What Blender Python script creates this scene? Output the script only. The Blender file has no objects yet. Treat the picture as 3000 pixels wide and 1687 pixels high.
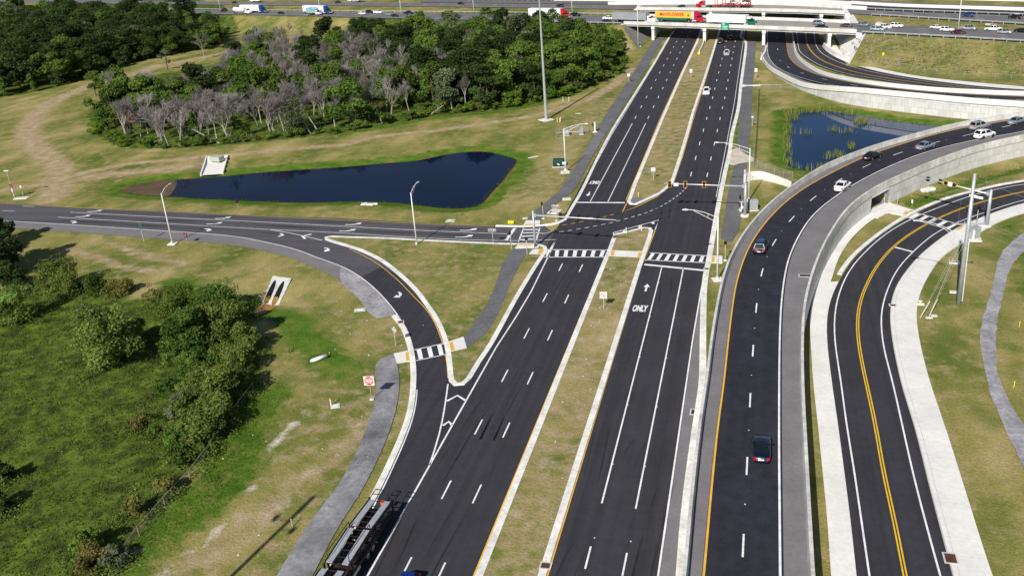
import bpy, bmesh, math, random
import numpy as np
from mathutils import Vector, Matrix
from mathutils.geometry import tessellate_polygon
random.seed(7); rng=np.random.default_rng(7)
sc=bpy.context.scene; col=sc.collection
R=math.radians
GEO={"cs_top":[[-160.78,32.79],[-135.9,30.2],[-112.18,26.9],[-88.08,25.23],[-68.29,22.94],[-48.14,21.73],[-33.68,19.84],[-16.33,18.41],[-7.66,18.72],[-3.68,22.29]],"cs_yel":[[-160.28,32.29],[-135.31,29.54],[-110.64,26.66],[-88.43,24.78],[-65.06,22.45],[-47.73,20.79],[-30.71,18.96],[-16.29,18.27]],"cs_w1":[[-112.1,23.76],[-87.02,21.16],[-63.19,18.89],[-46.14,17.15],[-29.48,15.39],[-12.75,14.21]],"cs_w2":[[-112.7,20.51],[-84.26,17.4],[-60.16,14.75],[-44.55,13.5],[-30.75,11.72],[-15.74,10.74],[-6.46,11.02],[-3.26,11.76]],"cs_w3":[[-144.67,20.22],[-125.17,17.99],[-102.22,15.58],[-80.79,12.98],[-71.94,11.89],[-64.32,10.51],[-50.66,5.19],[-43.36,0.68],[-37.49,-2.68],[-31.96,-7.29],[-25.91,-13.87],[-21.61,-19.47],[-20.46,-21.0],[-18.57,-23.75],[-16.7,-26.84],[-14.66,-30.83],[-14.19,-31.63]],"cs_w3b":[[-12.88,-34.5],[-11.69,-37.43],[-10.51,-41.05],[-8.78,-46.89],[-8.35,-48.85],[-7.5,-53.94],[-6.95,-58.38],[-6.48,-63.89],[-6.2,-67.84],[-6.04,-72.89]],"cs_bot":[[-143.91,15.84],[-121.38,13.68],[-100.38,11.52],[-86.79,9.56],[-74.21,8.12],[-61.62,5.68],[-51.75,2.15],[-42.88,-3.0],[-37.67,-6.41],[-34.43,-9.69],[-31.08,-13.22],[-28.12,-16.58],[-25.53,-20.27],[-23.26,-22.51],[-21.16,-21.22]],"gore_a":[[-60.16,14.75],[-52.78,12.23],[-46.58,9.36]],"slip_edge_out":[[-21.19,-21.43],[-19.76,-22.9],[-18.01,-25.58],[-16.13,-29.02],[-14.85,-31.7],[-13.43,-34.86],[-12.43,-37.51],[-11.36,-40.78],[-9.42,-46.97],[-9.57,-46.85],[-8.65,-52.12],[-8.14,-56.46],[-7.48,-62.87],[-7.29,-66.92],[-7.22,-71.1],[-7.27,-74.97],[-7.23,-79.55]],"slip_kerb":[[-20.96,-21.29],[-19.6,-22.88],[-17.8,-25.56],[-16.13,-28.58],[-14.61,-31.68],[-13.19,-34.83],[-12.15,-37.48],[-11.06,-40.74],[-9.17,-46.94],[-9.25,-46.81],[-8.24,-52.35],[-7.72,-56.93],[-7.14,-63.17],[-6.92,-67.3],[-6.85,-71.64],[-6.84,-75.64],[-6.85,-79.83]],"isl":[[-47.02,10.89],[-45.67,11.44],[-43.48,11.04],[-35.55,10.82],[-27.64,10.07],[-17.51,9.26],[-10.22,8.87],[-7.92,9.11],[-5.85,9.34],[-4.79,9.26],[-4.18,7.81],[-3.93,4.7],[-4.14,0.49],[-4.29,-13.24],[-4.08,-29.02],[-4.34,-34.31],[-4.31,-38.71],[-4.41,-40.55],[-4.87,-41.17],[-5.72,-40.78],[-6.47,-39.5],[-7.49,-36.6],[-9.04,-32.37],[-10.51,-28.92],[-12.41,-25.07],[-14.57,-21.23],[-16.58,-18.16],[-20.8,-11.94],[-26.27,-5.21],[-31.84,0.7],[-37.62,5.18],[-41.99,7.64],[-44.53,8.89]],"slip_yel":[[-39.49,5.41],[-32.79,0.03],[-25.57,-7.7],[-19.85,-14.94],[-17.31,-17.97],[-14.91,-21.51],[-12.72,-25.56],[-10.93,-29.18]],"slip_yel2":[[-9.32,-32.81],[-8.14,-35.69],[-7.06,-38.83],[-6.67,-40.16]],"gore_l":[[-6.62,-40.34],[-5.88,-43.19],[-5.15,-46.46],[-4.73,-47.81],[-4.03,-51.25],[-3.5,-55.05],[-3.17,-57.88]],"chev1":[[-5.46,-44.46],[-4.57,-42.97],[-3.23,-44.04]],"chev2":[[-4.23,-49.89],[-3.79,-48.98],[-3.16,-49.7]],"seam":[[-37.47,-3.28],[-32.83,-6.32],[-30.4,-2.97],[-33.43,5.39]],"shoulder_patch":[[-37.23,-3.26],[-32.64,-6.77],[-25.71,-14.37],[-21.81,-19.49],[-20.8,-21.05],[-23.16,-22.5],[-25.53,-20.27],[-28.12,-16.58],[-31.08,-13.22],[-34.43,-9.69]],"xw1":[[-4.4,6.77],[6.48,7.1],[6.52,3.85],[-3.75,3.28]],"xw2":[[13.47,6.23],[22.78,5.35],[22.53,2.34],[12.97,2.94]],"xw3":[[-10.42,17.38],[-7.45,17.49],[-6.75,11.32],[-9.67,10.3]],"xw4":[[-14.23,-31.74],[-10.62,-29.36],[-9.27,-32.5],[-12.84,-34.69]],"xw5":[[56.81,28.04],[63.11,21.63],[61.21,18.96],[55.04,25.35]],"stop_r":[[13.35,0.49],[19.31,-0.26],[22.69,-0.82]],"stop_l":[[-3.52,32.4],[6.13,32.32]],"stop_c":[[-12.03,17.27],[-12.1,10.7]],"stop_f":[[51.63,10.66],[53.92,8.75]],"tick":[[-3.26,11.76],[-3.37,6.9]],"med_near":[[7.37,-73.93],[6.76,-0.27],[6.79,6.37],[6.71,12.96],[6.89,14.62],[8.7,15.91],[11.26,18.08],[12.22,17.89],[12.67,16.52],[12.71,13.22],[12.64,7.5],[12.54,-0.93],[12.43,-73.13]],"med_far":[[6.51,44.43],[6.65,36.52],[6.66,32.78],[7.27,31.51],[8.2,31.35],[9.62,33.75],[11.89,37.91],[12.48,39.62],[13.77,44.95],[13.97,63.77],[14.04,83.08],[13.98,107.31],[14.43,151.29],[14.76,184.3],[14.97,224.6]],"med_gore":[[6.18,15.59],[13.39,22.56],[13.24,17.0]],"med_ramp":[[7.2,6.67],[12.56,6.39],[12.33,3.69],[7.13,4.07]],"far_gore":[[6.38,31.86],[6.25,26.79],[8.57,30.1],[12.0,36.77]],"dot_white":[[16.76,41.61],[16.38,39.87],[15.99,38.28],[15.52,36.68],[14.98,35.09],[14.42,33.57],[13.79,32.03],[13.11,30.54],[12.36,29.08],[12.35,29.13],[11.55,27.78],[10.65,26.49],[9.63,25.34],[8.57,24.17],[7.37,23.03],[6.15,21.87],[5.01,20.76],[3.72,19.84],[2.41,18.93],[1.08,18.05],[-0.34,17.27],[-1.73,16.43],[-3.12,15.79],[-4.64,15.85],[-5.34,15.29],[-6.03,14.71],[-6.75,14.77]],"dot_yel":[[4.54,25.17],[3.35,24.08],[-0.48,21.17],[-1.87,20.27],[-3.24,19.44],[-4.64,18.81],[-6.09,18.34]],"path_isl_l":[[-8.43,-27.41],[-7.91,-25.35],[-8.33,-20.94],[-7.95,-18.34],[-8.75,-8.45],[-9.88,-0.73],[-9.81,3.46],[-9.66,6.59]],"path_isl_r":[[-6.99,-30.71],[-6.1,-30.2],[-5.52,-28.01],[-5.42,-24.66],[-5.59,-18.15],[-6.39,-9.33],[-6.74,-1.69],[-6.96,3.01],[-6.9,6.73]],"path_bl_l":[[-16.6,-33.03],[-19.0,-34.31],[-17.27,-38.03],[-15.96,-40.73],[-13.74,-47.49],[-13.4,-49.47],[-12.38,-55.4],[-11.6,-62.01],[-11.94,-68.04],[-11.8,-72.79],[-11.51,-76.9],[-11.05,-81.99]],"path_bl_r":[[-15.17,-35.64],[-14.56,-36.37],[-13.3,-39.51],[-11.87,-43.88],[-10.89,-47.15],[-11.5,-44.84],[-10.1,-50.85],[-9.43,-56.37],[-8.74,-62.33],[-8.79,-68.44],[-8.52,-72.68],[-8.17,-76.37],[-7.77,-80.97]],"path_nl_l":[[-10.91,22.07],[-10.17,30.31],[-8.84,35.34],[-8.36,39.67],[-8.16,64.9],[-8.75,98.05],[-8.88,134.34],[-9.31,236.95],[-9.05,243.67]],"path_nl_r":[[-8.1,21.93],[-8.1,27.94],[-6.91,33.67],[-5.24,39.69],[-5.73,64.84],[-5.69,86.74],[-5.42,128.46],[-5.52,229.47],[-5.04,242.65]],"path_light":[[-8.16,64.9],[-5.73,64.84],[-5.82,85.42],[-8.33,90.95]],"path_r_l":[[24.55,13.63],[24.64,16.63],[24.81,27.72],[25.09,41.88],[25.36,50.48],[25.79,59.83],[25.89,73.47],[25.92,82.49],[25.99,147.39],[26.48,215.8],[27.49,232.22]],"path_r_r":[[26.35,11.48],[27.55,16.74],[27.63,27.04],[27.81,44.52],[28.38,59.78],[28.5,73.37],[28.62,82.36],[28.85,147.0],[29.48,218.11],[29.72,231.65]],"sand":[[24.67,58.32],[24.59,68.41],[25.86,71.74],[26.58,68.35],[28.45,65.56],[29.5,64.46],[29.4,60.27],[28.37,61.07],[26.61,59.81],[25.72,57.29]],"pad_isl_bot":[[-10.14,-29.1],[-8.43,-27.41],[-6.99,-30.71],[-8.85,-31.94]],"pad_slip_l":[[-16.6,-33.03],[-14.73,-31.9],[-13.46,-34.76],[-15.17,-35.64]],"pad_csn":[[-10.91,21.54],[-8.21,21.63],[-7.78,18.71],[-10.8,18.39]],"pad_css":[[-9.26,9.31],[-6.78,9.3],[-6.51,7.06],[-9.43,6.6]],"pad_main":[[-6.37,6.44],[-4.14,6.74],[-4.18,4.26],[-6.45,4.26]],"pad_right":[[23.2,5.38],[25.18,5.37],[25.29,2.22],[23.24,2.38]],"tact":[[-9.96,-29.19],[-9.5,-29.04],[-8.45,-31.48],[-8.88,-31.78]],"tact2":[[-15.1,-32.57],[-14.62,-32.35],[-13.58,-34.77],[-14.1,-34.92]],"tact3":[[-10.56,19.49],[-7.81,19.43],[-7.78,18.71],[-10.61,18.61]],"tact4":[[-9.27,8.85],[-6.83,8.97],[-6.57,8.34],[-9.23,8.21]],"tact5":[[-5.12,6.5],[-4.32,6.54],[-4.29,4.25],[-4.99,4.34]],"tact6":[[23.49,4.98],[23.99,5.01],[24.01,2.54],[23.44,2.5]],"tact7":[[7.18,6.44],[7.76,6.42],[7.86,4.11],[7.35,4.22]],"tact8":[[11.74,5.86],[12.28,5.89],[12.29,3.69],[11.74,3.79]],"tact9":[[55.67,28.51],[56.1,27.83],[55.17,26.37],[54.77,26.84]],"tact10":[[62.91,20.75],[63.44,20.77],[62.41,18.83],[61.96,18.99]],"kerb_r":[[24.39,-71.25],[24.13,-61.08],[24.22,-45.74],[24.37,-36.5],[24.12,-31.65],[23.54,-20.09],[22.98,-6.23],[23.16,4.09],[23.31,16.57],[23.56,32.72],[23.93,50.01],[24.52,70.65],[24.48,82.56],[25.4,111.99],[25.49,143.51],[25.87,218.95],[23.79,233.15],[23.96,250.87]],"kerb_ln":[[-3.68,22.29],[-3.68,30.43],[-3.63,39.74],[-3.62,39.71],[-4.64,84.05],[-4.33,131.98],[-3.87,183.57],[-3.79,235.59],[-3.32,256.39]],"kerb_lc":[[-15.91,18.28],[-10.75,18.17],[-7.66,18.72],[-4.51,20.2],[-3.68,22.29]],"fr_aspL":[[82.48,48.0],[78.23,46.32],[72.6,42.99],[68.42,39.73],[63.65,35.91],[57.24,27.86],[51.68,19.29],[48.27,12.74],[44.99,5.69],[46.28,8.82],[43.45,0.32],[41.49,-6.41],[40.14,-13.49],[39.57,-18.67],[39.3,-24.63],[39.2,-34.87],[39.22,-43.9],[39.18,-55.21],[39.11,-63.54],[38.99,-68.95],[38.9,-74.55]],"fr_wL":[[81.86,45.47],[77.89,44.85],[70.87,40.26],[67.39,37.28],[61.76,31.37],[56.97,25.89],[52.19,18.96],[48.77,12.44],[44.74,2.73],[44.6,2.8],[42.45,-5.61],[41.13,-12.96],[40.53,-18.59],[40.27,-24.53],[40.24,-34.76],[40.13,-43.78],[40.16,-53.93],[40.1,-61.44],[40.07,-68.78],[40.02,-74.37]],"fr_yel":[[81.05,42.2],[76.84,40.22],[71.17,36.01],[65.73,31.33],[60.18,24.95],[56.72,20.18],[52.58,13.27],[49.78,7.16],[48.04,2.37],[46.83,-1.55],[44.55,-10.43],[43.7,-16.22],[43.2,-22.34],[43.04,-28.99],[43.06,-34.45],[43.1,-43.42],[42.93,-53.55],[43.02,-61.01],[42.93,-68.33],[42.96,-73.88]],"fr_wR":[[80.72,38.17],[75.75,35.47],[69.96,30.07],[65.21,25.46],[60.53,20.31],[57.0,14.77],[53.81,8.29],[51.26,2.57],[50.27,-0.3],[48.09,-8.31],[46.97,-13.8],[46.46,-18.06],[46.02,-23.98],[46.0,-34.12],[45.85,-43.08],[45.68,-53.18],[45.69,-60.62],[45.77,-67.88],[45.87,-73.4]],"fr_aspR":[[80.31,36.54],[75.3,33.47],[69.57,28.17],[66.1,24.4],[62.09,20.02],[58.17,13.52],[54.23,6.21],[52.75,2.66],[52.53,3.0],[49.6,-5.83],[48.42,-11.48],[47.77,-15.87],[47.26,-22.72],[46.87,-34.03],[47.02,-44.3],[46.83,-55.26],[46.8,-61.43],[46.73,-67.73],[46.77,-73.25]],"fr_walkR":[[79.12,31.8],[74.11,28.28],[69.9,24.51],[67.49,21.6],[65.81,18.46],[65.05,16.92],[62.08,13.43],[57.98,7.15],[55.56,1.08],[53.72,-4.08],[52.34,-8.91],[51.4,-13.44],[50.86,-17.67],[50.44,-23.55],[50.07,-33.67],[50.11,-43.1],[50.02,-52.58],[49.94,-59.99],[49.86,-67.24],[50.05,-72.71]],"fr_kerbL":[[83.67,49.96],[78.35,46.87],[72.75,43.74],[68.54,40.37],[63.33,36.11],[56.85,28.31],[51.52,19.81],[48.1,13.23],[44.84,6.29],[45.14,7.02],[42.39,-1.32],[40.67,-7.92],[39.48,-14.42],[38.98,-18.72],[38.81,-24.67],[38.9,-34.91],[38.94,-43.93],[38.87,-55.25],[38.82,-63.58],[38.77,-68.98],[38.7,-74.58]],"fr_kerbRi":[[42.07,-1.86],[40.97,-5.96],[39.93,-11.25],[39.24,-16.6],[38.87,-20.77],[38.78,-26.54],[38.75,-34.92],[38.8,-43.95],[38.8,-55.26],[38.76,-63.59],[38.71,-68.99],[38.65,-74.59]],"fr_walkL":[[53.07,33.49],[49.71,29.61],[47.69,24.21],[47.32,22.81],[44.76,17.37],[41.66,8.0],[39.93,0.1],[39.04,-5.11],[38.3,-9.99],[37.74,-14.57],[37.42,-18.86],[37.27,-26.69],[37.1,-35.11],[37.13,-44.15],[37.11,-54.35],[37.09,-61.89],[36.91,-69.27],[36.86,-74.89]],"fr_walkLr":[[56.92,28.81],[54.74,26.09],[52.46,28.12],[49.0,22.52],[45.85,15.49],[42.89,5.76],[41.53,-1.64],[40.54,-6.97],[39.58,-12.64],[38.94,-17.89],[38.76,-22.76],[38.68,-28.37],[38.68,-34.93],[38.66,-43.96],[38.68,-55.28],[38.65,-63.61],[38.6,-69.01],[38.55,-74.61]],"fr_grass":[[52.28,27.3],[54.37,25.93],[50.65,20.22],[48.08,15.27],[43.53,3.84],[41.78,-1.52],[41.54,-1.48],[42.52,4.61],[45.88,15.81],[49.03,22.86]],"gpath_l":[[71.86,18.44],[67.48,11.05],[64.96,4.28],[62.95,-3.44],[60.78,-10.5],[58.71,-16.98],[57.71,-21.73],[56.82,-28.25],[56.32,-32.98],[56.02,-39.03],[56.1,-46.52],[56.04,-53.09],[56.03,-60.06]],"gpath_r":[[73.28,16.04],[66.84,3.86],[64.59,-3.32],[62.25,-11.25],[60.62,-16.81],[58.95,-24.54],[57.6,-32.84],[57.7,-36.8],[57.95,-41.04],[58.19,-46.0],[58.19,-53.67]],"rp_bo":[[99.66,93.16],[86.26,84.02],[72.42,76.95],[60.33,65.44],[51.82,57.22],[43.49,45.13],[38.29,35.81],[34.69,25.68],[32.07,18.94],[29.53,10.63],[27.62,2.42],[26.44,-5.04],[25.73,-11.85],[25.32,-17.63],[25.22,-25.46],[25.09,-33.22],[25.04,-40.13],[25.05,-44.62],[25.05,-54.36],[25.04,-62.6],[25.03,-70.56],[24.96,-76.52],[24.96,-81.76]],"rp_bi":[[99.4,91.67],[86.11,82.83],[73.04,75.45],[60.19,63.7],[51.64,54.66],[43.44,43.42],[39.49,35.6],[36.49,28.89],[33.43,21.29],[30.6,12.23],[28.24,2.2],[26.95,-5.68],[26.16,-13.32],[25.78,-22.38],[25.56,-29.25],[25.44,-36.5],[25.45,-42.76],[25.23,-50.05],[25.19,-59.99],[25.22,-68.28],[25.35,-75.27],[25.32,-80.61]],"rp_y":[[99.04,90.37],[81.76,79.07],[74.82,75.34],[65.35,67.84],[53.97,55.59],[50.58,51.24],[44.52,41.61],[38.11,29.89],[33.39,17.73],[30.41,6.49],[28.89,-1.77],[28.07,-9.25],[27.57,-15.59],[27.31,-25.16],[27.13,-32.82],[27.03,-42.58],[26.72,-51.21],[26.63,-59.8],[26.55,-67.13],[26.57,-75.08],[26.45,-80.42]],"rp_w":[[96.82,82.25],[83.16,69.9],[76.8,66.16],[68.35,60.18],[61.24,53.39],[54.14,44.17],[46.55,31.92],[39.74,17.19],[36.82,6.14],[34.98,-3.63],[34.02,-13.73],[33.51,-22.59],[33.15,-34.0],[32.99,-41.92],[32.75,-55.5],[32.63,-66.24],[32.52,-74.14],[32.48,-79.42]],"rp_ri":[[94.28,72.96],[81.81,63.99],[72.57,56.97],[62.47,45.84],[54.18,34.76],[50.27,29.19],[45.06,18.7],[41.87,8.17],[39.33,-2.32],[37.61,-11.59],[36.39,-20.25],[35.72,-28.32],[35.17,-41.68],[34.94,-55.21],[34.81,-65.92],[34.69,-73.8],[34.71,-79.06]],"rp_d":[[82.64,76.02],[80.71,74.15],[72.39,67.7],[64.65,61.58],[56.91,53.51],[50.37,45.13],[44.66,35.34],[39.67,24.71],[35.84,13.71],[32.83,2.29],[31.11,-9.66],[30.43,-22.0],[30.12,-34.12],[29.95,-42.26],[29.9,-46.41],[29.74,-58.47],[29.58,-70.39],[29.52,-75.42],[29.5,-79.92]],"or_w":[[33.62,249.82,0.0],[33.47,226.42,0.0],[33.37,196.35,0.15],[34.22,179.89,0.3],[36.24,164.37,0.7],[40.79,147.58,1.3],[47.1,129.84,2.5],[54.42,116.68,3.6],[65.81,106.85,4.0],[76.67,100.77,4.0],[89.19,96.56,4.0],[99.8,93.4,4.0]],"or_bo":[[31.19,192.38,0.0],[31.52,182.2,0.2],[33.48,164.81,0.5],[37.12,149.22,0.9],[42.1,133.26,1.3],[48.26,121.02,2.6],[54.12,113.05,3.6],[68.15,102.14,4.0],[78.55,95.51,4.0],[87.95,91.14,4.0],[97.85,86.28,4.0]],"or_y":[[40.31,247.96,0.0],[40.12,224.78,0.0],[39.99,195.29,0.1],[40.79,178.67,0.3],[42.71,164.4,0.7],[46.43,149.79,1.3],[50.86,134.91,2.5],[57.97,120.16,3.6],[69.17,109.3,4.0],[80.16,104.14,4.0],[90.09,100.5,4.0],[100.72,96.78,4.0]],"or_bi":[[42.76,247.28,0.0],[42.43,215.08,0.0],[42.33,194.81,0.1],[43.27,179.43,0.3],[45.56,162.81,0.7],[48.56,148.44,1.3],[54.14,132.57,2.5],[61.06,118.9,3.6],[72.14,108.95,4.0],[83.07,104.27,4.0],[90.41,101.94,4.0],[101.17,98.44,4.0]],"or_d":[[37.15,248.84,0.0],[36.91,228.74,0.0],[36.74,202.79,0.1],[37.18,178.85,0.3],[39.29,164.98,0.7],[42.89,151.37,1.3],[48.03,135.31,2.5],[54.34,120.63,3.6],[62.15,110.62,4.0],[71.06,104.86,4.0],[81.01,100.31,4.0],[89.34,97.26,4.0],[99.98,94.07,4.0]],"ir_l":[[44.37,246.83],[44.05,226.95],[43.82,200.5],[45.43,186.99],[49.43,169.42],[56.1,155.26],[64.27,146.0],[73.26,135.4],[85.13,128.3],[95.97,124.01],[107.72,120.25]],"ir_y":[[47.62,245.93],[47.14,226.18],[46.97,208.21],[48.44,188.95],[51.65,173.65],[58.19,158.08],[67.74,145.5],[76.8,136.75],[88.3,128.26],[96.26,125.29],[108.02,121.32]],"ir_r":[[50.73,245.06],[50.17,228.58],[49.8,207.58],[51.05,191.0],[55.54,172.95],[63.55,156.19],[74.3,142.66],[85.83,132.02],[96.44,126.1],[108.27,122.26]],"ir_er":[[52.16,244.66],[51.67,221.94],[51.74,207.14],[52.98,191.91],[57.51,173.06],[65.39,156.32],[74.56,144.53],[86.15,133.73],[96.7,127.24],[108.44,122.88]],"ir_el":[[43.25,247.14],[43.13,227.18],[43.14,203.42],[44.4,187.19],[47.93,170.82],[55.29,154.35],[64.03,143.71],[73.13,134.52],[84.89,126.98],[95.75,123.06],[107.52,119.48]],"ir_walk":[[56.35,220.79],[56.5,200.51],[57.81,184.57],[62.77,167.12],[72.06,151.79],[81.1,142.65],[97.53,130.88],[108.79,124.13]],"mse2_base":[[32.36,179.51],[35.44,161.69],[38.99,147.59],[42.27,136.05],[45.42,128.15],[54.44,114.01],[62.97,105.69],[68.51,102.08],[73.81,98.48],[80.36,95.3],[88.69,92.12]],"pond1":[[-64.96,60.05],[-56.0,62.98],[-48.08,65.13],[-41.96,70.89],[-34.35,73.45],[-30.57,71.76],[-26.85,68.7],[-23.24,65.73],[-22.83,60.19],[-22.83,56.46],[-22.29,48.37],[-22.8,41.47],[-22.57,34.42],[-23.7,30.61],[-27.55,29.69],[-32.08,30.85],[-36.44,32.03],[-44.7,34.05],[-53.62,34.08],[-61.51,33.05],[-74.43,34.01],[-88.31,35.67],[-96.82,36.99],[-103.21,37.89],[-107.47,39.04],[-110.96,40.01],[-112.03,40.77],[-112.47,43.65],[-111.78,45.23],[-108.41,48.23],[-102.42,50.06],[-91.61,52.74],[-82.88,56.0]],"pond2":[[36.65,105.65],[38.01,108.52],[41.27,109.0],[44.56,110.23],[47.72,109.21],[53.75,105.46],[62.01,97.39],[70.0,92.23],[76.39,88.67],[71.86,63.73],[54.39,54.33],[41.86,55.89],[38.52,56.61],[36.37,59.92],[36.89,75.58],[37.48,87.73],[37.67,101.22]],"brown":[[-113.27,40.76],[-113.34,42.61],[-112.84,44.18],[-111.78,45.23],[-108.41,48.23],[-103.0,49.84],[-96.94,37.18],[-103.21,37.89],[-107.47,39.04],[-111.17,40.31]],"wood":[[-252.93,143.43],[-245.85,155.37],[-239.8,159.48],[-235.7,167.62],[-233.97,177.69],[-233.57,188.45],[-236.71,215.52],[-236.82,225.18],[-234.36,241.71],[-227.68,252.97],[-221.35,260.98],[-225.99,286.04],[-241.13,326.21],[-299.28,411.53],[-349.5,464.14],[-453.88,537.15],[-642.56,678.46],[-879.53,812.61]],"grove":[[-166.17,103.49],[-153.29,89.88],[-143.6,82.01],[-134.2,77.68],[-121.21,76.68],[-107.12,79.87],[-94.06,84.91],[-78.51,91.33],[-71.71,98.41],[-64.07,104.13],[-58.26,110.14],[-47.45,113.41],[-40.48,116.51],[-29.47,126.47],[-24.13,131.38],[-21.63,139.65],[-18.84,147.29],[-16.25,157.47],[-15.06,163.94],[-14.59,182.94],[-21.91,230.11],[-33.94,260.98],[-47.91,288.84],[-69.64,304.17],[-102.58,305.13],[-138.75,311.25],[-162.43,299.87],[-165.29,263.59],[-196.04,270.77],[-212.19,274.54],[-191.17,220.18],[-191.37,204.88],[-203.64,195.24],[-203.22,168.59],[-195.08,153.28],[-190.01,135.32],[-177.62,114.82]],"grove_sil":[[-176.2,104.11],[-151.41,83.78],[-133.01,75.98],[-106.71,79.16],[-78.19,90.58],[-71.4,97.63],[-40.16,115.3],[-29.09,124.64],[-21.45,138.66],[-14.73,161.65],[-13.66,182.78],[-21.91,230.11],[-35.18,268.95],[-44.54,305.33],[-65.41,331.34],[-86.44,349.06],[-110.24,357.51],[-149.2,380.1],[-171.68,359.41],[-195.72,378.94],[-196.7,362.17],[-194.07,342.58],[-209.63,342.17],[-228.51,355.9],[-244.76,347.52],[-227.35,294.93],[-226.05,279.82],[-214.96,250.32],[-204.69,216.29],[-218.2,212.4],[-240.49,216.16],[-221.58,173.47],[-195.77,129.71]],"bright_edge":[[-78.19,90.58],[-70.48,95.31],[-57.43,107.64],[-39.72,113.6],[-28.89,123.74],[-30.46,131.14],[-43.18,126.95],[-62.65,123.41],[-73.18,107.19],[-81.54,98.26]],"track":[[-143.28,38.61],[-135.74,45.38],[-131.73,54.41],[-123.78,62.71],[-100.9,69.08],[-88.74,74.5],[-72.93,78.53],[-65.61,87.78],[-52.52,92.79],[-36.77,102.21],[-27.33,109.32],[-21.89,119.6],[-15.96,129.59],[-12.86,148.56],[-9.97,174.78]],"track2":[[-56.34,40.53]],"track_l":[[-202.92,246.02],[-211.49,227.15],[-216.89,215.28],[-217.74,188.94],[-220.4,175.9],[-215.84,150.97],[-205.41,126.52],[-191.65,105.07],[-172.67,84.66],[-155.65,69.87],[-143.06,59.35],[-131.37,43.22],[-124.66,33.05]],"lushline":[[-28.75,-45.85],[-28.08,-52.18],[-26.61,-56.4],[-24.65,-62.81],[-24.95,-67.68],[-26.18,-71.86],[-27.45,-75.57],[-27.74,-79.29]],"lush2":[[-21.94,-38.31],[-31.48,-29.36],[-36.65,-23.1],[-40.99,-21.07],[-46.31,-17.49],[-57.18,-15.14],[-64.27,-11.75]],"culvert":[[-45.51,-16.39],[-47.52,-8.03],[-43.67,-8.92],[-42.3,-16.77]],"orange":[[-45.51,-16.39],[-44.23,-16.61],[-43.02,-16.72],[-42.24,-16.66],[-42.69,-18.23],[-43.15,-19.53],[-44.18,-20.16],[-45.02,-19.53],[-45.49,-17.94]],"flume":[[-98.35,53.33],[-105.45,68.04],[-100.48,69.26],[-93.45,54.48]],"wallN_b":[[28.11,45.86],[28.92,47.58],[30.71,48.04],[32.49,46.85],[35.75,43.44],[36.76,42.15]],"wallN_t":[[28.23,50.76],[30.54,48.36],[33.68,45.12],[36.64,41.92]],"fence_p":[[30.39,135.3],[30.16,99.64],[29.94,79.88],[29.75,62.91],[29.66,55.78],[29.23,56.24],[31.48,53.77],[34.44,50.42],[37.14,46.98]],"fence_p2":[[30.39,135.3],[35.08,134.73],[42.46,136.58]],"fence_bl":[[-31.21,-44.76],[-30.09,-53.34],[-28.62,-60.9],[-28.45,-64.34],[-28.26,-67.69],[-28.79,-69.83],[-28.24,-73.33],[-28.0,-75.86],[-27.44,-78.3]],"shadowtip":[[-13.61,-65.6],[-15.51,-77.53],[-15.24,-66.4],[-12.91,-67.85]],"opening":[[49.75,27.67],[52.71,33.48]],"rp_dc":[[81.18,73.77],[72.39,67.7],[64.65,61.58],[56.91,53.51],[50.37,45.13],[44.66,35.34],[39.67,24.71],[35.84,13.71],[32.83,2.29],[31.11,-9.66],[30.43,-22.0],[30.15,-34.19],[29.93,-46.41],[29.75,-58.47],[29.59,-70.33]],"sandy":[[-22.1,-78.57],[-21.83,-77.24],[-21.65,-75.48],[-21.28,-74.43],[-21.16,-73.2],[-21.15,-70.47]],"sandy2":[[-21.13,-64.54],[-21.41,-61.36],[-22.21,-56.4],[-22.02,-54.1],[-22.72,-50.61]],"sandy3":[[-27.06,-78.62],[-27.07,-76.11],[-26.71,-74.25]],"sandy4":[[-96.77,2.2],[-88.55,-0.15],[-79.47,-4.89],[-71.35,-6.89]],"sandy5":[[-88.82,6.16],[-81.72,2.26],[-75.45,-0.77],[-67.3,-2.9]],"bp640":[[-237.46,280.45],[-257.33,320.97],[-291.71,384.34],[-220.47,276.48]],"oil":[[5.82,311.56]],"eb_near":[[-280.76,360.17],[-200.49,324.56],[-150.85,300.6],[-34.14,247.11],[10.8,224.55],[62.55,195.62],[79.24,184.37],[97.12,172.93],[104.94,166.63]],"eb_far":[[-293.06,380.58],[-160.06,323.79],[10.41,256.83],[49.74,228.42],[70.06,208.33],[89.5,200.02],[109.3,185.74]],"wb_near":[[-315.49,417.83],[-172.96,356.31],[-85.93,316.44],[-32.14,290.37],[17.85,268.82],[52.73,251.78],[64.36,241.88],[92.32,217.27],[112.46,199.59]],"wb_far":[[-329.84,441.66],[-180.83,376.14],[-90.14,333.52],[-29.69,305.65],[17.18,290.48],[53.67,269.51],[65.21,252.1],[96.89,231.91],[116.81,218.64]],"slopeL_bot":[[-16.97,220.77],[-14.08,221.67],[-12.55,230.33],[-11.17,234.08]],"slopeL_top":[[-25.84,245.43],[-20.46,232.96]],"slopeR_bot":[[58.11,190.45],[55.96,204.9],[55.5,208.41]],"slopeR_top":[[65.76,195.14],[62.16,189.82],[61.0,189.55]],"hillR":[[57.82,182.09],[62.99,169.34],[72.32,153.79],[81.26,143.58],[98.03,133.07]],"hauler":[[-6.06,-67.07],[-4.92,-71.19],[-5.56,-71.79],[-5.28,-75.02],[-5.43,-76.29],[-5.65,-77.77]],"hauler_r":[[-4.55,-67.74],[-4.29,-71.01],[-4.34,-72.1],[-4.54,-75.07],[-4.52,-76.23],[-4.57,-77.6]],"hauler_wheels":[[-3.96,-70.95],[-3.95,-72.19],[-4.03,-74.44]]}
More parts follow.
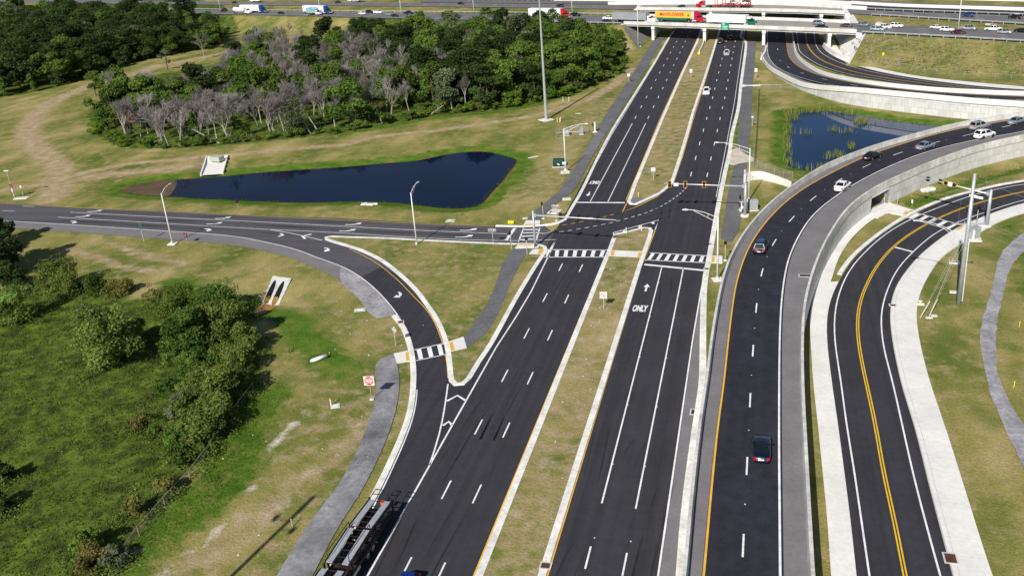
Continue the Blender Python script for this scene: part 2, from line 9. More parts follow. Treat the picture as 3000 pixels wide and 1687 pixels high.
PTS={"lamp1":[-75.74,6.19],"lamp2":[-27.57,7.79],"lamp3":[-9.73,54.46],"lamp3b":[-6.73,39.68],"lamp4":[28.92,34.2],"lamp5":[24.77,-4.46],"highmast":[-24.2,102.69],"padhm":[-24.25,100.87],"trans":[57.18,-10.6],"sigL":[-6.13,7.83],"sigL_tip":[8.4,4.65],"sigL_h1":[-1.11,6.37],"sigL_h2":[2.13,6.04],"sigL_h3":[5.45,5.36],"sigL_root":[-5.3,6.49],"sigR":[28.36,25.04],"sigR_tip":[14.1,25.46],"sigR_h1":[15.02,25.06],"sigR_h2":[18.0,24.78],"sigR_h3":[21.29,24.27],"sigR_root":[28.01,23.9],"sigR_sgn":[16.15,24.86],"sigF":[66.9,21.06],"sigF_root":[66.28,20.38],"sigF_tip":[56.57,30.78],"sigF_h1":[62.08,24.0],"sigF_h2":[60.7,25.18],"sigF_h3":[60.5,27.33],"sigF_h4":[59.12,28.86],"sigF_sgn":[61.44,25.06],"dne":[-14.89,-45.18],"noturn":[9.38,-16.53],"diamond":[-17.15,-30.75],"ow1":[-13.65,8.19],"ow2":[-5.2,21.48],"ped1":[-10.03,6.57],"ped2":[-6.65,3.94],"ped3":[-7.88,22.58],"ped4":[25.66,3.37],"ped5":[52.42,32.26],"ped6":[65.45,21.53],"sp1":[10.35,154.39],"sp2":[29.63,152.55],"sp3":[9.88,47.29],"sp4":[-8.28,151.05],"shield":[29.11,91.42],"cab_green":[-11.92,57.91],"compound":[-14.16,85.94],"compA":[-17.64,83.32],"compB":[-10.74,84.17],"compC":[-10.52,89.41],"compD":[-17.49,88.97],"elpost":[-8.77,88.29],"box1":[-15.41,85.6],"box2":[-12.44,85.85],"posts1":[-20.7,100.17],"posts2":[-19.95,99.67],"posts3":[-20.0,101.03],"wp1":[-24.14,125.93],"wp2":[-22.36,125.75],"cabR":[29.7,28.59],"cabF":[63.88,15.4],"cabF2":[63.72,15.06],"hydrant":[52.19,-11.28],"guy1":[51.53,-15.95],"guy2":[52.72,-15.37],"gbox1":[52.71,-15.59],"gbox2":[53.42,-14.91],"pb1":[59.29,4.72],"pb2":[57.29,-6.67],"yel1":[63.13,-17.38],"yel2":[58.93,-33.62],"msign1":[-134.46,33.24],"msign2":[-133.98,35.37],"mpad":[-132.91,33.47],"msign3":[-72.55,6.22],"gsign":[-82.4,6.87],"msign4":[-73.01,26.02],"pipe":[-26.18,-35.93],"opost":[-19.39,-47.22],"opad":[-18.89,-47.16],"stake":[-13.39,-69.86],"slab1":[-27.05,-19.68],"slab2":[-30.18,8.2],"slab3":[-25.48,21.09],"slab4":[-11.41,22.81],"slab5":[-5.79,34.7],"slab6":[-6.61,26.93],"rip":[-45.94,31.06],"grateR":[23.98,-43.51],"grate2":[46.94,-65.56],"grate3":[48.58,-12.27],"grate4":[-19.06,-23.6],"grate5":[12.53,-71.88],"grateramp":[37.12,-10.51],"grate6":[22.98,-0.53],"ysign":[56.86,31.04],"wpost":[54.34,30.5],"rock":[60.91,40.31],"yhill":[67.4,171.98],"sfence1":[64.15,165.77],"sfence0":[62.74,186.29],"mist":[-16.73,109.74],"lw1":[-19.43,65.74],"yelbox":[-13.38,19.89],"il1":[-279.31,375.09],"il2":[-195.79,334.41],"il3":[-140.05,307.88],"il4":[-102.83,307.93],"il5":[-48.8,276.43],"il6":[-13.55,220.01],"il7":[91.72,192.08],"gpost1":[8.19,35.78],"wstk1":[8.52,15.01],"wstk2":[11.02,16.33],"bsign":[18.27,213.53],"slipA":[-43.7,4.87],"slipB":[-23.09,-13.76],"ra1":[-106.59,17.65],"ra2":[-73.17,14.19],"la1":[-106.43,24.61],"la2":[-106.82,21.28],"la3":[-73.52,21.06],"la4":[-73.53,17.76],"la5":[-43.92,18.36],"la6":[-43.63,14.78],"la7":[-20.21,16.03],"la8":[-19.99,12.53],"st1":[14.55,-8.21],"only1":[14.45,-15.92],"st2":[-1.91,37.77],"only2":[-1.98,45.72],"crash":[10.41,200.61],"dbird":[34.97,-44.53]}
SHRUBS=[[-55.85,-42.68,9.36,8.72,0],[-56.57,-32.6,2.51,3.41,0],[-44.2,-38.77,7.59,7.56,1],[-41.93,-35.36,7.74,6.68,2],[-54.52,-25.11,7.06,4.62,3],[-48.69,-24.61,8.42,4.59,3],[-60.72,-21.7,5.21,2.5,4],[-70.3,-17.75,4.99,2.12,4],[-83.68,-19.31,7.25,4.98,2],[-78.65,-19.47,5.44,4.24,2],[-74.61,-18.08,3.92,3.3,3],[-90.3,-19.27,5.33,5.74,3],[-80.49,-31.2,6.71,5.77,0],[-37.21,-36.09,4.36,5.22,2],[-43.85,-26.05,3.54,3.02,3],[-35.69,-42.34,5.2,4.08,2],[-39.81,-43.62,6.06,3.31,1],[-114.06,4.99,3.14,4.96,3],[-110.92,-1.34,5.04,6.92,3],[-103.6,-11.42,7.1,7.55,3],[-33.11,-51.25,6.17,5.52,2],[-31.28,-57.85,5.51,3.9,2],[-37.17,-52.99,3.07,3.51,5],[-37.17,-56.89,2.35,2.54,1],[-29.41,-67.14,2.39,2.01,4],[-30.21,-71.37,2.57,2.29,4],[-29.71,-59.85,2.25,1.76,1],[-31.92,-77.65,3.2,2.67,3],[-29.69,-79.59,3.74,2.16,4],[-27.7,-78.34,2.51,2.02,5],[-49.96,-67.82,2.21,2.78,3],[-32.8,-46.99,4.19,3.79,2],[-40.26,-55.81,3.18,1.84,4],[-45.91,-73.0,2.78,2.51,3]]
CARS=[('suv', 'darkblue', -274.31, 371.71, 5.9, -23.9, 'dark blue SUV half hidden by the dense wood beside a light pole', 'car'),
('sedan', 'maroon', -271.61, 365.33, 5.9, -23.9, 'dark red car peeping out beside the dense wood', 'car'),
('sedan', 'navy', -221.41, 339.3, 5.9, -23.9, 'dark sedan alone between the two blue trucks on the near highway lanes', 'car'),
('suv', 'white', -164.5, 317.22, 5.9, -25.8, 'white SUV behind the white pickup on the near highway lanes, left of the grove', 'car'),
('suv', 'black', -163.12, 323.2, 5.9, -25.8, 'dark off-road vehicle towed behind a white pickup', 'car'),
('pickup', 'white', -156.81, 319.2, 5.9, -25.8, 'white pickup truck towing a dark vehicle on the near highway lanes', 'pickup'),
('hatch', 'bluegrey', -147.28, 308.89, 5.9, -25.8, 'pale blue hatchback beside a black sedan, behind the grove crowns', 'car'),
('sedan', 'black', -140.99, 301.43, 5.9, -24.6, 'black sedan beside a pale blue hatchback, just above the grove crowns', 'car'),
('pickup', 'darkblue', -137.02, 309.87, 5.9, -24.6, 'dark blue pickup right of the light pole, above the grove', 'pickup'),
('suv', 'black', -46.39, 271.66, 5.9, -24.6, 'black car right ahead of the red tractor truck', 'car'),
('pickup', 'white', -29.69, 255.27, 5.9, -26.7, 'white pickup half hidden behind the grey box trailer', 'pickup'),
('sedan', 'black', -29.12, 246.88, 5.9, -26.7, 'black sedan at the left end of the bridge parapet', 'car'),
('suv', 'silverblue', 50.69, 216.97, 5.9, -29.2, 'grey SUV on the bridge side by side with a black sedan', 'car'),
('sedan', 'black', 51.17, 207.79, 5.9, -29.2, 'black sedan on the bridge next to a grey SUV', 'car'),
('sedan', 'grey', 59.31, 208.24, 5.9, -29.2, 'dark grey sedan alone at the right end of the bridge', 'car'),
('hatch', 'silverblue', 64.76, 208.94, 5.9, -29.2, 'pale blue hatchback just past the bridge joint', 'car'),
('van', 'paleblue', 68.22, 197.4, 5.9, -34.0, 'pale blue minivan beside the white utility truck with a beige load', 'minivan'),
('utility', 'white', 70.47, 201.35, 5.9, -34.0, 'white utility truck with a beige load behind the minivan', 'truck'),
('suv', 'white', 74.8, 203.17, 5.9, -34.0, 'white SUV right ahead of the utility truck with the beige load', 'car'),
('sedan', 'white', 86.13, 196.5, 5.9, -34.0, 'white crossover at the back of the right hand cluster, behind a white SUV', 'car'),
('suv', 'white', 88.21, 190.57, 5.9, -32.6, 'white SUV left of the dark red car on the highway', 'car'),
('sedan', 'darkred', 90.55, 185.05, 5.9, -32.6, 'dark red car behind the light pole on the right of the highway', 'car'),
('pickup', 'silver', 94.54, 191.69, 5.9, -32.6, 'silver pickup with a black bed right of the light pole', 'pickup'),
('utility', 'white', 101.31, 188.4, 5.9, -32.6, 'white service truck with green side lockers and ladder rack', 'truck'),
('suv', 'silver', 102.93, 181.37, 5.9, -32.6, 'silver white SUV beside the service truck with ladder rack', 'car'),
('sedan', 'black', 108.07, 183.08, 5.9, -38.9, 'black car at the right edge of the near highway lanes', 'car'),
('sedan', 'black', -293.02, 415.91, 5.9, 156.7, 'black sedan left of the first white box truck on the far highway lanes', 'car'),
('sedan', 'navy', -207.03, 382.82, 5.9, 156.7, 'dark sedan just left of the second white box truck on the far highway lanes', 'car'),
('sedan', 'black', -119.8, 342.21, 5.9, 155.4, 'black sedan above the middle of the grove on the far highway lanes', 'car'),
('hatch', 'black', -60.9, 310.03, 5.9, 154.1, 'black hatchback above the red tractor on the far highway lanes', 'car'),
('hatch', 'black', -2.4, 283.37, 5.9, 156.7, 'black hatchback ahead of the red car transporter on the far bridge', 'car'),
('suv', 'blue', 100.02, 222.06, 5.9, 138.7, 'blue SUV right of the tall light pole on the far highway lanes', 'car'),
('suv', 'black', 112.66, 212.6, 5.9, 138.7, 'black SUV with a white roof at the right edge of the far lanes', 'car'),
('pickup', 'white', 16.19, 132.17, 0, 90.0, 'white pickup truck driving up the right carriageway beside the median', 'pickup'),
('pickup', 'silver', 19.78, 195.91, 0, 90.0, 'pale silver pickup truck just leaving the bridge shadow', 'pickup'),
('pickup', 'black', 16.55, 222.17, 0, 90.0, 'black pickup at the bridge shadow edge beside the median kerb', 'pickup'),
('sedan', 'black', 20.1, 230.3, 0, 90.0, 'black car in the shadow under the bridge', 'car'),
('coupe', 'navymet', 31.09, -56.21, 3.5, 89.2, 'dark blue sports coupe with round red tail lights, nearest on the ramp', 'car'),
('suv', 'blackblue', 31.04, -0.83, 3.5, 81.8, 'black SUV with a blue tinted roof on the curve of the ramp', 'car'),
('sedan', 'white', 45.0, 30.35, 3.5, 64.9, 'white sedan on the ramp above the pedestrian opening', 'car'),
('sedan', 'black', 51.93, 49.99, 3.5, 52.0, 'black sedan with a red tail light beside the yellow line on the ramp', 'car'),
('sedan', 'silverblue', 62.54, 57.21, 3.5, 46.2, 'silver blue sedan in mid curve of the ramp', 'car'),
('suv', 'white', 74.86, 65.52, 3.5, 38.3, 'white crossover with black wheels in the outer ramp lane', 'car'),
('suv', 'silver', 75.3, 72.71, 3.5, 37.8, 'silver grey SUV beside the white crossover on the ramp', 'car'),
('sedan', 'silverblue', 83.36, 76.86, 3.5, 44.1, 'silver sedan at the right edge on the ramp', 'car'),
('hatch', 'vividblue', 1.2, -77.52, 0, -90.0, 'bright blue car cut by the bottom edge, beside the car transporter', 'car')]
TRUCKS=[('semi', 'blue', 'white', -245.26, 353.49, 5.9, -23.9, 'semi truck with blue cab and white trailer behind the white tanker truck'),
('tanker', 'white', 'white', -249.66, 350.15, 5.9, -23.9, 'white bulk tanker truck in front of the first blue semi truck'),
('semi', 'blue', 'white', -195.58, 331.29, 5.9, -25.8, 'semi truck with blue cab and white trailer behind the truck with the painted mural'),
('boxtruck', 'white', 'mural', -194.83, 325.22, 5.9, -25.8, 'box truck with a blue mural of colourful food on its side'),
('semi', 'red', 'white', -56.84, 267.96, 5.9, -24.6, 'semi truck with red cab and white trailer half hidden by the grove'),
('semi_day', 'white', 'greybox', -17.42, 243.24, 5.9, -26.7, 'semi truck with white cab and grey slatted trailer at the left end of the bridge'),
('semi_moving', 'red', 'yellow', 0.95, 238.91, 5.9, -26.7, 'moving van semi with yellow and green lettered trailer and red cab on the bridge'),
('semi_day', 'green', 'white', 20.81, 223.53, 5.9, -29.2, 'semi truck with white and green cab and plain white trailer on the bridge'),
('boxtruck', 'white', 'white', -276.61, 414.22, 5.9, 156.7, 'white box truck at the top edge, left one on the far highway lanes'),
('boxtruck', 'white', 'white', -196.26, 383.0, 5.9, 156.7, 'white box truck at the top edge, right one on the far highway lanes'),
('carrier', 'red', 'red', 16.2, 277.24, 5.9, 156.7, 'red car transporter loaded with white cars on the far bridge')]

# ------------------------------------------------------------------ camera, light, sky
cd=bpy.data.cameras.new('camera'); cam=bpy.data.objects.new('camera',cd); col.objects.link(cam); sc.camera=cam
YAW,PITCH,ROLL=-0.2724,0.3982,-0.0787
fw=Vector((math.sin(YAW)*math.cos(PITCH),math.cos(YAW)*math.cos(PITCH),-math.sin(PITCH)))
r0=Vector((math.cos(YAW),-math.sin(YAW),0)); u0=r0.cross(fw)
rt=math.cos(ROLL)*r0+math.sin(ROLL)*u0; up=-math.sin(ROLL)*r0+math.cos(ROLL)*u0
M=Matrix(((rt.x,up.x,-fw.x,29.4373),(rt.y,up.y,-fw.y,-136.2923),(rt.z,up.z,-fw.z,55.2352),(0,0,0,1)))
cam.matrix_world=M
cd.sensor_width=36; cd.lens=36*2710.7/3000; cd.clip_start=1; cd.clip_end=6000
sc.view_settings.view_transform='Standard'; sc.view_settings.look='None'; sc.view_settings.exposure=0; sc.view_settings.gamma=1
SAZ,SEL=R(190.5),R(36)
w=bpy.data.worlds.new('World'); sc.world=w; w.use_nodes=True
nt=w.node_tree; bg=nt.nodes['Background']; sky=nt.nodes.new('ShaderNodeTexSky'); sky.sky_type='NISHITA'
sky.sun_disc=False; sky.sun_elevation=SEL; sky.sun_rotation=SAZ; sky.air_density=1; sky.dust_density=.6
nt.links.new(sky.outputs[0],bg.inputs[0]); bg.inputs[1].default_value=.064
sl=bpy.data.lights.new('sun','SUN'); sl.energy=5.0; sl.angle=R(.5); sl.color=(1,.955,.88)
so=bpy.data.objects.new('sun',sl); col.objects.link(so)
sd=Vector((-math.sin(SAZ)*math.cos(SEL),-math.cos(SAZ)*math.cos(SEL),-math.sin(SEL)))
so.rotation_euler=sd.to_track_quat('-Z','Y').to_euler(); so.location=(0,-60,120)
sc.cycles.max_bounces=5; sc.cycles.diffuse_bounces=2; sc.cycles.glossy_bounces=2; sc.cycles.transmission_bounces=2; sc.cycles.transparent_max_bounces=4
# ------------------------------------------------------------------ materials
MAT={}
def mat(name,rgb,rough=.8,metal=0,spec=.3,noise=None,coat=0,bump=None,streak=None,spots=None):
    """plain principled with a procedural colour variation; noise=(scale,amount) list in world metres"""
    if name in MAT: return MAT[name]
    m=bpy.data.materials.new(name); m.use_nodes=True; n=m.node_tree; b=n.nodes['Principled BSDF']
    b.inputs['Roughness'].default_value=rough; b.inputs['Metallic'].default_value=metal
    b.inputs['Specular IOR Level'].default_value=spec
    if coat: b.inputs['Coat Weight'].default_value=coat; b.inputs['Coat Roughness'].default_value=.05
    c=(*rgb,1)
    geo=n.nodes.new('ShaderNodeNewGeometry')
    if not noise: noise=[(1.5,.08)]
    cur=n.nodes.new('ShaderNodeRGB'); cur.outputs[0].default_value=c; cur=cur.outputs[0]
    for i,(s,a) in enumerate(noise):
        t=n.nodes.new('ShaderNodeTexNoise'); t.inputs['Scale'].default_value=s; t.inputs['Detail'].default_value=4
        if streak:
            mp=n.nodes.new('ShaderNodeMapping'); mp.inputs['Scale'].default_value=streak if i==0 else (1,1,1)
            n.links.new(geo.outputs['Position'],mp.inputs[0]); n.links.new(mp.outputs[0],t.inputs['Vector'])
        else: n.links.new(geo.outputs['Position'],t.inputs['Vector'])
        mr=n.nodes.new('ShaderNodeMapRange'); mr.inputs[1].default_value=.3; mr.inputs[2].default_value=.7
        mr.inputs[3].default_value=1-a; mr.inputs[4].default_value=1+a; n.links.new(t.outputs['Fac'],mr.inputs[0])
        mx=n.nodes.new('ShaderNodeVectorMath'); mx.operation='SCALE'; n.links.new(cur,mx.inputs[0]); n.links.new(mr.outputs[0],mx.inputs['Scale']); cur=mx.outputs[0]
    n.links.new(cur,b.inputs['Base Color'])
    if bump:
        t=n.nodes.new('ShaderNodeTexNoise'); t.inputs['Scale'].default_value=bump[0]; n.links.new(geo.outputs['Position'],t.inputs['Vector'])
        bp=n.nodes.new('ShaderNodeBump'); bp.inputs['Strength'].default_value=bump[1]; bp.inputs['Distance'].default_value=.05
        n.links.new(t.outputs['Fac'],bp.inputs['Height']); n.links.new(bp.outputs[0],b.inputs['Normal'])
    MAT[name]=m; return m
def N(m,kind,**kw):
    nd=m.node_tree.nodes.new(kind)
    for k,v in kw.items(): setattr(nd,k,v)
    return nd
asph_new=mat('asphalt_new',(.043,.041,.05),.85,spec=.25,noise=[(.8,.17),(.18,.12),(1.1,.1),(9,.25)],streak=(1.5,.008,1))
asph_lane=mat('asphalt_ramp',(.028,.028,.04),.85,spec=.25,noise=[(.5,.22),(1.2,.14),(9,.2)])
asph_old=mat('asphalt_old',(.1,.096,.108),.9,spec=.2,noise=[(.25,.16),(1.5,.1),(12,.14)],streak=(.05,1.6,1))
asph_sh=mat('asphalt_shoulder',(.21,.198,.205),.9,spec=.2,noise=[(.3,.1),(2.5,.08),(12,.1)])
asph_path=mat('asphalt_path',(.155,.152,.162),.9,spec=.2,noise=[(.2,.14),(1.6,.12),(14,.16)])
asph_scuff=mat('asphalt_scuffed',(.34,.33,.35),.9,spec=.2,noise=[(.35,.25),(1.8,.25),(9,.15)])
asph_light=mat('asphalt_pale',(.2,.195,.205),.9,spec=.2,noise=[(.4,.12),(3,.12)])
conc=mat('concrete_new',(.82,.8,.765),.85,spec=.2,noise=[(.25,.08),(2.2,.06),(9,.05)])
conc_k=mat('concrete_kerb',(.82,.8,.76),.85,spec=.2,noise=[(.4,.16),(2.5,.16),(9,.1)])
conc_o=mat('concrete_weathered',(.62,.61,.58),.85,spec=.2,noise=[(.3,.2),(1.5,.16),(5,.12)])
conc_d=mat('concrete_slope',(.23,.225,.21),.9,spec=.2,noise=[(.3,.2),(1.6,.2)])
white_p=mat('paint_white',(.88,.88,.88),.7,noise=[(.5,.14),(2.5,.12),(9,.14)])
yellow_p=mat('paint_yellow',(.85,.48,.06),.7,noise=[(.8,.1),(6,.1)])
yellow_b=mat('paint_yellow_bright',(.85,.52,.03),.7,noise=[(.8,.1),(6,.1)])
tact_m=mat('tactile_yellow',(.78,.45,.06),.7,noise=[(3,.1)])
steel=mat('steel_galvanised',(.5,.53,.56),.45,metal=.4,noise=[(1,.1)])
alu=mat('aluminium',(.68,.68,.68),.4,metal=.3,noise=[(1,.05)])
white_m=mat('white_paint_metal',(.78,.78,.78),.4,noise=[(1,.05)])
black_m=mat('black_plastic',(.012,.012,.014),.5)
dark_m=mat('dark_steel',(.035,.03,.033),.55,noise=[(2,.3)])
rust_m=mat('rusty_iron',(.12,.045,.03),.8,noise=[(3,.3)])
glass_m=mat('tinted_glass',(.01,.013,.018),.06,spec=.7)
tyre_m=mat('tyre_rubber',(.015,.015,.016),.85)
rim_m=mat('wheel_rim',(.45,.45,.47),.35,metal=.7)
red_l=mat('red_lens',(.55,.01,.02),.2,spec=.5)
white_l=mat('clear_lens',(.75,.75,.78),.12,spec=.6)
red_s=mat('sign_red',(.6,.01,.03),.5); white_s=mat('sign_white',(.84,.83,.83),.5); maroon_s=mat('sign_maroon',(.16,.015,.05),.5)
green_s=mat('sign_green',(.0,.28,.17),.5); blue_s=mat('sign_blue',(.06,.25,.6),.5); black_s=mat('sign_black',(.02,.02,.022),.5)
yel_s=mat('sign_yellow',(.85,.72,.02),.5); org_s=mat('sign_orange',(.8,.12,.03),.5)
green_box=mat('utility_green',(.01,.06,.055),.5,noise=[(2,.1)]); grey_box=mat('cabinet_grey',(.36,.38,.4),.5,noise=[(2,.08)])
tan_box=mat('box_greenish',(.42,.45,.38),.7,noise=[(2,.06)])
bark=mat('bark',(.11,.09,.07),.9,noise=[(2,.3)]); bark_pale=mat('bark_pale',(.34,.31,.29),.9,noise=[(2,.25)])
sand_m=mat('sand',(.62,.55,.46),.95,noise=[(.5,.15),(3,.15)])
orange_w=mat('rusty_water',(.36,.19,.035),.3,noise=[(.6,.2)])
brown_w=mat('shallow_silt',(.13,.085,.045),.5,noise=[(.25,.25),(2,.1)])
wood_m=mat('wood_post',(.4,.34,.27),.9,noise=[(3,.2)])
def wall_material():
    m=bpy.data.materials.new('wall_panels'); m.use_nodes=True; n=m.node_tree; b=n.nodes['Principled BSDF']; b.inputs['Roughness'].default_value=.85; b.inputs['Specular IOR Level'].default_value=.2
    uv=N(m,'ShaderNodeUVMap'); br=N(m,'ShaderNodeTexBrick'); br.inputs['Scale'].default_value=1
    br.inputs['Color1'].default_value=(.7,.695,.68,1); br.inputs['Color2'].default_value=(.55,.55,.54,1); br.inputs['Mortar'].default_value=(.36,.36,.36,1)
    br.inputs['Brick Width'].default_value=1.7; br.inputs['Row Height'].default_value=1.5; br.inputs['Mortar Size'].default_value=.03; br.inputs['Bias'].default_value=-.35
    n.links.new(uv.outputs[0],br.inputs['Vector'])
    t=N(m,'ShaderNodeTexNoise'); t.inputs['Scale'].default_value=.6; t.inputs['Detail'].default_value=5
    mx=N(m,'ShaderNodeMix',data_type='RGBA',blend_type='MULTIPLY'); mx.inputs['Factor'].default_value=.35
    cr=N(m,'ShaderNodeValToRGB'); cr.color_ramp.elements[0].position=.3; cr.color_ramp.elements[0].color=(.6,.6,.58,1); cr.color_ramp.elements[1].position=.65
    g=N(m,'ShaderNodeNewGeometry'); n.links.new(g.outputs['Position'],t.inputs['Vector']); n.links.new(t.outputs['Fac'],cr.inputs[0])
    n.links.new(br.outputs['Color'],mx.inputs[6]); n.links.new(cr.outputs[0],mx.inputs[7]); n.links.new(mx.outputs[2],b.inputs['Base Color'])
    return m
wall_m=wall_material()
def water_material(name,rgb,rough=.08,spec=.35):
    m=bpy.data.materials.new(name); m.use_nodes=True; n=m.node_tree; b=n.nodes['Principled BSDF']
    b.inputs['Roughness'].default_value=rough; b.inputs['IOR'].default_value=1.33; b.inputs['Specular IOR Level'].default_value=spec
    g=N(m,'ShaderNodeNewGeometry'); t=N(m,'ShaderNodeTexNoise'); t.inputs['Scale'].default_value=.05; t.inputs['Detail'].default_value=4
    n.links.new(g.outputs['Position'],t.inputs['Vector']); cr=N(m,'ShaderNodeValToRGB')
    cr.color_ramp.elements[0].position=.35; cr.color_ramp.elements[0].color=(rgb[0]*.6,rgb[1]*.6,rgb[2]*.55,1); cr.color_ramp.elements[1].position=.65; cr.color_ramp.elements[1].color=(*rgb,1)
    n.links.new(t.outputs['Fac'],cr.inputs[0]); n.links.new(cr.outputs[0],b.inputs['Base Color'])
    t2=N(m,'ShaderNodeTexNoise'); t2.inputs['Scale'].default_value=2.5; t2.inputs['Detail'].default_value=3; n.links.new(g.outputs['Position'],t2.inputs['Vector'])
    bp=N(m,'ShaderNodeBump'); bp.inputs['Strength'].default_value=.04; bp.inputs['Distance'].default_value=.03; n.links.new(t2.outputs['Fac'],bp.inputs['Height']); n.links.new(bp.outputs[0],b.inputs['Normal'])
    return m
water1=water_material('pond_water',(.003,.009,.04),.04,.1); water2=water_material('pond_water_blue',(.003,.028,.105),.02,.22)
def ground_material():
    m=bpy.data.materials.new('grass'); m.use_nodes=True; n=m.node_tree; L=n.links; b=n.nodes['Principled BSDF']; b.inputs['Roughness'].default_value=.95; b.inputs['Specular IOR Level'].default_value=.064
    g=N(m,'ShaderNodeNewGeometry')
    def noise(s,d=5,st=None,r=.55):
        t=N(m,'ShaderNodeTexNoise'); t.inputs['Scale'].default_value=s; t.inputs['Detail'].default_value=d; t.inputs['Roughness'].default_value=r
        if st:
            mp=N(m,'ShaderNodeMapping'); mp.inputs['Scale'].default_value=st; mp.inputs['Rotation'].default_value=(0,0,.5); L.new(g.outputs['Position'],mp.inputs[0]); L.new(mp.outputs[0],t.inputs['Vector'])
        else: L.new(g.outputs['Position'],t.inputs['Vector'])
        return t.outputs['Fac']
    def ramp(f,*st):
        c=N(m,'ShaderNodeValToRGB'); e=c.color_ramp.elements
        while len(e)<len(st): e.new(.5)
        for i,(p,cc) in enumerate(st): e[i].position=p; e[i].color=(*cc,1) if len(cc)==3 else cc
        L.new(f,c.inputs[0]); return c.outputs[0]
    def mix(f,a,bb,mode='MIX'):
        x=N(m,'ShaderNodeMix',data_type='RGBA',blend_type=mode)
        if isinstance(f,float): x.inputs[0].default_value=f
        else: L.new(f,x.inputs[0])
        L.new(a,x.inputs[6]); L.new(bb,x.inputs[7]); return x.outputs[2]
    def attr(nm):
        a=N(m,'ShaderNodeAttribute'); a.attribute_name=nm; return a.outputs['Fac']
    def math_(op,a,bv):
        x=N(m,'ShaderNodeMath',operation=op,use_clamp=True); L.new(a,x.inputs[0])
        if isinstance(bv,float): x.inputs[1].default_value=bv
        else: L.new(bv,x.inputs[1])
        return x.outputs[0]
    mown=ramp(noise(.09,7,(1,.45,1)),(.3,(.1,.145,.026)),(.44,(.195,.205,.052)),(.565,(.31,.275,.092)),(.7,(.47,.375,.18)))
    mown=mix(math_('MULTIPLY',ramp(noise(.45,6),(.5,(0,0,0)),(.68,(1,1,1))),.75),mown,ramp(noise(3,3),(.3,(.46,.35,.19)),(.7,(.36,.27,.13))))
    mown=mix(math_('MULTIPLY',ramp(noise(.16,5),(.52,(0,0,0)),(.66,(1,1,1))),.6),mown,ramp(noise(2,3),(.3,(.085,.135,.02)),(.7,(.14,.175,.033))))
    bare=ramp(noise(.7,8,None,.7),(.635,(0,0,0)),(.69,(1,1,1))); mown=mix(math_('MULTIPLY',bare,.75),mown,ramp(noise(5,2),(.3,(.42,.33,.23)),(.7,(.58,.5,.4))))
    lush=ramp(noise(.3,6),(.3,(.06,.125,.012)),(.52,(.105,.18,.022)),(.72,(.2,.215,.05)))
    field=ramp(noise(.35,8,None,.62),(.3,(.028,.028,.014)),(.42,(.06,.08,.017)),(.54,(.105,.155,.023)),(.7,(.19,.235,.04)))
    dirt=ramp(noise(.4,7),(.3,(.32,.245,.12)),(.5,(.42,.32,.19)),(.72,(.55,.44,.32)))
    brk=noise(.5,6)
    def soft(a):  # ragged edge for a mask
        x=N(m,'ShaderNodeMath',operation='ADD'); L.new(attr(a),x.inputs[0]); y=N(m,'ShaderNodeMath',operation='MULTIPLY_ADD'); L.new(brk,y.inputs[0]); y.inputs[1].default_value=1.1; y.inputs[2].default_value=-.55; L.new(y.outputs[0],x.inputs[1])
        return ramp(x.outputs[0],(.33,(0,0,0)),(.67,(1,1,1)))
    c=mix(soft('lush'),mown,lush); c=mix(soft('field'),c,field); c=mix(soft('dirt'),c,dirt); c=mix(soft('sandy'),c,ramp(noise(2.5,5),(.3,(.5,.42,.33)),(.7,(.74,.68,.58))))
    orange=ramp(noise(.8,4),(.3,(.2,.12,.02)),(.7,(.33,.19,.04))); c=mix(soft('rim'),c,orange)
    grain=ramp(noise(4.5,4,None,.7),(.28,(.55,.55,.55)),(.5,(1,1,1)),(.75,(1.35,1.35,1.3)))
    c=mix(.75,c,grain,'MULTIPLY'); L.new(c,b.inputs['Base Color'])
    bp=N(m,'ShaderNodeBump'); bp.inputs['Strength'].default_value=.6; bp.inputs['Distance'].default_value=.25; L.new(noise(3,5,None,.7),bp.inputs['Height']); L.new(bp.outputs[0],b.inputs['Normal'])
    return m
grass=ground_material()
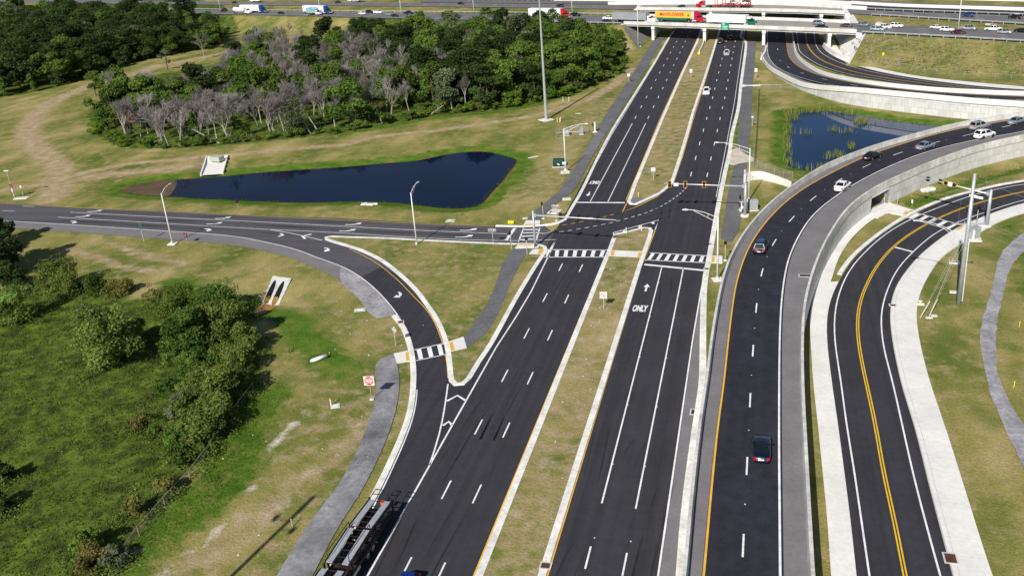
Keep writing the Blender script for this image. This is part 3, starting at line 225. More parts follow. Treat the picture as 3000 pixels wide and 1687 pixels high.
def leaf_material(name,dark,light):
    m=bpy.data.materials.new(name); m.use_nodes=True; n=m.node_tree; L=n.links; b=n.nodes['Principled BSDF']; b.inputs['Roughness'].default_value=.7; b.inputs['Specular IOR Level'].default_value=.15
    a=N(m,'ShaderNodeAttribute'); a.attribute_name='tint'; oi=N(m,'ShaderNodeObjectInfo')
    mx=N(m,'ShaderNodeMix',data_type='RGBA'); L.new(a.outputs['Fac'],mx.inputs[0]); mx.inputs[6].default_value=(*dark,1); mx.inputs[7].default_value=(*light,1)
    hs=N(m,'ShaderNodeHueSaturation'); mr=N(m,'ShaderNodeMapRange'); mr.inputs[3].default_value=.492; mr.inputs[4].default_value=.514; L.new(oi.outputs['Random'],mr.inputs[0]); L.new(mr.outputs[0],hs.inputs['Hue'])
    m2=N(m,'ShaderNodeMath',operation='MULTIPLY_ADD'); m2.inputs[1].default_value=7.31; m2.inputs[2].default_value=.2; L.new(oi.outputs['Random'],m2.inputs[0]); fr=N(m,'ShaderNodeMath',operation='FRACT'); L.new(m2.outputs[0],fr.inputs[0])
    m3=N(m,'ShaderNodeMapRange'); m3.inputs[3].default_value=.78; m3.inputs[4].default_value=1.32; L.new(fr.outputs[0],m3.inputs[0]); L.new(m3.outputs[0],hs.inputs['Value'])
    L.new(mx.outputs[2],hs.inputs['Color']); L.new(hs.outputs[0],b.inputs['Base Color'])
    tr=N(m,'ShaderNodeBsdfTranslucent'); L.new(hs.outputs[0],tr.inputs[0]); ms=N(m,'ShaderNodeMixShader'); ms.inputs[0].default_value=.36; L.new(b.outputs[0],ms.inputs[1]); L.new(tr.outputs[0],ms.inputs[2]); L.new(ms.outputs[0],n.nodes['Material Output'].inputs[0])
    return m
lf_dark=leaf_material('leaves_dark',(.021,.04,.012),(.078,.118,.029))
lf_mid=leaf_material('leaves_mid',(.046,.095,.016),(.17,.25,.042))
lf_bright=leaf_material('leaves_bright',(.07,.135,.014),(.17,.26,.03))
lf_pale=leaf_material('leaves_pale',(.11,.175,.035),(.32,.43,.1))
lf_olive=leaf_material('leaves_olive',(.075,.11,.022),(.23,.29,.06))
lf_yel=leaf_material('leaves_yellowish',(.1,.1,.02),(.23,.22,.06))
lf_brown=leaf_material('leaves_reddish',(.12,.055,.035),(.23,.12,.075))
lf_grey=leaf_material('leaves_greygreen',(.08,.1,.05),(.19,.22,.11))
twig_m=leaf_material('twigs_grey',(.24,.212,.205),(.45,.41,.395))
reed_m=leaf_material('reeds',(.1,.15,.02),(.33,.34,.1))
def stain_material(name,rgb,amt,st=(1,1,1),scale=.5):
    m=bpy.data.materials.new(name); m.use_nodes=True; n=m.node_tree; L=n.links; b=n.nodes['Principled BSDF']; b.inputs['Base Color'].default_value=(*rgb,1); b.inputs['Roughness'].default_value=.9; b.inputs['Specular IOR Level'].default_value=.1
    g=N(m,'ShaderNodeNewGeometry'); mp=N(m,'ShaderNodeMapping'); mp.inputs['Scale'].default_value=st; L.new(g.outputs['Position'],mp.inputs[0]); t=N(m,'ShaderNodeTexNoise'); t.inputs['Scale'].default_value=scale; t.inputs['Detail'].default_value=6; L.new(mp.outputs[0],t.inputs['Vector'])
    mr=N(m,'ShaderNodeMapRange'); mr.inputs[1].default_value=.38; mr.inputs[2].default_value=.68; mr.inputs[3].default_value=0; mr.inputs[4].default_value=amt; L.new(t.outputs['Fac'],mr.inputs[0])
    u=N(m,'ShaderNodeAttribute'); u.attribute_name='fade'; mu=N(m,'ShaderNodeMath',operation='MULTIPLY'); L.new(mr.outputs[0],mu.inputs[0]); L.new(u.outputs['Fac'],mu.inputs[1])
    tr=N(m,'ShaderNodeBsdfTransparent'); ms=N(m,'ShaderNodeMixShader'); L.new(mu.outputs[0],ms.inputs[0]); L.new(tr.outputs[0],ms.inputs[1]); L.new(b.outputs[0],ms.inputs[2]); L.new(ms.outputs[0],n.nodes['Material Output'].inputs[0]); return m
# ------------------------------------------------------------------ mesh helpers
class MB:
    def __init__(s): s.v=[]; s.f=[]; s.uv=None
    def add(s,vs,fs): o=len(s.v); s.v+= [tuple(p) for p in vs]; s.f+=[tuple(i+o for i in f) for f in fs]; return s
    def box(s,cx,cy,cz,sx,sy,sz,rz=0,taper=1):
        c,si=math.cos(rz),math.sin(rz); vs=[]
        for z,k in ((-.5,1),(.5,taper)):
            for x,y in ((-.5,-.5),(.5,-.5),(.5,.5),(-.5,.5)):
                X,Y=x*sx*k,y*sy*k; vs.append((cx+X*c-Y*si,cy+X*si+Y*c,cz+z*sz))
        return s.add(vs,[(3,2,1,0),(4,5,6,7),(0,1,5,4),(1,2,6,5),(2,3,7,6),(3,0,4,7)])
    def tube(s,p,q,r1,r2=None,n=8,cap=True):
        r2=r1 if r2 is None else r2; p=Vector(p); q=Vector(q); d=(q-p)
        if d.length<1e-6: return s
        d.normalize(); a=d.orthogonal().normalized(); b=d.cross(a); vs=[]
        for c,r in ((p,r1),(q,r2)):
            for i in range(n):
                t=2*math.pi*i/n; vs.append(c+a*(r*math.cos(t))+b*(r*math.sin(t)))
        fs=[(i,(i+1)%n,n+(i+1)%n,n+i) for i in range(n)]
        if cap: fs+=[tuple(range(n-1,-1,-1)),tuple(range(n,2*n))]
        return s.add(vs,fs)
    def path(s,pts,r,n=6):
        for i in range(len(pts)-1): s.tube(pts[i],pts[i+1],r,r,n)
        return s
    def prism(s,pts,z0,z1):
        n=len(pts); area=sum(pts[i][0]*pts[(i+1)%n][1]-pts[(i+1)%n][0]*pts[i][1] for i in range(n))
        if area<0: pts=pts[::-1]
        tri=tessellate_polygon([[Vector((p[0],p[1],0)) for p in pts]])
        vs=[(p[0],p[1],z1) for p in pts]+[(p[0],p[1],z0) for p in pts]
        fs=[]
        for t in tri:
            a,b,c=[Vector(vs[i]) for i in t]
            fs.append(t if (b-a).cross(c-a).z>0 else t[::-1])
        fs+=[(n+i,n+(i+1)%n,(i+1)%n,i) for i in range(n)]
        return s.add(vs,fs)
    def flat(s,pts,z):
        tri=tessellate_polygon([[Vector((p[0],p[1],0)) for p in pts]]); vs=[(p[0],p[1],z) for p in pts]; fs=[]
        for t in tri:
            a,b,c=[Vector(vs[i]) for i in t]; fs.append(t if (b-a).cross(c-a).z>0 else t[::-1])
        return s.add(vs,fs)
    def ribbon(s,pts,w,z=None,off=0):
        L,Rr=offset(pts,off+w/2),offset(pts,off-w/2); return s.strip(L,Rr,z)
    def strip(s,L,Rr,z=None):
        n=len(L); vs=[]
        for a in list(L)+list(Rr): vs.append((a[0],a[1],(a[2] if len(a)>2 else 0)+(z or 0)))
        return s.add(vs,[(i,n+i,n+i+1,i+1) for i in range(n-1)])
    def sweep(s,pts,prof,closed=False):
        """prof: list of (side offset, height); pts 3d"""
        n=len(pts); k=len(prof); rings=[]
        cols=[offset(pts,o,closed) for o,h in prof]
        vs=[(cols[j][i][0],cols[j][i][1],(pts[i][2] if len(pts[i])>2 else 0)+prof[j][1]) for i in range(n) for j in range(k)]
        fs=[]
        for i in range(n if closed else n-1):
            a=i*k; b=((i+1)%n)*k
            fs+=[(a+j,b+j,b+j+1,a+j+1) for j in range(k-1)]
        if not closed and k>2: fs+=[tuple(range(k)),tuple((n-1)*k+j for j in range(k-1,-1,-1))]
        return s.add(vs,fs)
    def build(s,name,m,parent=None,smooth=False,loc=None):
        me=bpy.data.meshes.new(name); me.from_pydata([tuple(map(float,p)) for p in s.v],[],s.f); me.materials.append(m)
        if smooth: me.polygons.foreach_set('use_smooth',[True]*len(me.polygons))
        me.update(); return obj(name,me,parent,loc)
def obj(name,me,parent=None,loc=None):
    o=bpy.data.objects.new(name,me); col.objects.link(o)
    if parent: o.parent=parent
    if loc: o.location=loc
    return o
def tag(o,label=None,cat=None,group=None,kind=None):
    if label: o['label']=label
    if cat: o['category']=cat
    if group: o['group']=group
    if kind: o['kind']=kind
    return o
def empty(name,loc=(0,0,0),rz=0,label=None,cat=None,group=None):
    o=bpy.data.objects.new(name,None); col.objects.link(o); o.location=loc; o.rotation_euler=(0,0,rz); o.empty_display_size=.3
    return tag(o,label,cat,group)
def struct(name,mb,m,parent=None):
    o=mb.build(name,m,parent)
    if not parent: o['kind']='structure'
    return o
def kids(o): return list(o.children)
def dup(root,loc,rz=0,label=None,group=None,scale=None,mats=None):
    r=root.copy(); col.objects.link(r); r.location=loc; r.rotation_euler=(0,0,rz)
    if scale: r.scale=(scale,)*3 if not isinstance(scale,tuple) else scale
    if label: r['label']=label
    if group: r['group']=group
    for ch in kids(root):
        c=ch.copy(); col.objects.link(c); c.parent=r
        for g in kids(ch):
            d=g.copy(); col.objects.link(d); d.parent=c
    return r
def offset(pts,d,closed=False):
    n=len(pts); out=[]
    for i in range(n):
        a=pts[i-1] if (i>0 or closed) else pts[i]; b=pts[(i+1)%n] if (i<n-1 or closed) else pts[i]
        tx,ty=b[0]-a[0],b[1]-a[1]; l=math.hypot(tx,ty) or 1
        q=(pts[i][0]-ty/l*d,pts[i][1]+tx/l*d)
        out.append(q+tuple(pts[i][2:]))
    return out
def clean(pts,mind=1.2):
    out=[tuple(pts[0])]
    for p in pts[1:]:
        d=math.hypot(p[0]-out[-1][0],p[1]-out[-1][1])
        if d<mind: continue
        if len(out)>1:
            v=(out[-1][0]-out[-2][0],out[-1][1]-out[-2][1]); u=(p[0]-out[-1][0],p[1]-out[-1][1])
            if v[0]*u[0]+v[1]*u[1]<-.2*math.hypot(*v)*math.hypot(*u) and d<4: continue
        out.append(tuple(p))
    return out
def smooth(name,step=1.5,mind=1.2,it=2,closed=False,z=None):
    pts=clean(GEO[name] if isinstance(name,str) else name,mind); n=len(pts); out=[]
    dim=len(pts[0]); P=[np.array(p,float) for p in pts]
    for i in range(n if closed else n-1):
        p1,p2=P[i],P[(i+1)%n]; p0=P[i-1] if (i>0 or closed) else 2*p1-p2; p3=P[(i+2)%n] if (i<n-2 or closed) else 2*p2-p1
        k=max(1,int(np.linalg.norm((p2-p1)[:2])/step))
        for j in range(k):
            t=j/k; out.append(.5*((2*p1)+(-p0+p2)*t+(2*p0-5*p1+4*p2-p3)*t*t+(-p0+3*p1-3*p2+p3)*t**3))
    if not closed: out.append(P[-1])
    for _ in range(it):
        q=list(out)
        for i in range(len(out)):
            if closed or 0<i<len(out)-1: q[i]=.25*out[i-1]+.5*out[i]+.25*out[(i+1)%len(out)]
        out=q
    r=[tuple(p) for p in out]
    if z is not None: r=[(p[0],p[1],z) for p in r]
    return r
def zset(pts,z): return [(p[0],p[1],z) for p in pts]
def arclen(pts):
    s=[0]
    for a,b in zip(pts,pts[1:]): s.append(s[-1]+math.hypot(b[0]-a[0],b[1]-a[1]))
    return s
def sub(pts,s0,s1):
    s=arclen(pts); P=np.array(pts); xs=[s0]+[x for x in s if s0<x<s1]+[s1]
    return [tuple(np.interp(x,s,P[:,k]) for k in range(P.shape[1])) for x in xs]
def dist_line(X,Y,pts,closed=False):
    best=np.full(X.shape,1e9); q=list(pts)+([pts[0]] if closed else [])
    for a,b in zip(q,q[1:]):
        dx,dy=b[0]-a[0],b[1]-a[1]; l=dx*dx+dy*dy or 1e-9
        t=np.clip(((X-a[0])*dx+(Y-a[1])*dy)/l,0,1); best=np.minimum(best,np.hypot(X-a[0]-t*dx,Y-a[1]-t*dy))
    return best
def inside(X,Y,poly):
    r=np.zeros(X.shape,bool); n=len(poly); j=n-1
    for i in range(n):
        xi,yi=poly[i][:2]; xj,yj=poly[j][:2]
        if yi!=yj: r^=((yi>Y)!=(yj>Y))&(X<(xj-xi)*(Y-yi)/(yj-yi)+xi)
        j=i
    return r
def sstep(a,b,x): t=np.clip((x-a)/(b-a),0,1); return t*t*(3-2*t)
def text_mesh(s,size,bold=0.0):
    cu=bpy.data.curves.new('txt','FONT'); cu.body=s; cu.size=size; cu.align_x='CENTER'; cu.align_y='CENTER'; cu.offset=bold
    o=bpy.data.objects.new('txt',cu); col.objects.link(o); dg=bpy.context.evaluated_depsgraph_get(); me=bpy.data.meshes.new_from_object(o.evaluated_get(dg)); bpy.data.objects.remove(o); bpy.data.curves.remove(cu)
    vs=[v.co.copy() for v in me.vertices]; fs=[tuple(p.vertices) for p in me.polygons]; bpy.data.meshes.remove(me); return vs,fs
def P3(k,z=0): return (PTS[k][0],PTS[k][1],z)
# ------------------------------------------------------------------ lines used everywhere
ZI=5.9
EBN=smooth([(-640,520)]+GEO['eb_near']+[(130,146),(165,117),(230,60)],6,8,14)
EBF=smooth([(-640,541),(-293,381.5),(-160,324.5),(-60,283),(10,248),(49.7,225.5),(89.5,199.5),(109.3,185.0),(135,165),(172,132),(240,70)],6,8,10)
WBN=smooth([(-640,563)]+GEO['wb_near']+[(140,176),(182,140),(250,80)],6,8,14)
WBF=smooth([(-640,588)]+GEO['wb_far']+[(146,194),(190,155),(260,92)],6,8,14)
def clipx(L,x0,x1):
    s=arclen(L); X=[p[0] for p in L]; return sub(L,float(np.interp(x0,X,s)),float(np.interp(x1,X,s)))
def yat(L,x): return float(np.interp(x,[p[0] for p in L],[p[1] for p in L]))
def resamp(L,n):
    s=arclen(L); P=np.array(L); return [tuple(np.interp(t,s,P[:,k]) for k in range(P.shape[1])) for t in np.linspace(0,s[-1],n)]
def between(A,B,n,z=None): 
    a,b=resamp(A,n),resamp(B,n)
    if z is not None: a,b=zset(a,z),zset(b,z)
    return a,b
pond1=smooth('pond1',1.5,1.5,2,True); pond2=smooth('pond2',1.5,1.5,1,True)
# ------------------------------------------------------------------ ground
gx=np.arange(-480,200,1.6); gy=np.arange(-130,520,1.6); X,Y=np.meshgrid(gx,gy)
H=np.full(X.shape,-.07)
ebn_y=np.interp(X,[p[0] for p in EBN],[p[1] for p in EBN]); wbf_y=np.interp(X,[p[0] for p in WBF],[p[1] for p in WBF])
sl_=.87
south=(ebn_y-3.2-Y)*sl_; north=(Y-wbf_y-20)*.87
slope=np.where(X>45,4.2,3.0)
emb=np.where(south>0,ZI-.25-south/slope,np.where(north>0,ZI-.25-north/3,ZI-.25))
cut=np.where(X<22,(-12.5-X)*.62,(X-57.5)*.85)
emb=np.minimum(emb,np.maximum(cut,-.07)); H=np.maximum(H,emb)
def basin(poly,z0,wid):
    global H
    d=dist_line(X,Y,poly,True); ins=inside(X,Y,poly)
    H=np.where(ins,np.minimum(H,z0-.02-np.minimum(1.2,.28*d)),np.where(d<wid,np.minimum(H,z0+(H-z0)*sstep(0,wid,d)),H)); return np.where(ins,-d,d)
d1=basin(pond1,-.6,5.0); d2=basin(pond2,-.5,3.5)
cx_,cy_=-45.3,-17.5; rr=np.hypot((X-cx_)/1.2,(Y-cy_)); H=H-1.5*np.exp(-(rr/5.)**2)*(Y<-9.0)*sstep(0,2,-9.0-Y+1)
field_poly=[(p[0],p[1]) for p in GEO['fence_bl']]+[(-30,-90),(-40,-140),(-140,-140),(-140,-20),(-88,-17),(-62,-18.5),(-52,-21),(-45,-24),(-38,-33),(-31,-43)]
fld=inside(X,Y,field_poly); dfl=dist_line(X,Y,field_poly,True); fm=np.where(fld,np.clip(.5+dfl/6,0,1),np.clip(.5-dfl/3,0,1))
wood_in=inside(X,Y,GEO['wood'])|inside(X,Y,GEO['grove']); fm=np.maximum(fm,wood_in*1.0)
lush=np.zeros(X.shape)
lush=np.maximum(lush,np.clip(1.05-np.abs(d1-1.2)/5.5,0,1)*1.0); lush=np.maximum(lush,np.clip(1.0-np.abs(d2-1)/5,0,1))
lush=np.maximum(lush,np.clip(1-dist_line(X,Y,GEO['lushline'])/6.0,0,1)*1.1); lush=np.maximum(lush,np.clip(.95-dist_line(X,Y,GEO['lush2'])/6,0,1))
be=inside(X,Y,GEO['bright_edge']); lush=np.maximum(lush,np.where(be,1,np.clip(.8-dist_line(X,Y,GEO['bright_edge'],True)/4,0,1)))
gd=dist_line(X,Y,GEO['grove'],True); lush=np.maximum(lush,np.clip(.62-gd/7,0,1)*(~wood_in))
lush=np.maximum(lush,np.clip(.85-dist_line(X,Y,[(54,101),(78,82),(90,76)])/5,0,1)); lush=np.maximum(lush,np.clip(.9-dist_line(X,Y,[(57,32),(66,42),(80,54),(95,64)])/3.5,0,1))
lush=np.maximum(lush,np.clip(.62-np.abs(X-66-.1*(Y+20))/7,0,1)*(Y<25)*(X>50))
lush=np.maximum(lush,np.clip(.75-dist_line(X,Y,[(-7,60),(-4.8,90),(-4.9,180)])/1.6,0,1)); lush=np.maximum(lush,np.clip(.75-dist_line(X,Y,[(24.6,40),(25.4,90),(26.3,190)])/2.0,0,1))
dirt=np.clip(.95-dist_line(X,Y,clean(GEO['track'],3))/3.6,0,1); dirt=np.maximum(dirt,np.clip(1.0-dist_line(X,Y,clean(GEO['track_l'],3))/7.0,0,1))
dirt=np.maximum(dirt,np.clip(.75-dist_line(X,Y,[(-27,235),(-19,224),(-16,214)])/5,0,1)); dirt=np.maximum(dirt,.42*((X>-20)&(X<-9)&(Y>30)&(Y<130))*np.clip((X+20)/4,0,1))
dirt=np.maximum(dirt,np.clip(.6-dist_line(X,Y,[(-16,-45),(-13.5,-40),(-16,-70),(-19,-82)])/3,0,1)); dirt=np.maximum(dirt,.36*(X>60)*(H>.6))
dirt=np.maximum(dirt,np.clip(.6-dist_line(X,Y,[(72,46),(60,36),(84,56),(100,66)])/2.6,0,1))
dirt=np.maximum(dirt,np.maximum(np.clip(.75-dist_line(X,Y,GEO['sandy4'])/4,0,1),np.clip(.75-dist_line(X,Y,GEO['sandy5'])/4,0,1))); dirt=np.maximum(dirt,np.clip(.62-dist_line(X,Y,[(-13,-50),(-16,-62),(-20,-75),(-24,-86)])/6,0,1))
dirt=np.maximum(dirt,np.clip(.85-dist_line(X,Y,[(-128,50),(-114,56),(-100,63)])/8,0,1))
dirt=np.maximum(dirt,.36*((X>-33)&(X<-8)&(Y<-22)&(Y>-100))*(lush<.3)); dirt=np.maximum(dirt,.3*((X>-60)&(X<-20)&(Y<12)&(Y>-22)))
dirt*=(fm<.6)
fm=np.maximum(fm,.4*(X>60)*(H>.5)*(H<ZI-.4))
fl_=GEO['flume']; fd=inside(X,Y,fl_)|(dist_line(X,Y,fl_,True)<.5); H=np.where(fd,np.minimum(H,-1.6),H)
sandy=np.zeros(X.shape)
for k,w_,a_ in (('sandy',.4,.95),('sandy2',.4,.85),('sandy3',.35,.8)): sandy=np.maximum(sandy,np.clip(a_-dist_line(X,Y,GEO[k])/(w_*2.6),0,1))
rim=np.clip(.95-np.abs(d1-.15)/.75,0,1)*.8
ny,nx=X.shape; vs=np.column_stack([X.ravel(),Y.ravel(),H.ravel()])
I=np.arange(nx*ny).reshape(ny,nx); fs=np.column_stack([I[:-1,:-1].ravel(),I[:-1,1:].ravel(),I[1:,1:].ravel(),I[1:,:-1].ravel()])
# the outer ring reaches the horizon
b0=len(vs); FAR=5000
ring=[(-480,-130),(gx[-1],-130),(gx[-1],gy[-1]),(-480,gy[-1])]
outer=[(-FAR,-FAR),(FAR,-FAR),(FAR,FAR),(-FAR,FAR)]
vs=np.vstack([vs,[(x,y,-.07) for x,y in ring],[(x,y,-.07) for x,y in outer]])
fs=np.vstack([fs,[(b0+i+4,b0+(i+1)%4+4,b0+(i+1)%4,b0+i) for i in range(4)]])
me=bpy.data.meshes.new('ground'); me.from_pydata(vs.tolist(),[],fs.tolist()); me.materials.append(grass)
for nm,a in (('dirt',dirt),('lush',lush),('field',fm),('rim',rim),('sandy',sandy)):
    at=me.attributes.new(nm,'FLOAT','POINT'); at.data.foreach_set('value',np.concatenate([a.ravel(),np.zeros(8)]).astype(np.float32))
me.polygons.foreach_set('use_smooth',[True]*len(me.polygons)); g=obj('ground',me); g['kind']='structure'
def gz(x,y):
    i=int(round((y-gy[0])/1.6)); j=int(round((x-gx[0])/1.6))
    return float(H[i,j]) if 0<=i<ny and 0<=j<nx else -.07
# ------------------------------------------------------------------ water
struct('pond_water',MB().flat(offset(pond1,.6 if False else 0),-.6),water1)
struct('pond_water_by_ramp',MB().flat(pond2,-.5),water2)
struct('silt_shallows',MB().flat(smooth('brown',1.5,1.5,1,True),-.592),brown_w)
# ------------------------------------------------------------------ roads
cs_top=smooth('cs_top',3,3,3); cs_bot=smooth('cs_bot',2,2,2); so_=smooth('slip_edge_out',2,2,2); w3=smooth('cs_w3',2,2,2)
sk=smooth('slip_kerb',1.5,2,3)
cross=[p for p in cs_top if p[0]<-6]+[(-4.3,14.8),(-3.2,13.0),(-3.2,-50),(-3.2,-125),(-6.5,-125)]+so_[::-1]+cs_bot[::-1]
struct('cross_street',MB().flat(clean(cross,.4),0),asph_old)
i0=min(range(len(w3)),key=lambda i:math.hypot(w3[i][0]-GEO['seam'][1][0],w3[i][1]-GEO['seam'][1][1]))
slipn=[p for p in w3[i0:]]+[p for p in so_ if p[1]<w3[-1][1]-1]+[(-6.9,-125),(-4.0,-125),(-4.0,-30),(-9,-29),(-16,-16),(-22,-7.5),GEO['seam'][2]]
struct('slip_lane',MB().flat(clean(slipn,.4),.004),asph_new)
main=[(-4.6,-125),(24.3,-125),(24.3,-30),(23.3,-10),(23.1,2),(23.5,30),(24.3,60),(25.2,110),(25.8,200),(26.0,330),(-4.0,330),(-4.3,184),(-4.9,132),(-5.2,84),(-4.4,40),(-4.3,14)]
struct('main_road',MB().flat(main,.008),asph_new)
struct('road_shoulder',MB().flat([(22.6,-125),(24.3,-125),(24.3,-33),(23.6,-19),(23.0,-8),(22.75,-8),(22.6,-20)],.012),asph_sh)
struct('paved_shoulder',MB().flat(clean(smooth('shoulder_patch',2,1,0,True),.3),.006),asph_scuff)
m=MB(); m.flat(clean([p for p in cs_bot]+[p for p in w3[::-1] if p[0]<-26],.5),.005); struct('street_shoulder',m,asph_sh)
m=MB()
for nm in ('path_isl','path_nl','path_r'):
    a,b=between(smooth(nm+'_l',2,1.5,2),smooth(nm+'_r',2,1.5,2),40); m.strip(b,a,.16 if nm=='path_isl' else .02)
for f in range(len(m.f)):   # faces up
    a,b,c=[Vector(m.v[i]) for i in m.f[f][:3]]
    if (b-a).cross(c-a).z<0: m.f[f]=m.f[f][::-1]
struct('shared_path',m,asph_path)
a,b=between(smooth('path_bl_l',2,1.5,2),smooth('path_bl_r',2,1.5,2),50); mp=MB().strip(b,a,.02)
for f in range(len(mp.f)):
    a,b,c=[Vector(mp.v[i]) for i in mp.f[f][:3]]
    if (b-a).cross(c-a).z<0: mp.f[f]=mp.f[f][::-1]
struct('lower_path',mp,mat('asphalt_path_worn',(.235,.232,.245),.9,spec=.2,noise=[(.22,.45),(1.4,.22),(9,.12)]))
struct('path_patch',MB().flat(GEO['path_light'],.03),asph_light)
def up(m):
    for f in range(len(m.f)):
        a,b,c=[Vector(m.v[i]) for i in m.f[f][:3]]
        if (b-a).cross(c-a).z<0: m.f[f]=m.f[f][::-1]
    return m
# pale scuffs worn into the lower path
m=MB(); pl,pr=between(smooth('path_bl_l',2,1.5,2),smooth('path_bl_r',2,1.5,2),60)
for k in range(34):
    i=random.randint(14,44); t=random.uniform(.25,.8); c=[pl[i][q]*(1-t)+pr[i][q]*t for q in (0,1)]; r=random.uniform(.35,1.0); a0=random.uniform(0,6); sp=random.uniform(2,5.5)
    m.ribbon([(c[0]+r*math.cos(a0+sp*j/14),c[1]+.75*r*math.sin(a0+sp*j/14)) for j in range(15)],random.uniform(.05,.16),.028+.0004*k)
struct('tyre_scuff',up(m),mat('asphalt_scuff_mark',(.25,.245,.265),.9,noise=[(1.2,.3),(5,.2)]))
m=MB()
a,b=between(smooth('gpath_l',2,1.5,2),smooth('gpath_r',2,1.5,2),50)
jit=lambda q:[(p[0]+random.uniform(-.1,.1),p[1]+random.uniform(-.1,.1)) for p in q]
struct('gravel_path',up(m.strip(jit(a),jit(b),.02)),asph_scuff)
struct('sand_patch',MB().flat(smooth('sand',1,1,1,True),.034),sand_m)
# frontage road
frL,frR=smooth('fr_aspL',2,2,3),smooth('fr_aspR',2,2,3); a,b=between(frL,frR,90); struct('frontage_road',up(MB().strip(a,b,.0)),asph_new)
a,b=between(smooth('fr_aspR',2,2,3),smooth('fr_walkR',2,2,3),80)
m=MB().strip(zset(a,.12),zset(b,.12)); up(m); m2=MB().strip(zset(a,.0),zset(a,.12)); m.add(m2.v,m2.f); m2=MB().strip(zset(b,-.1),zset(b,.12)); m.add(m2.v,m2.f)
struct('sidewalk',m,conc)
mj=MB(); mj.ribbon(zset(offset(smooth('fr_aspR',2,2,3),.55),0),.05,.126); mj.ribbon(zset(offset(smooth('fr_aspR',2,2,3),.05),0),.1,.123)
qj=resamp(smooth('fr_aspR',2,2,3),46); q2=resamp(smooth('fr_walkR',2,2,3),46)
for a_,b_ in list(zip(qj,q2))[1:-1]: mj.ribbon([(a_[0],a_[1],0),(b_[0],b_[1],0)],.03,.125)
struct('pavement_joint',up(mj),mat('joint_grey',(.55,.53,.5),.9))
m=MB(); wl,wr=smooth('fr_walkL',2,1.5,2),smooth('fr_walkLr',2,1.5,2)
a,b=between(wl,wr,70); m.strip(zset(a,.1),zset(b,.1)); up(m)
lo=[p for p in frL if p[1]<-3]; hi=[p for p in wr if p[1]<-3]; m.prism(clean(hi,.3)+clean(lo[::-1],.3),-.05,.11)
struct('sidewalk_by_wall',m,conc)
O_=[(49.2,25.5),(49.9,27.9),(52.6,32.7),(54.4,30.7),(56.2,27.85),(54.75,26.1),(52.4,27.5),(50.5,24.5)]
struct('plaza_pavement',MB().prism(O_,-.05,.13),conc)
def kerb(name,pts,w=.62,h=.14,closed=False,m_=None,z=0):
    return struct(name,MB().sweep(pts,[(w/2,-.08),(w/2,h),(.12,h),(.1,h-.025),(.06,h-.025),(.04,h),(-w/2,h*.55),(-w/2,-.08)] if not closed else [(w/2,-.08),(w/2,h),(-w/2,h),(-w/2,-.08)],closed),m_ or conc_k)
kl=smooth('fr_kerbL',2,1.5,2); kerb('frontage_kerb',zset([p for p in kl if p[1]>-3],.0),.7)
kerb('slip_lane_kerb',zset(sk,0),.75)
kr=smooth('kerb_r',2,2,3); kerb('main_road_kerb',zset([(24.4,-125)]+kr,0),.85)
kerb('path_side_kerb',zset(smooth('kerb_ln',2,2,3),0),.6); kerb('street_kerb',zset(smooth('kerb_lc',1,1.5,2),0),.6)
def island(name,ring,kw=.62):
    ring=[(p[0],p[1]) for p in ring]
    area=sum(ring[i][0]*ring[(i+1)%len(ring)][1]-ring[(i+1)%len(ring)][0]*ring[i][1] for i in range(len(ring)))
    if area<0: ring=ring[::-1]
    kerb(name+'_kerb',zset(ring,0),kw,.15,True)
    mm=MB().flat(offset(ring,kw*.5-.02,True),.135); o=struct(name,mm,grass)
    at=o.data.attributes.new('dirt','FLOAT','POINT'); at.data.foreach_set('value',np.full(len(o.data.vertices),.47 if 'median' in name else .33,np.float32))
isl=smooth('isl',1.5,1.2,1,True); island('grass_island',isl,.7)
medn=[(7.05,-125)]+[p for p in GEO['med_near'] if p[1]>-70]+[(12.4,-125)]
def densify(r,st=2.5):
    o=[]
    for i in range(len(r)):
        a,b=r[i],r[(i+1)%len(r)]; k=max(1,int(math.hypot(b[0]-a[0],b[1]-a[1])/st)); o+=[(a[0]+(b[0]-a[0])*j/k,a[1]+(b[1]-a[1])*j/k) for j in range(k)]
    return o
island('grass_median',densify(medn),.72)
medf=[(7.9,320),(7.9,225),(7.1,165),(6.6,100)]+GEO['med_far']+[(15.3,320)]
island('grass_median_far',densify(medf),.7)
struct('median_nose_pavement',MB().flat([(8.0,31.9),(9.6,34.2),(8.6,35.6),(6.95,34.8),(7.1,32.3)],.142),asph_sh)
struct('median_walkway',MB().prism(GEO['med_ramp'],.1,.165),conc)
# ramps of the crossings
m=MB()
for k,z in (('pad_isl_bot',.17),('pad_slip_l',.05),('pad_csn',.06),('pad_css',.17),('pad_main',.172),('pad_right',.06)): m.prism(GEO[k],-.05,z)
m.prism([(25.9,139.4),(25.9,143.6),(27.2,142.5),(31.0,142.6),(31.0,140.9),(27.2,140.9)],-.05,.06)
struct('kerb_ramp',m,conc)
m=MB()
for k,z in (('tact',.18),('tact2',.06),('tact3',.07),('tact4',.18),('tact5',.182),('tact6',.07),('tact7',.175),('tact8',.175),('tact9',.14),('tact10',.13)): m.flat(GEO[k],z)
struct('tactile_paving',m,tact_m)
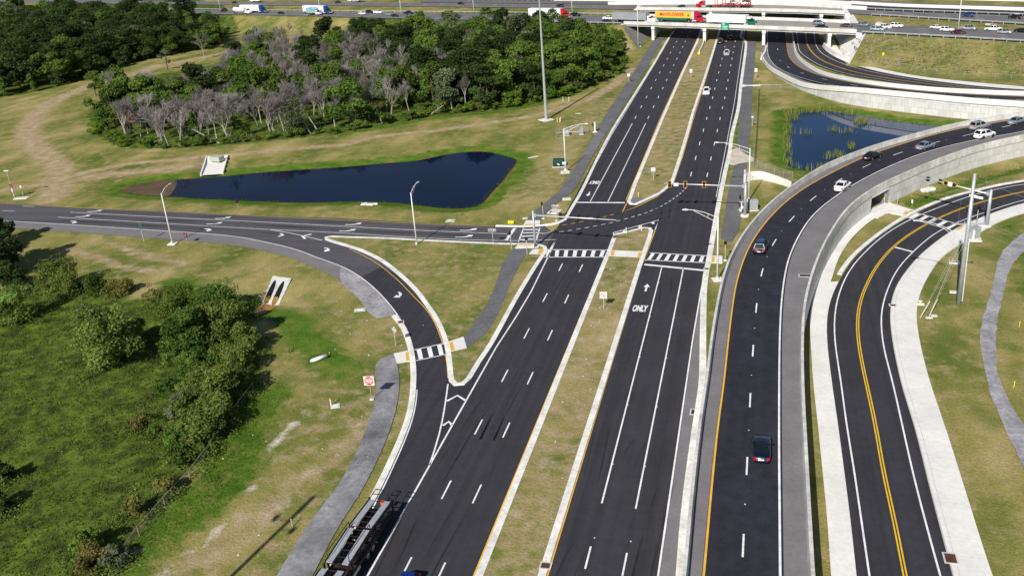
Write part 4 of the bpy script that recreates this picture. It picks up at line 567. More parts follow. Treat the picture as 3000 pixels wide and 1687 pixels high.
# ------------------------------------------------------------------ markings
ZR=3.5
WM,YM=MB(),MB(); ZM=.02
def line(mb,pts,w=.16,z=ZM): mb.ribbon(zset(pts,0),w,z)
def st(x,y0,y1,n=2): return [(x,y0+(y1-y0)*i/(n-1)) for i in range(n)]
line(WM,[(-3.1,-125),(-3.15,-60),(-3.15,-30),(-2.75,-20),(-2.6,-11),(-2.95,2),(-3.3,11.8)],.2)
line(YM,[(6.42,-125),(6.45,-12),(6.5,13.8)],.17); line(YM,[(13.0,-125),(12.85,-36),(12.85,0),(13.3,17.5)],.17)
for k in range(-13,1):
    y=.7+12.192*k  # lane dashes of the near left carriageway
    if y<2:
        line(WM,st(0,y-3.2,y),.17); line(WM,st(3.34,y-3.2-.25,y-.25),.17)
for x,y0 in ((16.05,-61.9),(19.42,-62.3)):
    line(WM,st(x,y0,-.1),.17)
    for k in range(1,6): line(WM,st(x,y0-12.19*k+2.5,y0-12.19*k+5.6),.17)
line(WM,[(22.5,-125),(22.45,-25),(22.6,-10),(22.75,-1)],.18)
line(WM,[(-4.6+.9,40),(-4.2,84),(-3.9,132),(-3.5,184),(-3.3,300)],.12)
for x0,x1,y0 in ((-.75,-.55,103.9),(2.7,2.85,103.5)):
    line(WM,[(x0-.05,33),(x1,97)],.17)
    for k in range(16): 
        xx=x1+.055*k*(1 if x0<0 else .9); line(WM,st(xx,y0+12.52*k-1.6,y0+12.52*k+1.6),.17)
for x0,y0 in ((17.2,51.5),(20.5,51.0)):
    for k in range(-0,20):
        xx=x0+(1.0 if k<6 else 1.0)*.16*min(k,6)+.055*max(0,k-6); line(WM,st(xx,y0+12.43*k-1.6,y0+12.43*k+1.6),.17)
line(YM,[(6.0,34),(6.05,60),(6.0,100),(6.6,165),(7.4,225),(7.4,320)],.15); line(YM,[(14.1,44),(14.45,66),(14.5,100),(14.8,140),(15.3,225),(15.7,320)],.15)
line(WM,[(22.9,36),(23.3,60),(24.2,118),(24.8,219),(25,320)],.12)
def band(q,nb,wl=.25,frac=.42,edge=True):
    q=[np.array(p) for p in q]
    if edge:
        for a,b in ((q[0],q[1]),(q[3],q[2])): line(WM,[tuple(a),tuple(b)],wl)
    for i in range(nb):
        t0=(i+.5-frac/2)/nb; t1=(i+.5+frac/2)/nb
        WM.add([(*(q[0]*(1-t)+q[1]*t),ZM) for t in (t0,t1)]+[(*(q[3]*(1-t)+q[2]*t),ZM) for t in (t1,t0)],[(0,1,2,3)])
band(GEO['xw1'],7); band(GEO['xw2'],7); band(GEO['xw4'],3,.2)
x3=GEO['xw3']; band([x3[0],x3[3],x3[2],x3[1]],4,.25,.3)
x5=GEO['xw5']; band([x5[0],x5[1],x5[2],x5[3]],5,.22)
sr=GEO['stop_r']; line(WM,[(13.2,1.0),(22.6,-.9)],.6); line(WM,[(-3.6,32.4),(6.0,32.4)],.6); line(WM,GEO['stop_c'],.6); line(WM,GEO['stop_f'],.5)
line(WM,smooth('cs_w1',3,2,2),.15); line(WM,smooth('cs_w2',3,2,2),.15); line(WM,w3,.17); line(WM,[(sk[i][0]+.52,sk[i][1]) for i in range(len(sk)) if sk[i][1]<-41 ]+[(-6.33,-125)],.15)
line(YM,smooth('cs_yel',3,2,3),.13); line(YM,smooth('slip_yel',1.5,1.5,3),.12); line(YM,smooth('slip_yel2',1.5,1.5,1),.16)
line(WM,smooth('gore_a',2,1.5,2),.16); line(WM,smooth('gore_l',2,1.5,3),.18); line(WM,GEO['tick'],.2)
for k in ('chev1','chev2'): line(WM,GEO[k],.34)
for q in ([(-56.6,12.6),(-55.6,11.7),(-56.3,11.0)],[(-50.2,12.5),(-51.6,11.5),(-50.3,10.1)]): line(WM,q,.5)
g3=GEO['med_gore']; line(WM,[(6.75,13.0),g3[0],g3[1],g3[2]],.22)
for t in (.22,.55,.85):
    a=np.array(g3[0])*(1-t)+np.array(g3[1])*t; line(WM,[tuple(a),(a[0]+.35,a[1]-1.1)],.5)
line(YM,GEO['far_gore'],.22)
for nm,mb in (('dot_white',WM),('dot_yel',YM)):
    q=GEO[nm]
    for i,p in enumerate(q):
        a=q[max(0,i-1)]; b=q[min(len(q)-1,i+1)]; l=math.hypot(b[0]-a[0],b[1]-a[1]); d=((b[0]-a[0])/l,(b[1]-a[1])/l)
        line(mb,[(p[0]-d[0]*.42,p[1]-d[1]*.42),(p[0]+d[0]*.42,p[1]+d[1]*.42)],.17)
line(WM,[(-127.5,27.6),(-124.2,27.3)],.15); line(WM,[(-130,24.3),(-126.7,24.1)],.15)
def shape(mb,pts,p,ang,sc=1,sx=1,z=ZM):
    c,s=math.cos(ang),math.sin(ang); mb.flat([(p[0]+(x*sx*c-y*s)*sc,p[1]+(x*sx*s+y*c)*sc) for x,y in pts],z)
LEFT=[(-1.55,-.55),(-.5,-.5),(.25,-.3),(.62,.12),(.95,-.02),(.95,1.05),(.0,.62),(.3,.45),(.0,.1),(-.55,-.2),(-1.55,-.25)]
RIGHT=[(x,-y) for x,y in LEFT][::-1]
RT=[(-.9,.55),(-.2,.62),(.45,.4),(.75,-.1),(1.15,.0),(.55,-1.0),(-.1,-.25),(.3,-.18),(.1,.1),(-.25,.25),(-.9,.2)]
STR=[(-1.5,-.16),(.2,-.16),(.2,-.5),(1.5,0),(.2,.5),(.2,.16),(-1.5,.16)]
for k in ('la1','la2','la3','la4','la5','la6','la7','la8'): shape(WM,LEFT,PTS[k],R(-3),1.0,1.15)
for k,a in (('ra1',-4),('ra2',-5),('slipA',-25),('slipB',-52)): shape(WM,RT,PTS[k],R(a),1.0,1.1)
shape(WM,STR,PTS['st1'],R(90),.95); shape(WM,STR,PTS['st2'],R(-90),.95)
vs_,fs_=text_mesh('ONLY',1.22,.06)
for k,a in (('only1',0),('only2',180)):
    c,s=math.cos(R(a)),math.sin(R(a)); WM.add([(PTS[k][0]+x*.62*c-y*2.3*s,PTS[k][1]+x*.62*s+y*2.3*c,ZM) for x,y,z in vs_],fs_)
# worn wheel paths, stains and tyre marks
def stain(name,lines,w,z,mm):
    vs,fs,fa=[],[],[]
    for q in lines:
        cols=[offset(q,o) for o in (-w/2,-w/6,w/6,w/2)]; o0=len(vs); n=len(q)
        for i in range(n):
            e=min(1,i/2,(n-1-i)/2)
            for k in range(4): vs.append((cols[k][i][0],cols[k][i][1],z+(q[i][2] if len(q[i])>2 else 0))); fa.append(0 if k in(0,3) else e)
        fs+=[(o0+i*4+k,o0+i*4+k+1,o0+i*4+k+5,o0+i*4+k+4) for i in range(n-1) for k in range(3)]
    b=MB(); b.v=vs; b.f=fs; up(b); o=struct(name,b,mm); a=o.data.attributes.new('fade','FLOAT','POINT'); a.data.foreach_set('value',np.array(fa,np.float32)); return o
stl=lambda x,y0,y1,x1=None:[(x+((x if x1 is None else x1)-x)*t,y0+(y1-y0)*t) for t in np.linspace(0,1,24)]
wp_=[]
for c in (-1.55,1.67,4.95,14.4,17.7,20.95): wp_+=[stl(c-.85,-124,28),stl(c+.85,-124,28)]
for c0,c1 in ((-2.6,-2.0),(1.1,1.2),(4.6,5.0),(15.6,17.0),(19.0,20.2),(22.2,23.3)): wp_+=[stl(c0-.85,30,300,c1-.85),stl(c0+.85,30,300,c1+.85)]
stain('wheel_path',wp_,1.0,.0125,stain_material('wheel_dust',(.12,.115,.12),.24,(1,.03,1),.9))
c1,c2=smooth('cs_w1',3,2,2),smooth('cs_w2',3,2,2)
stain('oil_stain',[offset(c1,1.7),offset(c1,-1.7),offset(c2,-1.8)],1.5,.0125,stain_material('oil_dark',(.03,.03,.034),.4,(.08,1,1),.8))
tm=[]
for k in range(16):
    x=random.choice((-1.5,1.7,5,14.4,17.7,21)); y=random.uniform(-95,25); l=random.uniform(6,22); dx=random.uniform(-1.2,1.2)
    for o in (0,1.55): tm.append([(x-.8+o+dx*(t**2),y+l*t) for t in np.linspace(0,1,12)])
tm+= [[(-2-8*math.sin(t*.9),-45+24*t) for t in np.linspace(0,1,14)],[(9.5+10*math.sin(t*1.2),20+9*t) for t in np.linspace(0,1,14)],[(7.5+10*math.sin(t*1.2),21.5+9*t) for t in np.linspace(0,1,14)]]
stain('tyre_mark',tm,.3,.0135,stain_material('tyre_dark',(.015,.015,.017),.4,(1,.2,1),.6))
stain('ramp_wheel_path',[[(p[0],p[1],ZR) for p in offset(smooth('rp_d',2,2,8),o)] for o in (-2.5,-.9,.9,2.5)],1.0,.0105,stain_material('ramp_dust',(.085,.085,.1),.26,(1,1,1),.12))
# frontage road lines
for nm,mb,w in (('fr_wL',WM,.17),('fr_wR',WM,.17)): line(mb,smooth(nm,2,2,3),w)
fy=smooth('fr_yel',2,2,3); YB=MB(); line(YB,offset(fy,.13),.14); line(YB,offset(fy,-.13),.14)
# raised pavement markers
for y in np.arange(-118,2,12.19):
    for x in (0,3.34): WM.box(x,y+6.5,.03,.11,.11,.03)
    for x in (16.2,19.57): WM.box(x,y+2,.03,.11,.11,.03)
line(WM,smooth('ir_l',2,2,3),.15); line(WM,smooth('ir_r',2,2,3),.15); iy=smooth('ir_y',2,2,3); line(YM,offset(iy,.14),.14); line(YM,offset(iy,-.14),.14)
struct('white_road_marking',up(WM),white_p); struct('yellow_road_marking',up(YM),yellow_p); struct('double_yellow_line',up(YB),yellow_b)
# ------------------------------------------------------------------ ramp
def wallstrip(L,z0,z1,name,parent,m_=None,off=0):
    """vertical wall with UVs in metres; z0/z1 numbers or lists"""
    L=offset(L,off); n=len(L); s=arclen(L); Z0=z0 if isinstance(z0,list) else [z0]*n; Z1=z1 if isinstance(z1,list) else [z1]*n
    vs=[(L[i][0],L[i][1],Z0[i]) for i in range(n)]+[(L[i][0],L[i][1],Z1[i]) for i in range(n)]; fs=[(i,i+1,n+i+1,n+i) for i in range(n-1)]
    me=bpy.data.meshes.new(name); me.from_pydata(vs,[],fs); me.materials.append(m_ or wall_m); uv=me.uv_layers.new(name='UVMap')
    for p in me.polygons:
        for li in p.loop_indices:
            v=me.loops[li].vertex_index; uv.data[li].uv=(s[v%n],vs[v][2])
    return obj(name,me,parent)
ZR=3.5
rbi=smooth('rp_bi',2,2,6)+[(25.3,-125)]; rri=smooth('rp_ri',2,2,6); rri=rri+[(rri[-1][0],-125)]; ry=smooth('rp_y',2,2,6); rw=smooth('rp_w',2,2,6); rd=smooth('rp_d',2,2,8)
ry=ry+[(ry[-1][0],-125)]; rw=rw+[(rw[-1][0],-125)]; rd=rd+[(rd[-1][0],-125)]
ramp=empty('elevated_ramp',(0,0,0),0,'long curving elevated highway ramp with black asphalt between pale concrete barriers','ramp')
a,b=between(offset(rbi,-.1),offset(rri,.1),120,ZR); deck=up(MB().strip(a,b)).build('shoulder',asph_sh,ramp)
a,b=between(offset(ry,-.15),offset(rw,.28),120,ZR+.006); up(MB().strip(a,b)).build('carriageway',asph_lane,ramp)
m=MB(); m.ribbon(zset(rw,ZR),.2,.016); dd=arclen(rd); sref=GEO['rp_d']
for p in GEO['rp_dc']+[(29.5,-86),(29.5,-98)]:
    i=min(range(len(rd)),key=lambda i:math.hypot(rd[i][0]-p[0],rd[i][1]-p[1])); s0=dd[i]
    s0-=1.52
    if s0+2<dd[-1] and s0>0: m.ribbon(zset(sub(rd,s0,s0+3.05),ZR),.17,.016)
    if s0+8<dd[-1] and s0>0: m.ribbon(zset(sub(rd,s0+7.6,s0+7.75),ZR),.12,.016)
up(m).build('white_marking',white_p,ramp)
m=MB(); m.ribbon(zset(ry,ZR),.2,.016); up(m).build('yellow_marking',yellow_p,ramp)
MB().sweep(zset(rbi,ZR),[(0,-.05),(-.1,1.0),(-.4,1.0),(-.44,-.3)]).build('barrier',conc_o,ramp)
MB().sweep(zset(rri,ZR),[(0,-.05),(.1,1.0),(.42,1.0),(.46,-.3)]).build('barrier',conc_o,ramp)
wallstrip(rbi,-.5,ZR-.3,'retaining_wall',ramp,None,-.34)
ro=offset(rri,.36); sro=arclen(ro)
so1=sro[min(range(len(ro)),key=lambda i:math.hypot(ro[i][0]-GEO['opening'][0][0],ro[i][1]-GEO['opening'][0][1]))]; so2=sro[min(range(len(ro)),key=lambda i:math.hypot(ro[i][0]-GEO['opening'][1][0],ro[i][1]-GEO['opening'][1][1]))]
so1,so2=min(so1,so2),max(so1,so2); 
if so2-so1<4: so2=so1+4.2
wallstrip(sub(ro,0,so1),-.5,ZR-.3,'retaining_wall',ramp); wallstrip(sub(ro,so2,sro[-1]),-.5,ZR-.3,'retaining_wall',ramp)
pa,pb=sub(ro,so1,so1+.01)[0],sub(ro,so2-.01,so2)[1]; wallstrip([pa,pb],2.75,ZR-.3,'lintel',ramp,conc)
tn=np.array([pb[0]-pa[0],pb[1]-pa[1]]); tn/=np.linalg.norm(tn); inn=np.array([tn[1],-tn[0]]); 
if np.dot(inn,np.array([rd[0][0],rd[0][1]])-np.array(pa[:2]))<0 and False: inn=-inn
mid=np.array(min(rd,key=lambda p:math.hypot(p[0]-pa[0],p[1]-pa[1]))[:2]); inn=inn if np.dot(inn,mid-np.array(pa[:2]))>0 else -inn
m=MB(); A=np.array(pa[:2]);B_=np.array(pb[:2])
for q0,q1 in ((A,A+inn*13),(B_,B_+inn*13)): m.add([(*q0,-.06),(*q1,-.06),(*q1,2.75),(*q0,2.75)],[(0,1,2,3)])
m.add([(*A,2.75),(*B_,2.75),(*(B_+inn*13),2.75),(*(A+inn*13),2.75)],[(0,1,2,3)]); m.add([(*A,.02),(*B_,.02),(*(B_+inn*13),.02),(*(A+inn*13),.02)],[(0,1,2,3)])
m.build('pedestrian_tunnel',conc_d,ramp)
m=MB(); m.ribbon(zset(ro,ZR-.33),.14); m.build('wall_joint',dark_m,ramp)
# little white wing wall between the path and the ramp
wb_=smooth('wallN_b',1,1,1); m=MB(); tops=[1.75-.9*i/(len(wb_)-1)*.6 for i in range(len(wb_))]
for i in range(len(wb_)-1):
    a,b=wb_[i],wb_[i+1]; h1,h2=tops[i],tops[i+1]
    m.add([(a[0],a[1],-.1),(b[0],b[1],-.1),(b[0],b[1],h2),(a[0],a[1],h1),(a[0],a[1]+.35,-.1),(b[0],b[1]+.35,-.1),(b[0],b[1]+.35,h2),(a[0],a[1]+.35,h1)],[(0,1,2,3),(5,4,7,6),(3,2,6,7)])
m.box(wb_[0][0]-.1,wb_[0][1]+1.0,.85,.35,3.4,1.9)
tag(m.build('wing_wall',conc),'low white concrete wing wall between the shared path and the ramp barrier','wall')
# ------------------------------------------------------------------ outer two-lane ramp and inner road beyond the pond
orb,orr=smooth('or_bo',2,2,3),smooth('or_bi',2,2,3); orw,ory,ord_=smooth('or_w',2,2,3),smooth('or_y',2,2,3),smooth('or_d',2,2,3)
orb=[(30.6,330,0),(30.9,230,0)]+orb; orr=[(42.8,330,0)]+orr; orw=[(33.7,330,0)]+orw; ory=[(39.9,330,0)]+ory
OR=empty('curved_ramp',(0,0,0),0,'two lane ramp curving out from under the bridge on a tall panelled retaining wall','ramp')
a,b=between(orb,orr,120); up(MB().strip(a,b,.03)).build('shoulder',asph_sh,OR)
a,b=between(offset(orw,-.2),offset(ory,.2),120); up(MB().strip(a,b,.04)).build('carriageway',asph_lane,OR)
m=MB(); m.ribbon(orw,.16,.05); so_d=arclen(ord_)
for p in GEO['or_d']:
    i=min(range(len(ord_)),key=lambda i:math.hypot(ord_[i][0]-p[0],ord_[i][1]-p[1])); 
    if so_d[i]+1.6<so_d[-1] and so_d[i]>1.6: m.ribbon(sub(ord_,so_d[i]-1.5,so_d[i]+1.5),.16,.05)
up(m).build('white_marking',white_p,OR); m=MB(); m.ribbon(ory,.16,.05); up(m).build('yellow_marking',yellow_p,OR)
i1=min(i for i in range(len(orb)) if orb[i][1]<200)
MB().sweep(orb[i1:],[(0,-.3),(0,1.0),(.3,1.0),(.42,.03)]).build('barrier',conc,OR)
MB().sweep(orr[3:],[(-.25,.03),(-.12,1.0),(.12,1.0),(.28,-.1)]).build('barrier',conc,OR)
wb=offset(orb[i1:],.1); wallstrip(wb,-.5,[p[2]-.3 for p in wb],'retaining_wall',OR)
wb=offset(orr[3:],.2); wallstrip(wb,-.5,[p[2]-.05 for p in wb],'retaining_wall',OR,conc)
m=MB(); m.ribbon([(p[0],p[1],p[2]-.33) for p in orb[i1:]],.16); m.build('wall_joint',dark_m,OR)
a,b=between([(41,330)]+smooth('ir_el',2,2,3),[(53,330)]+smooth('ir_er',2,2,3),120); struct('inner_road',up(MB().strip(a,b,.0)),asph_new)
a,b=between(smooth('ir_er',2,2,3)[20:],smooth('ir_walk',2,2,3),70); struct('inner_road_verge',up(MB().strip(a,b,.1)),conc)
# ------------------------------------------------------------------ interstate
conc_br=mat('concrete_bridge',(.66,.64,.6),.85,spec=.2,noise=[(.3,.16),(1.5,.12),(5,.08)],streak=(1,1,.15))
deck_m=mat('deck_concrete',(.36,.34,.32),.9,spec=.2,noise=[(.15,.1),(1.2,.1)],streak=(.06,1,1))
hwy_m=mat('highway_asphalt',(.17,.165,.175),.9,spec=.2,noise=[(.2,.14),(1.5,.1)],streak=(.06,1,1))
XL,XR=-21.5,61.5
def seg(A,B,x0,x1,z,name,m_,n=60): 
    a,b=between(clipx(A,x0,x1),clipx(B,x0,x1),n); return struct(name,up(MB().strip(zset(a,z),zset(b,z))),m_)
seg(EBN,EBF,-640,XL,ZI,'highway_near_lanes',hwy_m); seg(EBN,EBF,XR,230,ZI,'highway_near_lanes_east',hwy_m)
seg(offset(WBN,.1),WBF,-640,XL-2,ZI,'highway_far_lanes',hwy_m); seg(WBN,WBF,XR+2,250,ZI,'highway_far_lanes_east',hwy_m)
HW,HY=MB(),MB()
for A,B,ph in ((EBN,EBF,0),(WBN,WBF,5)):
    n=900; a,b=between(clipx(A,-560,175),clipx(B,-560,175),n); S=arclen(a)
    mid=lambda t:[(a[i][0]*(1-t)+b[i][0]*t,a[i][1]*(1-t)+b[i][1]*t) for i in range(n)]
    for t in (.36,.54,.72):
        q=mid(t); s=arclen(q)[-1]; k=ph
        while k<s-4: HW.ribbon(zset(sub(q,k,k+3.2),ZI),.16,.02); k+=12.2
    HW.ribbon(zset(mid(.18),ZI),.16,.02); (HY if A is EBN else HW).ribbon(zset(mid(.9),ZI),.16,.02)
# hatching on the near shoulder
nl=clipx(EBN,64,150); s=arclen(nl)[-1]; k=2
while k<s-8:
    p,q=sub(nl,k,k+.1)[0],sub(nl,k+6,k+6.1)[0]; HW.ribbon([(p[0],p[1]+.6,ZI),(q[0]+1.2,q[1]+4.0,ZI)],.4,.021); k+=12
struct('highway_white_marking',up(HW),white_p); struct('highway_yellow_marking',up(HY),yellow_p)
def bridge(A,B,name,label,bents,ncol,x0=XL,x1=XR,m_=None,top=None):
    top=top or conc_br
    E=empty(name,(0,0,0),0,label,'bridge')
    a,b=clipx(A,x0,x1),clipx(B,x0,x1); a2,b2=between(offset(a,.3),offset(b,-.3),50,ZI+.004); up(MB().strip(a2,b2)).build('deck',m_ or deck_m,E)
    MB().sweep(zset(a,ZI),[(.35,.0),(.2,1.0),(-.1,1.0),(-.12,-.25),(.3,-.25)]).build('parapet',top,E)
    MB().sweep(zset(b,ZI),[(-.35,.0),(-.2,1.0),(.1,1.0),(.12,-.25),(-.3,-.25)]).build('parapet',top,E)
    a3,b3=between(offset(a,.55),offset(b,-.55),50); m=MB()
    m.strip(zset(a3,5.0),zset(b3,5.0)); m.strip(zset(a3,5.0),zset(a3,5.62)); m.strip(zset(b3,5.62),zset(b3,5.0)); m.build('girder',conc,E)
    for X_ in bents:
        ya,yb=yat(A,X_),yat(B,X_); MB().box(X_,(ya+yb)/2,4.55,1.25,yb-ya-.6,.9).build('pier_cap',conc,E)
        for i in range(ncol): MB().box(X_,ya+1.3+(yb-ya-2.6)*i/(ncol-1),2.0,1.0,1.1,4.3).build('column',conc,E)
    for X_ in (x0-.8,x1+.8):
        m=MB(); ya,yb=yat(A,X_),yat(B,X_); m.box(X_,(ya+yb)/2,5.0,1.6,yb-ya,1.7); m.build('abutment',conc,E)
        m=MB()
    return E
BENT=(-9.6,10.6,32.0,53.5)
bridge(EBN,EBF,'highway_bridge','nearest pale concrete highway bridge across the roads, carrying the queue of trucks',BENT,4)
bridge(WBN,WBF,'highway_bridge','middle concrete highway bridge behind the trucks, carrying the red car transporter',BENT,4)
# third, brightest bridge behind, with its approaches
RBN=offset(WBF,2.0); RBF=offset(WBF,12)
bridge(RBN,RBF,'highway_bridge','bright white ramp bridge at the very top edge beyond the red car transporter',(-9.6,10.6,32.,53.5),3,-36,66,conc)
seg(RBN,RBF,66,250,ZI,'far_ramp_road_east',asph_new); seg(RBN,RBF,-150,-36,ZI,'far_ramp_road',hwy_m)
R2=offset(WBF,15.5); R2b=offset(WBF,25)
seg(R2,R2b,-640,250,ZI-.1,'far_frontage_road',hwy_m); 
def barrier(name,L,label,h=1.0,m_=conc,w=.5,z=ZI):
    return tag(MB().sweep(zset(L,z),[(w/2,-.3),(w/4,h),(-w/4,h),(-w/2,-.3)]).build(name,m_),label,'barrier')
barrier('concrete_barrier',clipx(R2,-70,40),'long white concrete barrier at the top edge left of the white ramp bridge',1.3)
barrier('concrete_barrier',clipx(offset(WBF,1.0),-38,70),'white concrete barrier between the far lanes and the white ramp bridge',1.2)
barrier('concrete_barrier',clipx(offset(WBF,13),66,120),'white concrete barrier running off the right end of the white ramp bridge',1.0)
barrier('concrete_barrier',clipx(offset(WBF,38),84,190),'tall pale wall at the top right corner of the photo',3.2)
def guardrail(L,label,z=ZI,step=3.8,sides=(1,),top=.8):
    E=empty('guard_rail',(0,0,0),0,label,'guard rail','guard rails along the highway')
    m=MB(); Lz=zset(L,z)
    for sd in sides: m.sweep(offset(Lz,.12*sd),[(.03,top-.33),(.05,top-.25),(.0,top-.17),(.05,top-.08),(.03,top),(-.03,top),(-.03,top-.33)])
    m.build('rail',steel,E); p=MB(); s=arclen(L)[-1]; k=0
    while k<s: q=sub(L,k,k+.05)[0]; p.box(q[0],q[1],z+top/2-.25,.16,.16,top+.3); k+=step
    o=p.build('post',steel,E); o['kind']='stuff'; return E
guardrail(clipx(offset(EBF,2.0),-420,-24),'steel guard rail along the grass median left of the bridges',ZI-.1)
guardrail(clipx(offset(EBN,-1.0),63,170),'steel guard rail along the top of the right hand embankment',ZI-.1)
guardrail(clipx(offset(WBN,-1.0),70,170),'steel guard rail along the grass median right of the bridges',ZI-.1)
guardrail(clipx(offset(WBF,1.0),70,190),'nearer of the double guard rails above the blue SUV',ZI)
guardrail(clipx(offset(WBF,14.5),120,200),'farthest guard rail at the upper right beside the dark ramp',ZI)
guardrail(clipx(offset(WBF,13.5),-150,-38),'guard rail at the top edge left of the white ramp bridge',ZI)
guardrail(clipx(offset(EBN,-1.2),-60,-23),'short dark posts of the guard rail ending at the bridge, above the grove',ZI-.1)
# slope pavements
def slope_face(name,xs,fz,sl,mm,inset):
    a,b=[],[]
    for x in xs:
        z=fz(x); ys=yat(EBN,x)-3.2-(ZI-.25-z)*sl/.87; a.append((x,ys+inset,z+.1)); b.append((x,yat(WBF,x)+4,z+.1))
    m=MB()
    for k in range(12):
        p=[tuple(u[i]*(1-k/12)+v[i]*k/12 for i in range(3)) for u,v in zip(a,b)]; q=[tuple(u[i]*(1-(k+1)/12)+v[i]*(k+1)/12 for i in range(3)) for u,v in zip(a,b)]; m.strip(p,q)
    return struct(name,up(m),mm)
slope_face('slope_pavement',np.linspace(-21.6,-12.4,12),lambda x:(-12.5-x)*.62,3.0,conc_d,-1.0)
slope_face('slope_pavement_east',np.linspace(57.3,64.2,10),lambda x:(x-57.5)*.85,4.2,conc,2.0)
m=MB(); m.box(60.2,181,.9,.6,8,2.2,.5); m.box(57.6,190,.7,.5,9,1.7,.2)
tag(m.build('drainage_wall',conc),'white concrete ledge at the foot of the right bridge slope','wall')
# flared white barrier at the left pier of the curved ramp and median crash cushion
tag(MB().sweep([(32.9,205,0),(32.6,196,0),(32.0,188,0),(31.4,184,0)],[(.5,-.05),(.25,1.3),(-.25,1.3),(-.5,-.05)]).build('flared_barrier',conc),'white flared concrete barrier wrapped around the pier left of the curved ramp','barrier')
tag(MB().sweep([(52.2,206,0),(52.6,199,0),(54.5,187,0),(57.5,178,0)],[(.5,-.05),(.2,1.3),(-.2,1.3),(-.5,-.05)]).build('flared_barrier',conc),'pale curved barrier beside the right pier and the inner road','barrier')
E=empty('crash_cushion',(10.2,0,0),0,'white tapered barrier with yellow nose in the median under the bridge','barrier')
MB().sweep([(.4,228,0),(.35,214,0),(.0,200,0)],[(.35,-.05),(.18,1.0),(-.18,1.0),(-.35,-.05)]).build('barrier',conc,E)
MB().box(0,198.6,.45,.8,1.4,.9).build('nose',yel_s,E)
# ------------------------------------------------------------------ street furniture
def light_pole(name,p,h,az,arm,label,base=True,group=None,m_=white_m,z=0,pad=1.5):
    """az: compass direction of the arm in degrees from +X"""
    E=empty(name,(p[0],p[1],z),R(az),label,'street light',group)
    MB().tube((0,0,0),(0,0,h),.15,.085,10).build('pole',m_,E,True)
    if arm:
        m=MB(); m.path([(0,0,h-.15),(arm*.45,0,h+.65),(arm*.8,0,h+1.0),(arm,0,h+1.05)],.045); m.path([(0,0,h-.95),(arm*.45,0,h+.1),(arm*.8,0,h+.9)],.04); m.tube((arm*.33,0,h-.15),(arm*.33,0,h+.45),.03); m.build('arm',m_,E)
        m=MB(); m.add([(arm-.1,-.1,h+1.0),(arm+.35,-.17,h+.98),(arm+.8,-.1,h+1.0),(arm+.8,.1,h+1.0),(arm+.35,.17,h+.98),(arm-.1,.1,h+1.0),(arm-.1,-.08,h+1.12),(arm+.35,-.14,h+1.2),(arm+.8,-.07,h+1.1),(arm+.8,.07,h+1.1),(arm+.35,.14,h+1.2),(arm-.1,.08,h+1.12)],[(5,4,3,2,1,0),(6,7,8,9,10,11)]+[(i,(i+1)%6,6+(i+1)%6,6+i) for i in range(6)]); m.build('lamp_head',alu,E)
    if base:
        m=MB(); m.box(0,0,.05,pad,pad,.14,R(45) if name=='high_mast_pole' else R(20)); m.build('concrete_pad',conc,E); MB().box(0,0,.3,.4,.4,.5).build('base_plate',alu,E)
    return E
GL='street light poles'
light_pole('street_light',PTS['lamp1'],9.9,78,2.3,'white street light on a square pad at the left, south of the cross street',True,GL)
light_pole('street_light',PTS['lamp2'],9.7,78,2.3,'white street light on a square pad in the grass island, middle of the cross street',True,GL)
light_pole('street_light',(PTS['lamp3'][0]-.0,PTS['lamp3'][1]),9.2,-4,4.6,'white street light with truss arm by the shared path, beside the green utility box',True,GL,pad=.9)
light_pole('street_light',PTS['lamp4'],10.0,178,5.6,'white street light with its arm over the road behind the signal cabinet on the right',True,GL,pad=.8)
light_pole('street_light',PTS['lamp5'],10.0,180,4.4,'white street light on a pad between the main road kerb and the ramp barrier',True,GL,pad=1.5)
E=light_pole('high_mast_pole',PTS['highmast'],31,0,0,'very tall grey high mast pole on a square white pad beside the grove',True,None,steel,pad=3.2)
E.children[0].data=MB().tube((0,0,0),(0,0,31),.42,.17,14).build('tmp',steel).data; bpy.data.objects.remove([o for o in bpy.data.objects if o.name.startswith('tmp')][0])
GI='light poles along the highway'
for k,h,az,arm,lab in (('il1',12,100,2.5,'white highway light pole rising beside the dense wood'),('il2',13,75,2.2,'white highway light pole with a white pad in the grass right of the mural truck'),('il3',12,75,2.2,'white highway light pole beside the pale blue hatchback'),('il4',9,-75,1.8,'white highway light pole in the median above the middle of the grove'),('il5',11,75,2.2,'white highway light pole right of the red tractor'),('il6',17,75,2.5,'tall white light pole standing before the left bridge abutment'),('il7',12,40,2.4,'white highway light pole with a concrete pad on the right embankment')):
    p=PTS[k]; z=gz(*p); light_pole('highway_light',p,h,az,arm,lab,k in('il2','il6','il7'),GI,white_m,z,2.0)
for x,y,lab in ((-197,392,'light pole cut off by the top edge left of the first white box truck'),(-118,352,'light pole cut off by the top edge behind the two white box trucks')):
    light_pole('highway_light',(x,y),11,-80,2,lab,False,GI,white_m,ZI-.3)
